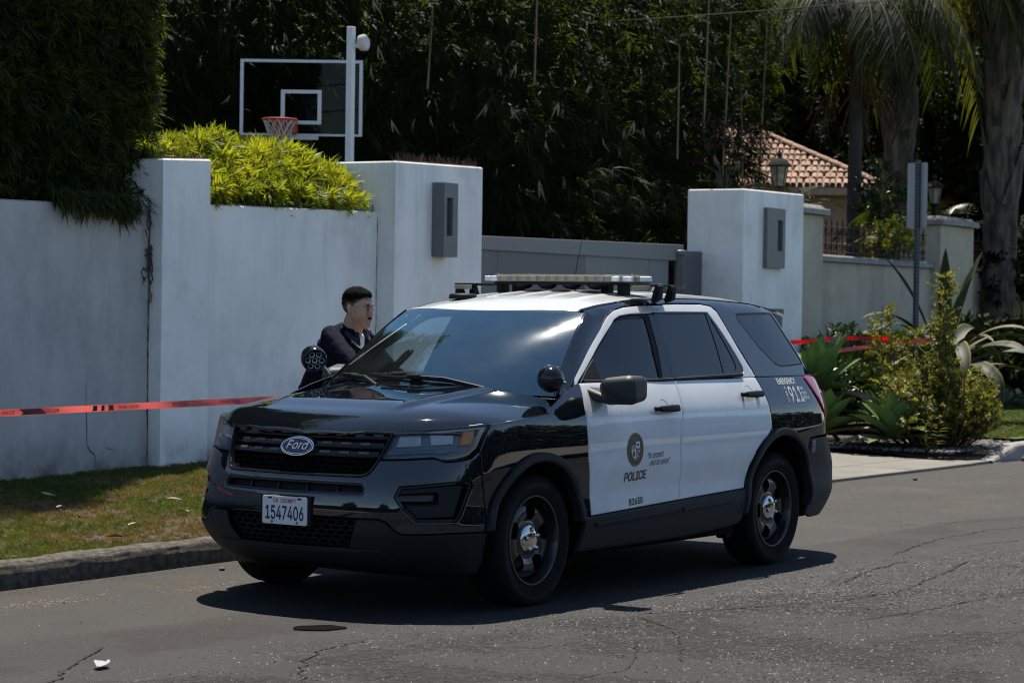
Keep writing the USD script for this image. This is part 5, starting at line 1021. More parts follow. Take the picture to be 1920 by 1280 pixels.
# big dark bamboo screen behind the court and gate
hb = thing('bamboo_hedge', 'very tall dark bamboo screen behind the basketball hoop and the gate', 'hedge')
line = [np.array(p) for p in ((7.0, 14.2), (12.5, 13.2), (17.0, 10.4), (23.2, 9.75))]
parts = []
for a, b in zip(line[:-1], line[1:]):
    o = np.array([(b - a)[1], -(b - a)[0]]); o /= np.linalg.norm(o); parts.append(hedge_face(a, b, .6 if a[0] > 12 else 2.2, 7.6, o, 34, .40, .55, rv)); parts.append(hedge_face(a, b, 2.0, 7.6, o, 8, .75, .2, rv))
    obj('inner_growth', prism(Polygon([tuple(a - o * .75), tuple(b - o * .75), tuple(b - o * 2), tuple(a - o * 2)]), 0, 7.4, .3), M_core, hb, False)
parts.append(hedge_face(line[-1], line[-1] + np.array([.8, 1.4]), 1.5, 7.4, np.array([.87, -.5]), 40, .3, .4, rv))
n_ = 380; k_ = rv.random(n_); seg = (line[2] + (line[3] - line[2]) * k_[:, None]); parts.append((np.column_stack([seg + np.array([.05, -.75]) + rv.normal(0, .22, (n_, 2)), rv.uniform(1.5, 3.6, n_)]), np.column_stack([np.tile([-.2, -.9], (n_, 1)) + rv.normal(0, .5, (n_, 2)), rv.uniform(-.9, .4, n_)])))
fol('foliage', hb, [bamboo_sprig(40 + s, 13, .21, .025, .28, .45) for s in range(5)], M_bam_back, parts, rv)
def on_line(x):
    xs = [p[0] for p in line]; return np.array([x, np.interp(x, xs, [p[1] for p in line])])
for x, off, z0, z1, lean in ((15.55, .42, 4.6, 5.7, .10), (16.9, .42, 4.75, 6.6, .06), (20.75, .55, 4.3, 7.4, .16), (21.35, .5, 3.4, 6.2, .22), (22.2, .25, 2.8, 5.2, -.15), (20.1, .5, 3.9, 5.6, .02), (20.3, .55, 2.7, 3.4, .10), (22.85, .2, 3.2, 7.2, .3), (11.8, .4, 5.0, 6.3, .1)):
    p = on_line(x) + np.array([.0, -off]); obj('culm', tube([(p[0] - lean * .5 + lean * t, p[1], z0 + (z1 - z0) * t) for t in np.linspace(0, 1, 5)], [.017, .016, .015, .013, .008], 7), M_culm, hb)
n_ = 70; x_ = rv.uniform(13, 22, n_); pos = np.array([np.append(on_line(x) + [0, -.45], 0) for x in x_]); pos[:, 2] = rv.uniform(2.6, 6.2, n_)
instancer('dead_leaves', hb, [bamboo_sprig(70, 3, .22, .03, .05, .6)], mat('dead_bamboo_leaf', (.20, .16, .10), .8), pos, np.column_stack([rv.normal(0, .5, (n_, 2)), -np.ones(n_)]), 0, rv.uniform(.5, 1.0, n_))
# dark shrub in front of the right end: small purple-leaved tree and leafy shrub by the right pillar
def shrub(name, label, cat_, c, rad, n, protos, m, stems, ms, rg, up=.5, s=(.7, 1.2), hollow=.5):
    t = thing(name, label, cat_, c); d = rg.normal(0, 1, (n, 3)); d /= np.linalg.norm(d, axis=1, keepdims=True); d[:, 2] = np.abs(d[:, 2]) * 1.0 - .25
    rr = rg.random(n) ** hollow; lump = .7 + .6 * meshkit.fbm(d * 2.3 + 7, 3, int(c[0] * 10) % 97); pos = d * np.array(rad) * (rr * lump)[:, None] + [0, 0, rad[2] * .35]
    fw = d + rg.normal(0, .4, (n, 3)) + [0, 0, up * .4]; instancer('foliage', t, protos, m, pos, fw, rg.uniform(-3, 3, n), rg.uniform(*s, n))
    for k in range(stems):
        e = d[k] * np.array(rad) * .8; obj('stem', tube([[0, 0, -rad[2] * .6], e * .4 + [0, 0, 0], e], [.02, .014, .006], 5), ms, t)
    return t
rnds = [round_sprig(s) for s in range(3)]
M_purple = leafmat('purple_leaf', (.012, .004, .006), (.030, .008, .012), .25, .6, tcol=(.06, .01, .012))
M_green = leafmat('mid_green_leaf', (.012, .028, .004), (.040, .070, .011), .3, .38)
shrub('purple_shrub', 'thin purple-leaved shrub beside the pointed lantern', 'shrub', (20.85, 9.2, 3.7), (.5, .4, .9), 26, [round_sprig(7, 10, .11, .07, .3)], M_purple, 9, M_bark, rv, .6, (.7, 1.1), .45)
shrub('leafy_shrub', 'dark green leafy shrub behind the right end of the gate pillar', 'shrub', (21.3, 8.7, 3.1), (.35, .3, .5), 70, [round_sprig(8, 12, .10, .07, .2)], M_green, 4, M_bark, rv)
shrub('climbing_plant', 'leafy climber growing round the thin palm trunk behind the railing', 'shrub', (25.2, 8.6, 2.9), (.55, .4, 1.05), 120, [round_sprig(9, 9, .10, .065, .22)], M_green, 5, M_bark, rv, .5, (.6, 1.0), .4)
shrub('climbing_plant', 'yellow-green leafy climber twining through the middle of the railing', 'shrub', (24.5, 8.05, 2.65), (.8, .2, .42), 110, [round_sprig(10, 9, .09, .06, .2)], leafmat('lime_leaf', (.05, .08, .008), (.16, .18, .016), .45, .4, tcol=(.35, .36, .02)), 4, M_bark, rv, .5, (.6, 1.0), .4)
shrub('garden_bush', 'sunlit yellow-green bush seen through the railing beside the thick palm', 'bush', (27.5, 9.6, 2.35), (.95, .5, .8), 330, [round_sprig(11, 14, .09, .06, .16)], leafmat('sunny_leaf', (.13, .15, .012), (.28, .27, .03), .45, .45, tcol=(.45, .42, .03)), 3, M_bark, rv, .6, (.7, 1.1), .3)
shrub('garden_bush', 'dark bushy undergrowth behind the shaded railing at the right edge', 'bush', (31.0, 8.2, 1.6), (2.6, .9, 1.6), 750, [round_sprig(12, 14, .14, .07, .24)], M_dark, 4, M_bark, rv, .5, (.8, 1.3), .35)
# palms
M_palmtrunk = mat('palm_trunk', (.016, .012, .009), .95, col2=(.115, .090, .072), scale=7, bump=1.0, bscale=14, stretch=(1, 1, .3), ramp=(.40, .64), detail=7); M_palmring = mat('dark_palm_trunk', (.030, .025, .021), .95, var=.35, scale=6, bump=.6, bscale=40)
M_boot = mat('old_leaf_base', (.018, .012, .009), .9, col2=(.115, .088, .070), scale=8, bump=.8, bscale=20, stretch=(1, 1, .2), ramp=(.38, .66), detail=7)
M_frond = leafmat('palm_leaflet', (.005, .011, .0015), (.020, .030, .004), .40, .6, tcol=(.11, .13, .012)); M_rachis = mat('palm_rachis', (.05, .055, .015), .6); M_thatch = leafmat('dry_thatch', (.06, .04, .02), (.13, .085, .04), .2, .8)
def frond(az, rise, L, seed, nl=46, ll=.62, droop=1.0, hang=.75):
    r = np.random.default_rng(seed); t = np.linspace(0, 1, 12); h = np.array([math.cos(az), math.sin(az), 0]); pts = h * (L * (t - .18 * t ** 3))[:, None] + np.array([0, 0, 1.0]) * (L * (rise * t - droop * t ** 2))[:, None]
    s = np.cross(h, [0, 0, 1.0]); ms = []
    for k in range(nl):
        u = .12 + .88 * (k + .5) / nl; p = np.array([np.interp(u, t, pts[:, i]) for i in range(3)]); tg = np.array([np.interp(u, t, np.gradient(pts[:, i], t)) for i in range(3)]); tg /= np.linalg.norm(tg)
        for sg in (-1, 1): ms.append(blade(p, tg * .55 + s * sg * r.uniform(.5, .9) + [0, 0, -hang * r.uniform(.5, 1.1)], np.array([0, 0, 1.0]) + tg * .3, ll * r.uniform(.7, 1.05) * (1 - .55 * max(0, u - .5)), .030, hang * r.uniform(.4, 1.0), n=3))
    return tube(pts, np.linspace(.022, .004, 12), 5), cat(*ms)
def palm(label, base, H, r0, r1, ring, nf, L, rise0, seed, droop=1.0, boots=0, ll=.62, azs=None, mt=None, thatch=0):
    p = thing('palm_tree', label, 'palm', base); r = np.random.default_rng(seed); zs = np.linspace(0, H, 60)
    rad = r0 + (r1 - r0) * zs / H + .03 * r0 * np.sin(zs * 2 * np.pi / ring) + r.normal(0, .012 * r0, 60); bend = .25 * np.sin(zs / H * 2) * r.uniform(-1, 1)
    obj('trunk', tube(np.column_stack([bend, 0 * zs, zs]), rad, 20), mt or M_palmtrunk, p, 60)
    for k in range(boots):
        a = k * 2.4 + r.normal(0, .1); zb = H * (.36 + .62 * k / boots); ra = np.interp(zb, zs, rad); h = np.array([math.cos(a), math.sin(a), 0]); s = np.cross(h, [0, 0, 1]); w = ra * 1.05; Lb = r.uniform(.75, 1.2); bx = np.array([np.interp(zb, zs, bend), 0, zb])
        V, F = [], []
        for i, (tt, ww, oo) in enumerate(((0, 1.0, -.03), (.25, .9, .02), (.55, .62, .045), (.8, .40, .07), (1, .26, .10))):
            for q in (-1, -.5, 0, .5, 1): V.append(bx + h * (ra * math.sqrt(max(1 - (q * ww * w / ra * .8) ** 2, .1)) + oo + .02 * (1 - q * q)) + s * q * ww * w + [0, 0, Lb * tt])
        for i in range(4):
            for j in range(4): a0 = i * 5 + j; F += [(a0, a0 + 1, a0 + 6), (a0, a0 + 6, a0 + 5)]
        obj('leaf_base', (np.array(V), np.array(F)), M_boot, p, 70)
    top = np.array([bend[-1], 0, H])
    for k in range(nf):
        az = (azs[k] if azs else k * 2.399 + r.normal(0, .15)); ri = rise0 * r.uniform(.3, 1.0); a, b = frond(az, ri, L * r.uniform(.85, 1.1), seed * 100 + k, 44, ll, droop * r.uniform(.8, 1.15))
        f = obj('frond', (b[0] + top, b[1]), M_frond, p, False); obj('rachis', (a[0] + top, a[1]), M_rachis, f)
    if thatch:
        pos = np.column_stack([rv.normal(0, .25, (thatch, 2)) + top[:2], H - rv.random(thatch) * 1.6]); instancer('thatch', p, [bamboo_sprig(90, 12, .7, .04, .2, .6)], M_thatch, pos, np.column_stack([rv.normal(0, .6, (thatch, 2)), -np.ones(thatch)]), 0, rv.uniform(.7, 1.2, thatch))
    return p
palm('slender palm with a thin dark ringed trunk in front of the peach house', (25.92, 9.49, .1), 6.75, .125, .115, .35, 22, 2.4, .75, 3, .95, 0, .75, mt=M_palmring, thatch=16)
palm('thick palm with a pale scarred trunk behind the street sign post', (28.58, 9.78, .1), 8.0, .31, .25, .5, 20, 3.1, .6, 4, 1.0, 18, .8)
palm('stout palm with overlapping old leaf bases at the right edge', (28.9, 8.05, .1), 8.6, .29, .32, .42, 18, 3.2, .6, 5, .95, 26, .8, thatch=30)
# small fan leaves behind the wall
def fan_plant(label, c, n, R, seed):
    t = thing('fan_palm', label, 'plant', c); r = np.random.default_rng(seed)
    for k in range(n):
        az = r.uniform(0, 6.28); el = r.uniform(.3, 1.1); d = np.array([math.cos(az) * math.cos(el), math.sin(az) * math.cos(el), math.sin(el)]); b = d * R * r.uniform(.5, 1); s = np.cross(d, [0, 0, 1.0]); s /= np.linalg.norm(s)
        ms = [blade(b, d * math.cos(a) + s * math.sin(a), np.cross(s, d), R * .62, .055, .25, .4, 3) for a in np.linspace(-1.25, 1.25, 13)]
        lf = obj('leaf', cat(*ms), M_green, t, False); obj('stalk', tube([[0, 0, -.6], b * .5, b], .012, 5), M_rachis, lf)
fan_plant('pale fan leaves rising behind the wide pier below the right lantern', (29.2, 9.6, 2.9), 7, .9, 4); fan_plant('fan palm leaves between the thin palm and the thick palm', (27.2, 9.3, 2.95), 6, .8, 6); fan_plant('low fan leaf showing above the left part of the railing', (23.0, 8.6, 2.45), 4, .75, 9)
# dark trees filling the background
big = [round_sprig(30 + s, 22, .17, .09, .5) for s in range(3)]
def tree(label, c, H, rad, zc, n, seed):
    t = thing('background_tree', label, 'tree', c, group=None); r = np.random.default_rng(seed)
    obj('trunk', cat(tube([(0, 0, -.2), (.1, 0, H * .35), (0, .1, H * .75)], [.28, .2, .08], 9), *[tube([(0, 0, H * .3), (math.cos(a) * rad[0] * .4, math.sin(a) * rad[1] * .4, H * .55), (math.cos(a) * rad[0] * .75, math.sin(a) * rad[1] * .75, H * .72)], [.11, .07, .03], 6) for a in (.3, 1.7, 3.0, 4.4, 5.5)]), M_bark, t)
    d = r.normal(0, 1, (n, 3)); d /= np.linalg.norm(d, axis=1, keepdims=True); k = (.62 + .65 * meshkit.fbm(d * 2.0 + seed, 4, seed)) * r.random(n) ** .28; pos = d * np.array(rad) * k[:, None] + [0, 0, zc]; pos = pos[pos[:, 2] > .2]; m = len(pos)
    fw = d[:m] + r.normal(0, .5, (m, 3)); instancer('crown', t, big, M_dark, pos, fw, r.uniform(-3, 3, m), r.uniform(.8, 1.5, m)); return t
for i, (lab, x, y, H, rad, zc, n) in enumerate((
    ('dark broad tree behind the ridge of the tiled roof', 37, 22.5, 11, (5.2, 4.2, 6.0), 5.6, 2600), ('dark leafy tree between the thick palm and the stout palm', 43, 17.0, 12, (5.0, 4.2, 6.5), 6.0, 2800),
    ('dark tree filling the gap right of the wide pier', 41, 12.2, 11, (4.2, 3.6, 6.0), 5.2, 2600), ('dark tree at the far right edge behind the stout palm', 38, 7.8, 11, (3.8, 3.2, 6.0), 5.0, 2300),
    ('dark tree rising above the right end of the bamboo screen', 30, 17.8, 11, (3.8, 3.2, 4.4), 7.4, 2000))): tree(lab, (x, y, 0), H, rad, zc, n, 50 + i)
n_ = 5200; ang = rv.uniform(-.25, 1.25, n_); R = rv.uniform(60, 70, n_); pos = np.column_stack([EYE[0] + R * np.cos(ang), EYE[1] + R * np.sin(ang), rv.random(n_) ** 1.0 * 13]); k_ = pos[:, 1] > 8; pos = pos[k_]; n_ = len(pos)
ft = thing('far_trees', 'dark mass of far trees closing off the background', 'trees'); tag(ft, kind='stuff')
instancer('crowns', ft, [round_sprig(60, 24, .6, .34, 1.4)], M_dark, pos, rv.normal(0, 1, (n_, 3)), 0, rv.uniform(.8, 1.5, n_))
# agaves: every leaf a part
M_agave = mat('agave_leaf', (.085, .145, .042), .42, var=.25, scale=6); M_agave_d = mat('agave_dry_leaf', (.22, .18, .11), .8, var=.3, scale=9)
def broad_leaf(az, el, L, w, curl, twist=0.0, n=8, cup=.35):
    V, F = [], []; h = np.array([math.cos(az), math.sin(az), 0]); s0 = np.cross(h, [0, 0, 1.0]); p = np.zeros(3); e = el
    for i in range(n + 1):
        t = i / n; d = h * math.cos(e) + np.array([0, 0, 1.0]) * math.sin(e); u = -h * math.sin(e) + np.array([0, 0, 1.0]) * math.cos(e); ww = w / 2 * np.interp(t, [0, .15, .45, .75, .93, 1], [.55, .62, 1, .8, .28, .02]); s = s0 * math.cos(twist * t) + u * math.sin(twist * t)
        V += [p - s * ww + u * cup * ww, p - s * ww * .5 + u * cup * ww * .3, p, p + s * ww * .5 + u * cup * ww * .3, p + s * ww + u * cup * ww]; p = p + d * L / n; e -= curl / n * (.4 + 1.2 * t)
    for i in range(n):
        for j in range(4): a = i * 5 + j; F += [(a, a + 5, a + 6), (a, a + 6, a + 1)]
    return np.array(V), np.array(F)
def agave(label, c, n, L, w, seed, els=(.15, 1.45), curl=.7):
    t = thing('agave', label, 'agave', c); r = np.random.default_rng(seed)
    for k in range(n):
        f = k / n; el = els[0] + (els[1] - els[0]) * f + r.normal(0, .08); m = broad_leaf(k * 2.399 + r.normal(0, .1), el, L * r.uniform(.8, 1.1) * (1 - .25 * f), w * r.uniform(.85, 1.1), curl * r.uniform(.3, 1.3) * (1.2 - f), r.normal(0, .25))
        obj('leaf', m, M_agave if k > 3 else M_agave_d, t, True)
agave('low green agave rosette at the edge of the concrete driveway', (13.95, 3.22, .22), 34, .74, .22, 1); agave('tall green agave rosette behind the low one, under the red tape', (14.25, 4.35, .66), 36, .98, .25, 2, (.1, 1.5))
agave('agave rosette half hidden by the tail lamp of the car', (13.8, 4.05, .25), 30, .72, .21, 3); agave('agave rosette at the foot of the white gate pillar', (14.9, 5.4, .6), 30, .95, .24, 4)
agave('small agave rosette tucked beside the tall shrub', (14.4, 3.55, .3), 26, .66, .19, 8)
# spiky dark agave behind the white pillar
M_spiky = mat('dark_agave_leaf', (.035, .055, .028), .5, var=.2, scale=6)
sp_ = thing('spiky_agave', 'dark narrow spiky agave poking out behind the right gate pillar', 'agave', (19.95, 6.75, .62)); r3 = np.random.default_rng(4)
for k in range(16): obj('leaf', broad_leaf(k * 2.4, .35 + .07 * k, .95, .075, -.25, 0, 6, .5), M_spiky, sp_, True)
shrub('undergrowth', 'dark leafy undergrowth along the foot of the cream garden wall', 'bush', (21.0, 6.9, .35), (2.6, .5, .75), 700, [round_sprig(13, 16, .13, .07, .22)], M_green, 3, M_bark, rv, .5, (.8, 1.3), .35)
shrub('undergrowth', 'low dark shrubs between the huge agave and the wide cream pier', 'bush', (25.2, 6.6, .4), (2.6, .7, .95), 800, [round_sprig(14, 16, .14, .07, .24)], M_dark, 3, M_bark, rv, .5, (.8, 1.3), .35)
shrub('undergrowth', 'shrubby ground plants between the agaves and the tall shrub', 'bush', (15.2, 4.4, .3), (.9, 1.2, .55), 520, [round_sprig(15, 14, .07, .045, .14)], M_green, 3, M_bark, rv, .5, (.8, 1.3), .35)
# variegated agave with curling yellow-edged leaves
M_vari = usdkit.material(stage, LK + 'variegated_agave_leaf', {'a': ('attribute', {'attribute': 'st'}), 's': ('separate_xyz', {}), 'r': ('rgb_ramp', {'ramp': [(0, (.20, .16, .035)), (.07, (.17, .14, .03)), (.12, (.020, .034, .018)), (.5, (.026, .040, .022)), (.88, (.020, .034, .018)), (.93, (.17, .14, .03)), (1, (.20, .16, .035))]}), 'p': ('principled_bsdf', {'roughness': .6, 'specular_ior_level': .25})},
                         [('a.vector', 's.vector'), ('s.x', 'r.fac'), ('r.color', 'p.base_color')], surface='p.BSDF')
va = thing('variegated_agave', 'huge agave with curling yellow-edged leaves behind the shrub', 'agave', (19.55, 5.05, .75)); r3 = np.random.default_rng(12)
for k in range(30):
    f = k / 30; L = r3.uniform(1.5, 2.2); m = broad_leaf(k * 2.399 + r3.normal(0, .12), .25 + 1.15 * f + r3.normal(0, .08), L, r3.uniform(.17, .23), r3.uniform(1.5, 3.0) * (1 if k < 25 else .25), r3.normal(0, .4), 16, .28)
    uv = np.tile(np.array([[0, 0], [.25, 0], [.5, 0], [.75, 0], [1, 0]]), (17, 1)); pth = path_for('leaf', va); usdkit.mesh(stage, pth, m, M_vari, smooth=True, uv=uv)
# tall shrub of small round leaves
M_port = leafmat('small_round_leaf', (.030, .045, .006), (.12, .13, .016), .38, .45, tcol=(.30, .29, .03)); M_portst = mat('reddish_shrub_stem', (.075, .035, .022), .8)
ts = thing('tall_shrub', 'tall upright shrub with small sunlit leaves beside the kerb', 'shrub', (14.55, 3.0, .1)); r4 = np.random.default_rng(31); pos, fw = [], []
for k in range(64):
    main = k < 5; a = r4.uniform(0, 6.28); rr = .72 * math.sqrt(r4.random()); b = np.array([rr * math.cos(a), rr * math.sin(a) * .9, 0]); Hs = [2.0, 1.62, 1.35, 1.28, 1.5][k] if main else r4.uniform(.45, 1.05) * (1.15 - .5 * rr)
    if main: b = np.array([[.0, -.05, 0], [.05, .85, 0], [.25, .40, 0], [-.1, .62, 0], [.15, -.12, 0]][k]) * .8
    tip = b * (1.15 if not main else 1.0) + np.array([r4.normal(0, .05), r4.normal(0, .05), Hs]); base = b * .5; t = np.linspace(0, 1, 8); pts = base + (tip - base) * t[:, None]; pts[:, :2] += (b[:2] * .2) * np.sin(t * np.pi)[:, None]
    obj('stem', tube(pts, np.linspace(.016, .004, 8), 5), M_portst, ts)
    nn = int(90 * Hs) if main else int(60 * Hs)
    for q in range(nn):
        u = r4.uniform(.12, 1); p = np.array([np.interp(u, t, pts[:, i]) for i in range(3)]); aa = r4.uniform(0, 6.28); side = np.array([math.cos(aa), math.sin(aa), r4.uniform(.1, .7)]); ext = r4.random() * (.20 if not main else .17) * (1.1 - u * .75); pos.append(p + side * ext); fw.append(side)
instancer('foliage', ts, [round_sprig(80 + s, 12, .030, .024, .10) for s in range(3)], M_port, np.array(pos), np.array(fw), r4.uniform(-3, 3, len(pos)), r4.uniform(.8, 1.4, len(pos)))
wd = thing('weed', 'small pale green weed sprouting at the edge of the driveway', 'weed', (13.75, 2.72, .06)); r5 = np.random.default_rng(6)
for k in range(6):
    e = np.array([r5.normal(0, .13), r5.normal(0, .13), r5.uniform(.12, .45)]); st_ = obj('stem', tube([[0, 0, 0], e * .5 + [0, 0, .03], e], .005, 5), M_port, wd)
    for q in range(6): aa = r5.uniform(0, 6.28); obj('leaf', blade(e * r5.uniform(.5, 1), np.array([math.cos(aa), math.sin(aa), .3]), np.array([0, 0, 1.0]), .14, .028, .2, n=3), M_port, st_, False)
# grass on the verge
def tuft(seed, n=16, h=.055):
    r = np.random.default_rng(seed); ms = []
    for k in range(n):
        b = r.normal(0, .020, 3) * [1, 1, 0]; d = np.array([r.normal(0, .55), r.normal(0, .55), 1.0]); ms.append(blade(b, d, np.array([1.0, .3, 0]), h * r.uniform(.5, 1.3), .0055, .35, .2, 2))
    return cat(*ms)
M_grass = leafmat('verge_grass_blade', (.030, .066, .007), (.10, .13, .020), .30, .6, tcol=(.18, .20, .025)); M_straw = leafmat('dry_grass_blade', (.13, .095, .04), (.26, .20, .10), .25, .75)
rg_ = np.random.default_rng(9); n_ = 26000; x_, y_ = rg_.uniform(-4.2, 8.6, n_), rg_.random(n_); y_ = road_y(x_) + .15 + (6.28 - road_y(x_) - .15) * y_; dry = meshkit.fbm(np.stack([x_ * 1.1, y_ * 1.1, 0 * x_], -1), 4, 17) + .10 * np.clip((y_ - 3.6) / 2, 0, 1); z_ = verge_z(x_, y_)
k_ = rg_.random(n_) > np.clip((dry - .64) * 5, 0, .6)
gr = thing('verge_grass', 'patchy short grass on the verge between kerb and wall', 'grass'); tag(gr, kind='stuff')
for nm, sel, m in (('green_blades', (dry < .63 + rg_.normal(0, .06, n_)) & k_, M_grass), ('dry_blades', (dry >= .60 + rg_.normal(0, .06, n_)) & k_, M_straw)):
    m_ = int(sel.sum()); instancer(nm, gr, [tuft(s) for s in range(4)], m, np.column_stack([x_[sel], y_[sel], z_[sel] - .004]), np.tile([1.0, 0, 0], (m_, 1)) + np.column_stack([rg_.normal(0, 1, (m_, 2)), 0 * x_[sel]]), 0, rg_.uniform(.6, 1.25, m_))
M_dryleaf = [mat('fallen_leaf_tan', (.36, .30, .21), .8), mat('fallen_leaf_orange', (.26, .10, .035), .8)]
def fallen(seed):
    r = np.random.default_rng(seed); v, f = broad_leaf(0, .1, .12, .035, r.uniform(-.8, 1.2), r.normal(0, .5), 6, .5); return v, f
for i, (x, y, k) in enumerate(((1.1, 3.05, 0), (2.6, 3.9, 0), (2.95, 3.55, 0), (3.6, 3.6, 0), (3.3, 2.8, 0), (3.5, 2.35, 0), (.4, 2.6, 1), (2.4, 2.55, 1), (3.9, 2.2, 1), (-.8, 2.7, 1), (1.6, 4.2, 0), (2.2, 4.8, 0), (1.2, 3.6, 1), (4.1, 4.0, 0), (2.0, 3.3, 0))):
    lf = obj('fallen_leaf', (lambda m: (m[0] @ trimesh.transformations.euler_matrix(0, 0, i * 1.9)[:3, :3].T + [x, y, float(verge_z(np.array(x), np.array(y))) + .045], m[1]))(fallen(i)), M_dryleaf[k], None, True); tag(lf, ('dry tan leaf lying on the grass verge', 'dry orange-brown leaf lying on the grass verge')[k], 'leaf', ('tan leaves scattered on the verge', 'orange leaves scattered on the verge')[k])
# lawn blades and gravel
n_ = 9000; x_, y_ = rg_.uniform(16.3, 24, n_), rg_.uniform(2.8, 8.4, n_); lt = thing('lawn_grass', 'short even turf on the lawn at the right edge', 'grass'); tag(lt, kind='stuff')
instancer('blades', lt, [tuft(40, 22, .04)], leafmat('lawn_blade', (.05, .08, .012), (.11, .14, .022), .3, .6), np.column_stack([x_, y_, .165 + .05 * (y_ - 2.7) / 5.9]), np.column_stack([rg_.normal(0, 1, (n_, 2)), np.zeros(n_)]), 0, rg_.uniform(.8, 1.4, n_))
n_ = 900; x_, y_ = rg_.uniform(13.6, 16.6, n_), rg_.uniform(2.4, 4.0, n_); gv = thing('gravel', 'grey gravel and bark round the shrub', 'gravel'); tag(gv, kind='stuff')
instancer('pebbles', gv, [(lambda m: (m.vertices * [.030, .022, .014], m.faces))(trimesh.creation.icosphere(1))], mat('gravel_stone', (.13, .12, .115), .9, var=.5, scale=15), np.column_stack([x_, y_, .125 + 0 * x_]), rg_.normal(0, 1, (n_, 3)) * [1, 1, .2], 0, rg_.uniform(.5, 1.6, n_))
# ---------------------------------------------------------------- the officer
MF = manifold3d.Manifold
def sph(p, r, k=20): return MF.sphere(r, k).translate(tuple(map(float, p)))
def bone(a, b, ra, rb): return MF.batch_hull([sph(a, ra), sph(b, rb)])
def blob(c, r, k=24): return MF.sphere(1.0, k).scale(tuple(map(float, r))).translate(tuple(map(float, c)))
def soft(m, L, it=12):
    mm = m.refine_to_length(L).to_mesh(); t = trimesh.Trimesh(mm.vert_properties[:, :3], mm.tri_verts, process=True); trimesh.smoothing.filter_taubin(t, .5, .515, iterations=it); return t
def union(ms):
    return MF.batch_boolean(ms, manifold3d.OpType.Add)
M_skin = usdkit.material(stage, LK + 'skin', {'g': ('geometry', {}), 'n': ('noise_texture', {'scale': 30.0, 'detail': 4}), 'r': ('rgb_ramp', {'ramp': [(.3, (.33, .175, .11)), (.7, (.42, .235, .155))]}), 'p': ('principled_bsdf', {'roughness': .48, 'subsurface_weight': .12, 'subsurface_scale': .006})},
                         [('g.position', 'n.vector'), ('n.fac', 'r.fac'), ('r.color', 'p.base_color')], surface='p.BSDF')
M_navy = mat('navy_wool_uniform', (.0035, .0052, .0145), .9, spec=.10, var=.2, scale=25, bump=.25, bscale=260)
M_hair = mat('dark_hair', (.008, .006, .0048), .8, spec=.06, var=.6, scale=120, bump=1.0, bscale=280)
M_fade = mat('short_cropped_hair', (.075, .048, .034), .75, var=.3, scale=200)
M_lip = mat('lip', (.30, .12, .09), .45); M_eye = mat('eye_white', (.55, .53, .50), .2); M_iris = mat('dark_iris', (.012, .008, .006), .1); M_tee = mat('white_undershirt', (.72, .72, .74), .85); M_leather = mat('black_leather', (.006, .006, .006), .3); M_badge = mat('pale_collar_pin', (.6, .6, .58), .25, metallic=.8)
HC = np.array([1.204, 1.20, 1.613]); fdir = np.array([.04, -1.0, -.10]); fdir /= np.linalg.norm(fdir); sdir = np.cross(fdir, [0, 0, 1.0]); sdir /= np.linalg.norm(sdir); udir = np.cross(sdir, fdir)
Rh = np.stack([sdir, fdir, udir], 1)                        # head frame: x to his right, y ahead, z up
HS = 1.02
hw = lambda v: (np.asarray(v) * HS) @ Rh.T + HC
officer = thing('person', 'person in dark navy uniform with moustache leaning on the passenger window', 'person', (0, 0, 0))
head = [blob((0, -.018, .036), (.074, .096, .083)),
        MF.batch_hull([sph((q * x, y, z), r) for q in (-1, 1) for x, y, z, r in ((.030, .046, .054, .026), (.052, .030, .034, .022), (.047, .054, .002, .022), (.040, .058, -.036, .022), (.052, -.002, .010, .022), (.047, .006, -.048, .020), (.026, .066, -.060, .022))]),
        MF.batch_hull([sph((q * x, y, z), r) for q in (-1, 1) for x, y, z, r in ((.047, .004, -.050, .018), (.030, .058, -.055, .020), (.013, .072, -.094, .017))] + [sph((0, .078, -.062), .020)]),
        MF.batch_hull([sph((q * x, y, z), r) for q in (-1, 1) for x, y, z, r in ((.012, .082, .032, .010), (.040, .069, .033, .011))]),
        MF.batch_hull([sph((0, .088, .020), .0075), sph((0, .104, -.020), .0095), sph((.012, .094, -.026), .0078), sph((-.012, .094, -.026), .0078), sph((0, .080, -.03), .01)]),
        MF.batch_hull([sph((q * .020, .084, -.056), .009) for q in (-1, 1)] + [sph((0, .092, -.050), .009)]),
        MF.batch_hull([sph((q * .014, .085, -.073), .008) for q in (-1, 1)] + [sph((0, .090, -.073), .008)])]
hd = union(head)
for s in (-1, 1): hd = hd - blob((s * .030, .090, .009), (.016, .0115, .0085))
for s in (-1, 1): hd = hd + MF.batch_hull([sph((s * .072, -.012, .022), .010), sph((s * .077, -.024, .026), .009), sph((s * .071, -.014, -.026), .008), sph((s * .078, -.026, .004), .009)])
def toworld(m): return m.scale((HS, HS, HS)).transform(np.column_stack([Rh, HC]))
hdw = toworld(hd)
J = {k: np.array(v) for k, v in dict(neck=(1.235, 1.285, 1.480), chest=(1.245, 1.40, 1.30), waist=(1.25, 1.56, 1.06), hip=(1.26, 1.62, .93), rsh=(1.055, 1.31, 1.435), lsh=(1.425, 1.335, 1.435), rel=(.905, 1.00, 1.268), lel=(1.60, 1.20, 1.20), rwr=(.935, .80, 1.262), lwr=(1.66, 1.02, 1.10),
      rhip=(1.16, 1.63, .90), lhip=(1.36, 1.63, .90), rkn=(1.12, 1.56, .48), lkn=(1.42, 1.58, .48), ran=(1.10, 1.60, .09), lan=(1.46, 1.62, .09)).items()}
J['rwr'] = np.array([.765, .60, 1.262])
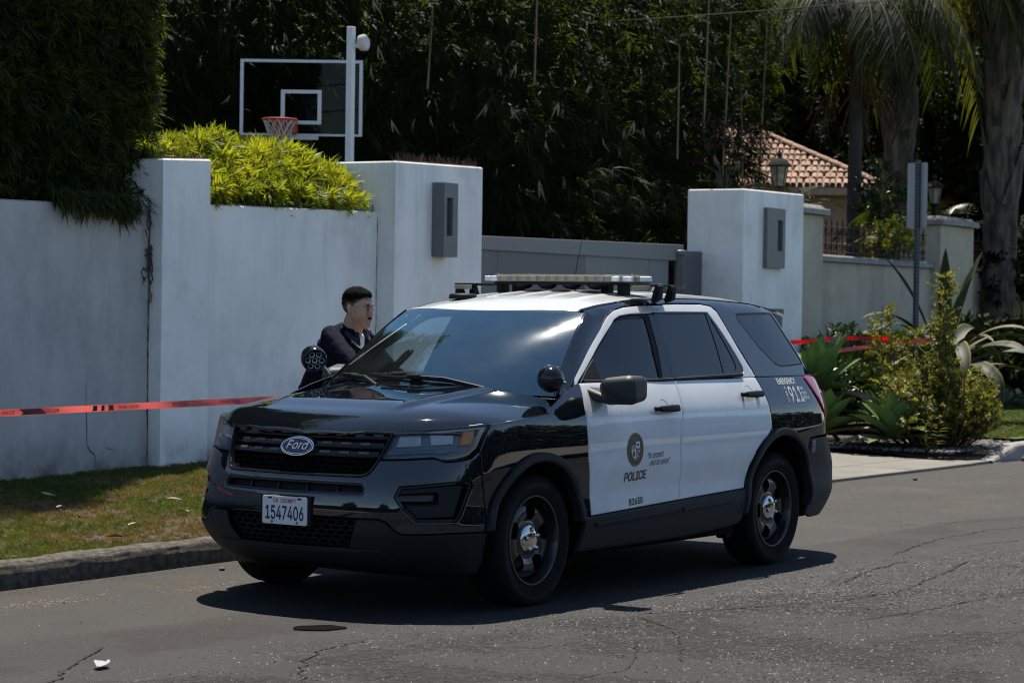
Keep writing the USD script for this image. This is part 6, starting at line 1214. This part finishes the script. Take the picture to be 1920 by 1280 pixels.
def torso(g=0.0):
    return [MF.batch_hull([blob(J['chest'] + [0, -.02, .08], (.17 + g, .115 + g, .10 + g)), blob(J['waist'], (.155 + g, .115 + g, .10 + g))]), MF.batch_hull([blob(J['waist'], (.155 + g, .115 + g, .10 + g)), blob(J['hip'], (.165 + g, .125 + g, .10 + g))]),
            MF.batch_hull([sph(J['rsh'] + [.015, .0, -.01], .066 + g), sph(J['lsh'] + [-.015, 0, -.01], .066 + g), blob(J['chest'] + [0, -.02, .08], (.165 + g, .11 + g, .09 + g)), sph(J['neck'] + [0, .015, -.03], .058 + g)]), bone(J['neck'] + [-.03, .02, .0], J['rsh'] + [.03, 0, .0], .050 + g, .062 + g), bone(J['neck'] + [.03, .02, .0], J['lsh'] + [-.03, 0, .0], .050 + g, .062 + g)]
def arm(g=0.0, sides='rl', to=1.0):
    o = []
    for s in sides:
        sh, el, wr = J[s + 'sh'], J[s + 'el'], J[s + 'wr']; wr = el + (wr - el) * to
        o += [bone(sh, el, .062 + g, .046 + g), bone(el, wr, .046 + g, .030 + g * 1.2)]
    return o
neckb = [bone(hw((0, -.02, -.045)), J['neck'] + [0, .01, -.03], .058, .064), bone(hw((0, .012, -.075)), J['neck'] + [0, -.03, -.03], .042, .045)]
legs = [bone(J[s + 'hip'], J[s + 'kn'], .088, .060) for s in 'rl'] + [bone(J[s + 'kn'], J[s + 'an'], .060, .042) for s in 'rl']
def hand(wr, d, n, side, spread=.30, curl=.25, s=1.0):
    """Palm and five fingers; d ahead, n out of the palm, side towards the thumb."""
    d, n = d / np.linalg.norm(d), n / np.linalg.norm(n); t = np.cross(n, d) * side; t /= np.linalg.norm(t); n = np.cross(d, t) * side; P = lambda a, b, c: wr + (d * a + t * b + n * c) * s
    o = [MF.batch_hull([sph(P(.005, -.018, 0), .018 * s), sph(P(.005, .020, 0), .019 * s), sph(P(.085, -.034, 0), .0115 * s), sph(P(.092, .030, 0), .0125 * s)])]
    for k, (b, L, r) in enumerate(((.030, .078, .0092), (.010, .086, .0094), (-.012, .080, .0090), (-.033, .062, .0080))):
        a = spread * (.9 - .6 * k) ; p = P(.085, b, 0); e = d * math.cos(a) + t * math.sin(a); c = curl * (.5 + .45 * k)
        for i, fr_ in enumerate((.46, .30, .24)):
            q = p + (e * math.cos(c * i) + n * math.sin(c * i)) * L * fr_ * s; o.append(bone(p, q, r * (1 - .08 * i) * s, r * (.93 - .08 * i) * s)); p = q
    p = P(.020, .026, .004); q = P(.052, .062, .012); o.append(bone(p, q, .0125 * s, .0110 * s)); q2 = q + (d * .8 + t * .5 + n * .1) * .034 * s; o.append(bone(q, q2, .0108 * s, .0095 * s)); o.append(bone(q2, q2 + (d * .95 + t * .15) * .026 * s, .0095 * s, .0078 * s))
    return o
hr = hand(J['rwr'], np.array([-.32, -.86, .34]), np.array([-.50, .35, .78]), 1, .50, .28, 1.08); hl_ = hand(J['lwr'], np.array([-.55, -.62, -.2]), np.array([0, -.2, -1.0]), -1, .15, .35)
body = union([hdw] + neckb + torso(-.012) + arm(-.008) + legs + hr + hl_)
bt = soft(body, .0055, 16)
bd = obj('body', (bt.vertices, bt.faces), M_skin, officer, True)
# clothes
def wrinkle(t, amp, sc, seed, mask=None):
    v = t.vertices; k = (meshkit.fbm(v * sc, 3, seed) - .5) * 2 * amp; r = meshkit.noise(np.column_stack([v[:, 0] * 13 + v[:, 2] * 14, v[:, 1] * 11, v[:, 2] * 17 - v[:, 0] * 8]), seed + 3); k = k + (np.abs(r - .5) * 2 - .5) * amp; return v + t.vertex_normals * k[:, None]
shirt = union(torso(.004) + arm(.006, to=.90)); neckcut = bone(J['neck'] + [0, -.02, .12], J['neck'] + [0, -.045, -.03], .088, .060); vcut = MF.batch_hull([sph(J['neck'] + [.0, -.105, -.03], .046), sph(J['neck'] + [0, -.155, -.16], .012), sph(J['neck'] + [0, -.05, .03], .066)])
shirt = shirt - neckcut - vcut - MF.cube((2, 2, .9)).translate((.3, .8, 0))
st_ = soft(shirt, .011, 8); sh_ = obj('uniform_shirt', (wrinkle(st_, .0085, 16, 3), st_.faces), M_navy, officer, True)
tr = union(torso(.006)[1:2] + [bone(J[s + 'hip'], J[s + 'kn'], .098, .072) for s in 'rl'] + [bone(J[s + 'kn'], J[s + 'an'], .072, .058) for s in 'rl']) - MF.cube((2, 2, 1.0)).translate((.3, .8, .99)); tt_ = soft(tr, .02, 6)
obj('trousers', (wrinkle(tt_, .006, 10, 5), tt_.faces), M_navy, officer, True)
obj('belt', cat(MF.batch_hull([blob(J['waist'] + [0, .02, -.05], (.178, .138, .028)), blob(J['waist'] + [0, .022, -.07], (.18, .14, .026))])), M_leather, officer)
for s in 'rl': obj('shoe', cat(MF.batch_hull([sph(J[s + 'an'] + [0, .02, -.05], .042), sph(J[s + 'an'] + [0, -.13, -.058], .034), sph(J[s + 'an'] + [0, -.17, -.062], .028)])), M_leather, officer, 60)
obj('undershirt', cat(MF.batch_hull([sph(J['neck'] + [.0, -.066, -.050], .030), sph(J['neck'] + [0, -.090, -.105], .016), sph(J['neck'] + [-.040, -.056, -.045], .026), sph(J['neck'] + [.040, -.056, -.045], .026), sph(J['neck'] + [-.03, -.085, -.085], .02)])), M_tee, officer, 60)
# collar: a stand round the neck and two wing tips
cc = J['neck'] + np.array([0, -.005, .0]); V = []; n_ = 40
for i in range(n_):
    a = np.radians(40 + 280 * i / (n_ - 1)) + np.pi; rad = np.array([-math.sin(a), math.cos(a), 0]); front = .5 - .5 * math.cos(a - np.pi) ; back = (1 + math.cos(a)) / 2
    p = cc + rad * np.array([.077, .078, 0]); V += [p + [0, 0, -.030 - .02 * (1 - back)], p + rad * .003 + [0, 0, .020 + .022 * back - .02 * (1 - back)], p + rad * .016 + [0, 0, .016 + .02 * back - .025 * (1 - back)], p + rad * .036 + [0, 0, -.022 - .03 * (1 - back)]]
F = []
for i in range(n_ - 1):
    for j in range(3): a = i * 4 + j; F += [(a, a + 4, a + 5), (a, a + 5, a + 1)]
obj('collar', (np.array(V), np.array(F)), M_navy, sh_, 60)
for s in (-1, 1):
    q = cc + np.array([[s * .066, .045, .040], [s * .048, -.055, .012], [s * .030, -.082, -.020], [s * .062, -.122, -.098], [s * .100, -.075, -.050], [s * .112, -.010, -.012], [s * .098, .050, .012]]); m_ = q.mean(0) + [0, -.004, .012]; t_ = np.array([0, -.004, .006])
    V = np.vstack([q + t_, [m_ + t_], q - t_, [m_ - t_]]); F = []
    for a in range(7): b = (a + 1) % 7; F += [(a, b, 7), (b + 8, a + 8, 15), (a, a + 8, b), (b, a + 8, b + 8)]
    obj('collar_wing', (V, np.array(F)), mat('collar_cloth', (.028, .032, .050), .85, spec=.2) if s < 0 else LK + 'collar_cloth', sh_, False)
obj('collar_pin', ellipsoid(J['rsh'] + [.075, -.035, .062], (.007, .007, .007), 1), M_badge, sh_)
obj('pocket_pen', tube([J['chest'] + [.09, -.135, .06], J['chest'] + [.105, -.140, .12]], .004, 6), M_badge, sh_)
# hair, brows, moustache, eyes
ico = trimesh.creation.icosphere(5).vertices; icof = trimesh.creation.icosphere(5).faces
def hair_shell(keep, grow, name, m, seed, amp):
    v = ico.copy(); th = v * np.array([.0765, .0985, .0855]) + np.array([0, -.018, .036]); k = keep(th); f = icof[k[icof].all(1)]; q = th + v * (grow(th) + amp * (meshkit.noise(th * [160, 70, 160], seed) - .3))[:, None]
    used = np.unique(f); mp = np.full(len(v), -1); mp[used] = np.arange(len(used)); obj(name, (hw(q[used]), mp[f]), m, bd, True)
top_line = lambda p: .074 - .010 * np.clip((p[:, 1] + .05) / .1, -1, 1) + .0 * p[:, 1]
hair_shell(lambda p: (p[:, 2] > .060 + .020 * sstep(p[:, 1], .01, .06) + .003 * np.sin(p[:, 1] * 90)) & (p[:, 1] < .085), lambda p: .003 + .014 * sstep(p[:, 2], .058, .10) + .010 * sstep(p[:, 1], .02, .07) * sstep(p[:, 2], .07, .10), 'hair', M_hair, 3, .005)
hair_shell(lambda p: (p[:, 2] > np.where(p[:, 1] < -.045, -.028, np.where(p[:, 1] < .03, .020, .058))) & (p[:, 1] < .05), lambda p: .0012 + 0 * p[:, 0], 'cropped_sides', M_fade, 5, .0012)
hair_shell(lambda p: (p[:, 2] > np.where(p[:, 1] < -.045, .018, np.where(p[:, 1] < .02, .042, .066))) & (p[:, 1] < .045), lambda p: .0026 + 0 * p[:, 0], 'hair_sides', mat('side_hair', (.022, .0155, .012), .8, var=.5, scale=220, spec=.1), 6, .0018)
r7 = np.random.default_rng(5); hp_, hc_ = [], []
for k in range(1500):
    v = r7.normal(0, 1, 3); v[2] = abs(v[2]); v /= np.linalg.norm(v); th = v * np.array([.0765, .0985, .0855]) + np.array([0, -.018, .036])
    if th[2] < .050 + .032 * sstep(th[1], .01, .06) or th[1] > .074: continue
    L = r7.uniform(.016, .030) * (.45 + .55 * sstep(th[2], .06, .10)); d = v + np.array([r7.normal(0, .2), .8 + r7.normal(0, .2), .15 + r7.normal(0, .15)]); d /= np.linalg.norm(d); p0 = th + v * .004
    hp_ += [hw(p0), hw(p0 + (v * .55 + d * .45) * L * .5), hw(p0 + (v * .35 + d * .65) * L + [0, 0, -.003])]; hc_.append(3)
hs_ = UsdGeom.BasisCurves.Define(stage, path_for('hair_strands', bd)); hs_.CreateTypeAttr('linear'); hs_.CreateCurveVertexCountsAttr(Vt.IntArray(hc_)); hs_.CreatePointsAttr(Vt.Vec3fArray.FromNumpy(np.array(hp_, np.float32))); hs_.CreateWidthsAttr(Vt.FloatArray([.0022, .0018, .0006] * len(hc_))); hs_.SetWidthsInterpolation('vertex')
UsdShade.MaterialBindingAPI.Apply(hs_.GetPrim()).Bind(M_hair); tag(hs_, kind='stuff')
for s in (-1, 1):
    e = obj('eye', (hw(ellipsoid((s * .030, .0735, .0085), (.0125, .0110, .0072), 2)[0]), ellipsoid((0, 0, 0), (1, 1, 1), 2)[1]), M_eye, bd, True); obj('iris', (hw(ellipsoid((s * .030 , .0830, .0085), (.0056, .0026, .0056), 2)[0]), ellipsoid((0, 0, 0), (1, 1, 1), 2)[1]), M_iris, e, True)
    obj('eyelid', (lambda m: (hw(m[0]), m[1]))(tube([(s * .016, .082, .012), (s * .030, .0855, .0160), (s * .044, .074, .012)], .0030, 6)), M_skin, bd, True)
    obj('eyebrow', (lambda m: (hw(m[0]), m[1]))(tube([(s * .013, .0915, .0320), (s * .029, .0875, .0350), (s * .050, .066, .0285)], [.0036, .0042, .0018], 6)), M_hair, bd, True)
obj('moustache', (lambda m: (hw(m[0]), m[1]))(cat(tube([(-.031, .076, -.063), (-.018, .091, -.050), (-.006, .0985, -.0445), (.006, .0985, -.0445), (.018, .091, -.050), (.031, .076, -.063)], [.0018, .0038, .0046, .0046, .0038, .0018], 8), tube([(-.018, .092, -.054), (0, .099, -.0495), (.018, .092, -.054)], [.003, .0042, .003], 8))), mat('moustache_hair', (.022, .014, .010), .8, spec=.1), bd, 60)
obj('lips', cat(toworld(MF.batch_hull([sph((s * .021, .083, -.0655), .0030) for s in (-1, 1)] + [sph((0, .0945, -.0635), .0052), sph((0, .0935, -.070), .0052)]))), M_lip, bd, 60)
# ---------------------------------------------------------------- hoop, floodlight post, sign, tape, wires, litter
M_wframe = mat('white_hoop_frame', (.50, .52, .55), .5); M_bglass = pane('backboard_glass', (.55, .62, .62), 1.22); M_hoopred = mat('hoop_red', (.36, .045, .02), .45); M_net = mat('net_cord', (.42, .39, .34), .9)
bx, bz = np.array([12.56, 10.72]), 4.235; bv = np.array([.50, -.866]) ; bv = np.array([.55, -.835]); bn = np.array([-bv[1], bv[0]]) * -1      # along the board; out of its front
hoopt = thing('basketball_hoop', 'glass basketball backboard with a red rim and white net above the bamboo clump', 'basketball hoop')
hw_, hh_ = .765, .475
def BP(a, c, z): return np.append(bx + bv * a + bn * c, bz + z)
def bbox(a0, a1, c0, c1, z0, z1): return hull([BP(a, c, z) for a in (a0, a1) for c in (c0, c1) for z in (z0, z1)])
for a in ((-hw_, hw_, hh_ - .035, hh_), (-hw_, hw_, -hh_, -hh_ + .025)): obj('frame_bar', bbox(a[0], a[1], -.03, .03, a[2], a[3]), M_wframe, hoopt)
for a in (-hw_, hw_ - .04): obj('frame_bar', bbox(a, a + .04, -.03, .03, -hh_ + .026, hh_ - .036), M_wframe, hoopt)
gb = obj('glass', bbox(-hw_ + .04, hw_ - .04, -.006, .006, -hh_ + .026, hh_ - .036), M_bglass, hoopt)
for a in ((-.255, .255, .055, .10), (-.255, .255, -.33, -.285)): obj('target_bar', bbox(a[0], a[1], .008, .013, a[2], a[3]), M_wframe, gb)
for a in (-.255, .205): obj('target_bar', bbox(a, a + .05, .008, .013, -.284, .054), M_wframe, gb)
for a in (-.30, .14): obj('back_brace', bbox(a, a + .025, -.10, -.04, -hh_, hh_), M_matt, hoopt)
M_lowrail = mat('lower_rail_white', (.45, .46, .48), .6); obj('lower_rail', bbox(-.12, .22, .0, .06, -hh_ - .05, -hh_ + .0), M_lowrail, hoopt)
rc = np.append(bx + bv * -.235 + bn * .32, bz - .30); ang = np.linspace(0, 2 * np.pi, 33)
rim = obj('rim', tube(np.array([rc + [.215 * math.cos(a), .215 * math.sin(a), 0] for a in ang]), .013, 8), M_hoopred, hoopt); obj('rim_bracket', cat(bbox(-.34, -.13, .008, .10, -.50, -.30), hull([rc + np.append(-bn * .20 + bv * s * .10, z) for s in (-1, 1) for z in (-.02, .02)] + [rc + np.append(-bn * .30 + bv * s * .10, z) for s in (-1, 1) for z in (-.05, .02)]), bbox(-.08, -.04, .01, .35, -.46, -.30)), M_hoopred, rim)
nt = []
for k in range(12):
    for sg in (-1, 1):
        pts = []
        for j in range(9):
            t = j / 8; r_ = .21 * (1 - .52 * t ** .8); a = 2 * np.pi * (k + sg * t * 1.6) / 12; pts.append(rc + [r_ * math.cos(a), r_ * math.sin(a), -.33 * t])
        nt.append(tube(pts, .0065, 5))
obj('net', cat(*nt), M_net, rim)
obj('support_post', cat(hull([BP(a, c, z) for a in (-.06, .06) for c in (-.95, -.80) for z in (-4.2, .1)]), hull([BP(a, c, z) for a in (-.05, .05) for c in (-.8, -.05) for z in (-.25, -.10)])), M_matt, hoopt)
fp = thing('floodlight_post', 'white square post with a round floodlight in front of the backboard', 'light post', (11.30, 8.99, 0), 4)
M_post = mat('white_post_paint', (.50, .53, .53), .5, var=.08, scale=4); obj('post', box(-.040, .040, -.040, .040, .1, 4.90, .006), M_post, fp)
fv, ff = lathe([(0, .075), (.12, .07), (.155, .04), (.16, 0), (.15, -.06), (.09, -.10), (0, -.11)], 32); fz = np.array([.05, -.96, .12]); fz /= np.linalg.norm(fz); fx = np.cross([0, 0, 1.0], fz); fx /= np.linalg.norm(fx); Rf = np.stack([fx, np.cross(fz, fx), fz], 1)
fl_ = obj('floodlight', (fv * .62 @ Rf.T + [.115, -.10, 4.72], ff), mat('floodlight_shell', (.42, .40, .36), .4), fp); obj('bracket', box(.03, .12, -.10, .02, 4.66, 4.70), M_post, fl_)
# street sign seen nearly edge-on
sg_ = thing('street_sign', 'perforated steel sign post with a blank grey sign back facing the wall', 'sign', (16.23, 4.0, 0), -12)
M_galv = mat('galvanised_steel', (.075, .08, .085), .5, metallic=.5, var=.15, scale=9); M_signback = mat('sign_back_aluminium', (.30, .31, .32), .55, metallic=.3)
obj('post', hull([(x, y, z) for x in (-.026, .026) for y in (-.026, .026) for z in (0, 3.52)]), M_galv, sg_)
obj('post_holes', cat(*[box(-.0268, -.0262, -.009, .009, z - .009, z + .009) for z in np.arange(.1, 3.5, .045)], *[box(-.009, .009, -.0268, -.0262, z - .009, z + .009) for z in np.arange(.1, 3.5, .045)]), M_void, sg_, False, kind='stuff')
pv, pf = prism(rnd(sbox(-.30, -.0, .30, .80), .04), 0, .003, .001); obj('plate', (np.stack([.031 + pv[:, 2] + .0 * pv[:, 0], pv[:, 0] * .5 + .03, 2.70 + pv[:, 1]], 1), pf), M_signback, sg_)
# red barrier tape
def tapemat(name, col, tr):
    return usdkit.material(stage, LK + name, {'p': ('principled_bsdf', {'base_color': col, 'roughness': .35}), 't': ('translucent_bsdf', {'color': tr}), 'm': ('mix_closure', {'fac': .55})}, [('p.BSDF', 'm.closure1'), ('t.BSDF', 'm.closure2')], surface='m.closure')
M_tape = tapemat('red_barrier_tape', (.62, .10, .10), (.85, .16, .15)); M_tape2 = tapemat('deep_red_tape', (.50, .015, .015), (.60, .01, .01)); M_tapeink = mat('faded_tape_ink', (.18, .030, .028), .6); M_tapedark = mat('dark_tape_print', (.05, .012, .012), .6)
def tape(label, pts, w, m, seed, texts=(), blots=(), sag=.0, twist=0.0):
    t = thing('barrier_tape', label, 'tape'); r = np.random.default_rng(seed); p = np.asarray(pts, float); d = np.concatenate([[0], np.cumsum(np.linalg.norm(np.diff(p, axis=0), axis=1))])
    def f(u, v, off=0.0):
        u = np.asarray(u, float); c = np.stack([np.interp(u, d, p[:, i]) for i in range(3)], -1); q = u / d[-1]; c[..., 2] -= sag * 4 * q * (1 - q); tn = np.stack([np.interp(u, d[:-1] * .5 + d[1:] * .5, np.diff(p[:, i]) / np.diff(d)) for i in range(3)], -1)
        n = np.cross(tn, [0, 0, 1.0]); n /= np.linalg.norm(n, axis=-1, keepdims=True); a = twist * np.sin(u * 1.7) + .25 * np.sin(u * 2.3 + seed); up = np.array([0, 0, 1.0]) * np.cos(a)[..., None] + n * np.sin(a)[..., None]
        return c + up * np.asarray(v)[..., None] + n * (np.asarray(off) + .006 * np.sin(u * 9 + v * 30))[..., None]
    V, F = grid(lambda a, b: f(a, b), np.linspace(0, d[-1], 120), np.linspace(-w / 2, w / 2, 4)); obj('band', (V, F), m, t, True)
    b = stage.GetPrimAtPath(str(t.GetPath()) + '/band')
    for s, u0, h, mm in texts: obj('printing', lift_text(s, h, f, u0, -h / 2, off=.0025, bold=True), mm, b, smooth=False)
    for u0, L in blots: obj('dark_print', panel(Polygon([(u0, -w * .40), (u0 + L * .1, -w * .1), (u0 - L * .1, w * .42), (u0 + L * .9, w * .42), (u0 + L * 1.15, -w * .40)]), lambda a, c, off=0.0: f(a, c, off), .03, lip=.002, depth=.0005, off=.002), M_tapedark, b, False)
    return t
tape('faded red barrier tape with blotched printing stretched in front of the left wall', [(-5, 3.0, .885), (-.16, 3.0, .923), (2.32, 3.0, .944), (4.6, 3.02, .98)], .046, M_tape, 1,
     [('POLICE LINE', 5.20, .020, M_tapeink), ('DO NOT CROSS', 5.93, .020, M_tapeink), ('POLICE LINE', 6.46, .020, M_tapeink), ('DO NOT CROSS', 6.98, .020, M_tapeink), ('POLICE', 4.86, .020, M_tapeink)], [(5.02, .20), (5.68, .04), (5.76, .03), (5.83, .05)])
tape('deep red barrier tape in shade behind the shrub, upper of the two strips', [(15.0, 6.0, 1.22), (17.15, 6.0, 1.262), (18.4, 6.0, 1.31), (19.4, 5.7, 1.30)], .055, M_tape2, 2, twist=.3)
tape('sunlit red barrier tape tied to the tall shrub, lower of the two strips', [(15.4, 6.6, .93), (14.95, 4.9, 1.132), (14.47, 3.0, 1.358)], .048, M_tape, 3, [('POLICE LINE DO NOT CROSS', 2.0, .016, M_tapeink)], twist=.35)
# overhead cable among the palms and lines across the street
def cable(label, a, b, sag, r):
    t = np.linspace(0, 1, 24)[:, None]; p = np.array(a) * (1 - t) + np.array(b) * t; p[:, 2] -= (sag * 4 * t * (1 - t))[:, 0]
    w = obj('overhead_cable', tube(p, r, 6), M_matt, None, True); return tag(w, label, 'cable')
def far_point(u, v, D): d = _d + _r * ((u - 960) / 4493) + _u * ((640 - v) / 4493); return EYE + d * D
cable('thin dark cable crossing in front of the palms at the top right', (17.2, 8.9, 5.60), (26.6, 0.2, 7.35), .10, .008)
for i, (y, z) in enumerate(((-14.0, 6.6), (-14.3, 7.3), (-13.6, 8.4), (-14.6, 9.4), (-14.0, 10.3))): cable(['lowest','second lowest','middle','second highest','highest'][i] + ' power line along the far side of the street', (-40, y, z), (60, y + .8, z + .3), 1.0, .02)
# litter
pp = thing('litter', 'crumpled white paper scrap lying on the asphalt', 'litter', (-3.13, -.67, .006), 30)
gv_, gf_ = grid(lambda a, b: np.stack([a, b, .012 + .03 * meshkit.noise(np.stack([a * 28, b * 34, 0 * a], -1), 4) * np.clip(1 - (a / .075) ** 2, .1, 1)], -1), np.linspace(-.07, .07, 12), np.linspace(-.035, .035, 8)); gv_[:, 1] *= np.clip(1.15 - np.abs(gv_[:, 0]) / .075, .25, 1); obj('paper', (gv_, gf_), mat('white_paper', (.32, .32, .33), .8), pp, False)
M_stone = mat('loose_stone', (.10, .085, .065), .9, var=.4, scale=30)
for i, (x, y, s, lab) in enumerate(((.25, 1.50, .018, 'small dark pebble in the gutter between kerb and car'), (14.75, 1.98, .05, 'rounded stone at the foot of the kerb ramp right of the driveway'), (10.9, 1.62, .025, 'small dark clod on the asphalt in front of the driveway'))):
    ic = trimesh.creation.icosphere(2); v = ic.vertices * (s * np.array([1.2, .9, .7])) * (1 + .3 * (meshkit.fbm(ic.vertices * 2 + i, 3) - .5))[:, None]; tag(obj('stone', (v + [x, y, s * .5], ic.faces), M_stone, None, 60), lab, 'stone')
# the far side of the street, seen only in the car's paint and glass
for i, (x, y, H) in enumerate(((-26, -19, 6), (-12, -20, 5), (1, -21, 5.5), (13, -20.5, 5), (24, -21, 6.5), (36, -21, 6), (-34, -6, 7), (-36, 10, 7))):
    t = thing('street_tree', 'dark green street tree ' + ('straight across from the front wheel', 'left of the camera by the far kerb', 'across from the rear wheel', 'across from the driveway', 'across from the kerb ramp', 'farthest right on the far side', 'beyond the end of the street at the left', 'at the bend behind the left wall')[i], 'tree', (x, y, 0)); r = np.random.default_rng(300 + i); obj('trunk', tube([(0, 0, 0), (.1, 0, H * .5)], [.22, .12], 8), M_bark, t)
    d = r.normal(0, 1, (420, 3)); d /= np.linalg.norm(d, axis=1, keepdims=True); pos = d * np.array([3.2, 2.4, H * .42]) * (r.random(420) ** .3 * (.7 + .5 * meshkit.fbm(d * 2 + i, 3, i)))[:, None] + [0, 0, H * .55]; instancer('crown', t, [round_sprig(200, 16, .5, .3, .9)], M_green, pos, d, 0, r.uniform(.7, 1.2, 420))

fh = thing('hedge_across_street', 'long dark hedge along the far side of the street', 'hedge'); obj('inner_growth', cat(prism(sbox(-60, -19.5, 70, -15.5), 0, 3.6, .5), prism(sbox(-50, -15.5, -46, 30), 0, 4.5, .5)), M_core, fh, False)
n_ = 5000; k_ = rv.random(n_) < .8; x_ = np.where(k_, rv.uniform(-55, 45, n_), rv.uniform(-46, -45.4, n_)); y_ = np.where(k_, rv.uniform(-15.6, -15.2, n_), rv.uniform(-15, 28, n_)); instancer('foliage', fh, [round_sprig(210, 14, .22, .13, .4)], M_green, np.column_stack([x_, y_, rv.uniform(.2, 4.2, n_)]), np.column_stack([np.where(k_, 0, 1), np.where(k_, 1, 0), np.full(n_, .1)]) + rv.normal(0, .5, (n_, 3)), 0, rv.uniform(.7, 1.3, n_))

M_chip = usdkit.material(stage, LK + 'road_chipping', {'o': ('object_info', {}), 'r': ('rgb_ramp', {'ramp': [(0, (.009, .008, .0072)), (.45, (.024, .0215, .020)), (.78, (.046, .041, .038)), (1, (.15, .142, .132))]}), 'p': ('principled_bsdf', {'roughness': .6})}, [('o.random', 'r.fac'), ('r.color', 'p.base_color')], surface='p.BSDF')
rc_ = np.random.default_rng(77); n_ = 420000; x_ = rc_.uniform(-5.5, 14, n_); y_ = -9 + (road_y(x_) + 8.7) * rc_.random(n_) ** .6; fx_ = (x_ - EYE[0]) * _d[0] + (y_ - EYE[1]) * _d[1]; sx_ = (x_ - EYE[0]) * _r[0] + (y_ - EYE[1]) * _r[1]; seal_ = meshkit.fbm(np.stack([x_ * .55, y_ * .9, 0 * x_], -1), 4, 51); edge_ = -1.0 - .088 * x_ + .7 * (meshkit.fbm(np.stack([x_ * .5, 0 * x_, 0 * x_], -1), 3, 6) - .5) + .0 * x_
left_ = np.clip((x_ + 3.2) / 2.6, .22, 1)
k_ = (np.abs(sx_) < fx_ * .235) & (fx_ > 6.5) & (rc_.random(n_) < np.where(y_ < edge_ - .3, np.clip((seal_ - .38) * 5, .35, 1), np.where(y_ < edge_, .25, .012)) * left_); x_, y_ = x_[k_], y_[k_]; n_ = len(x_)
stn = []
for q in range(4):
    ic = trimesh.creation.icosphere(0); stn.append((ic.vertices * (1 + rc_.normal(0, .18, (12, 1))) * [1.1, .9, .55], ic.faces))
instancer('chippings', rd, stn, M_chip, np.column_stack([x_, y_, .004 * (meshkit.fbm(np.stack([x_ * .4, y_ * .4, 0 * x_], -1)) - .5) - .0005]), rc_.normal(0, 1, (n_, 3)) * [1, 1, .25], 0, np.clip(rc_.gamma(4, .0009, n_) + .0018, 0, .0085))
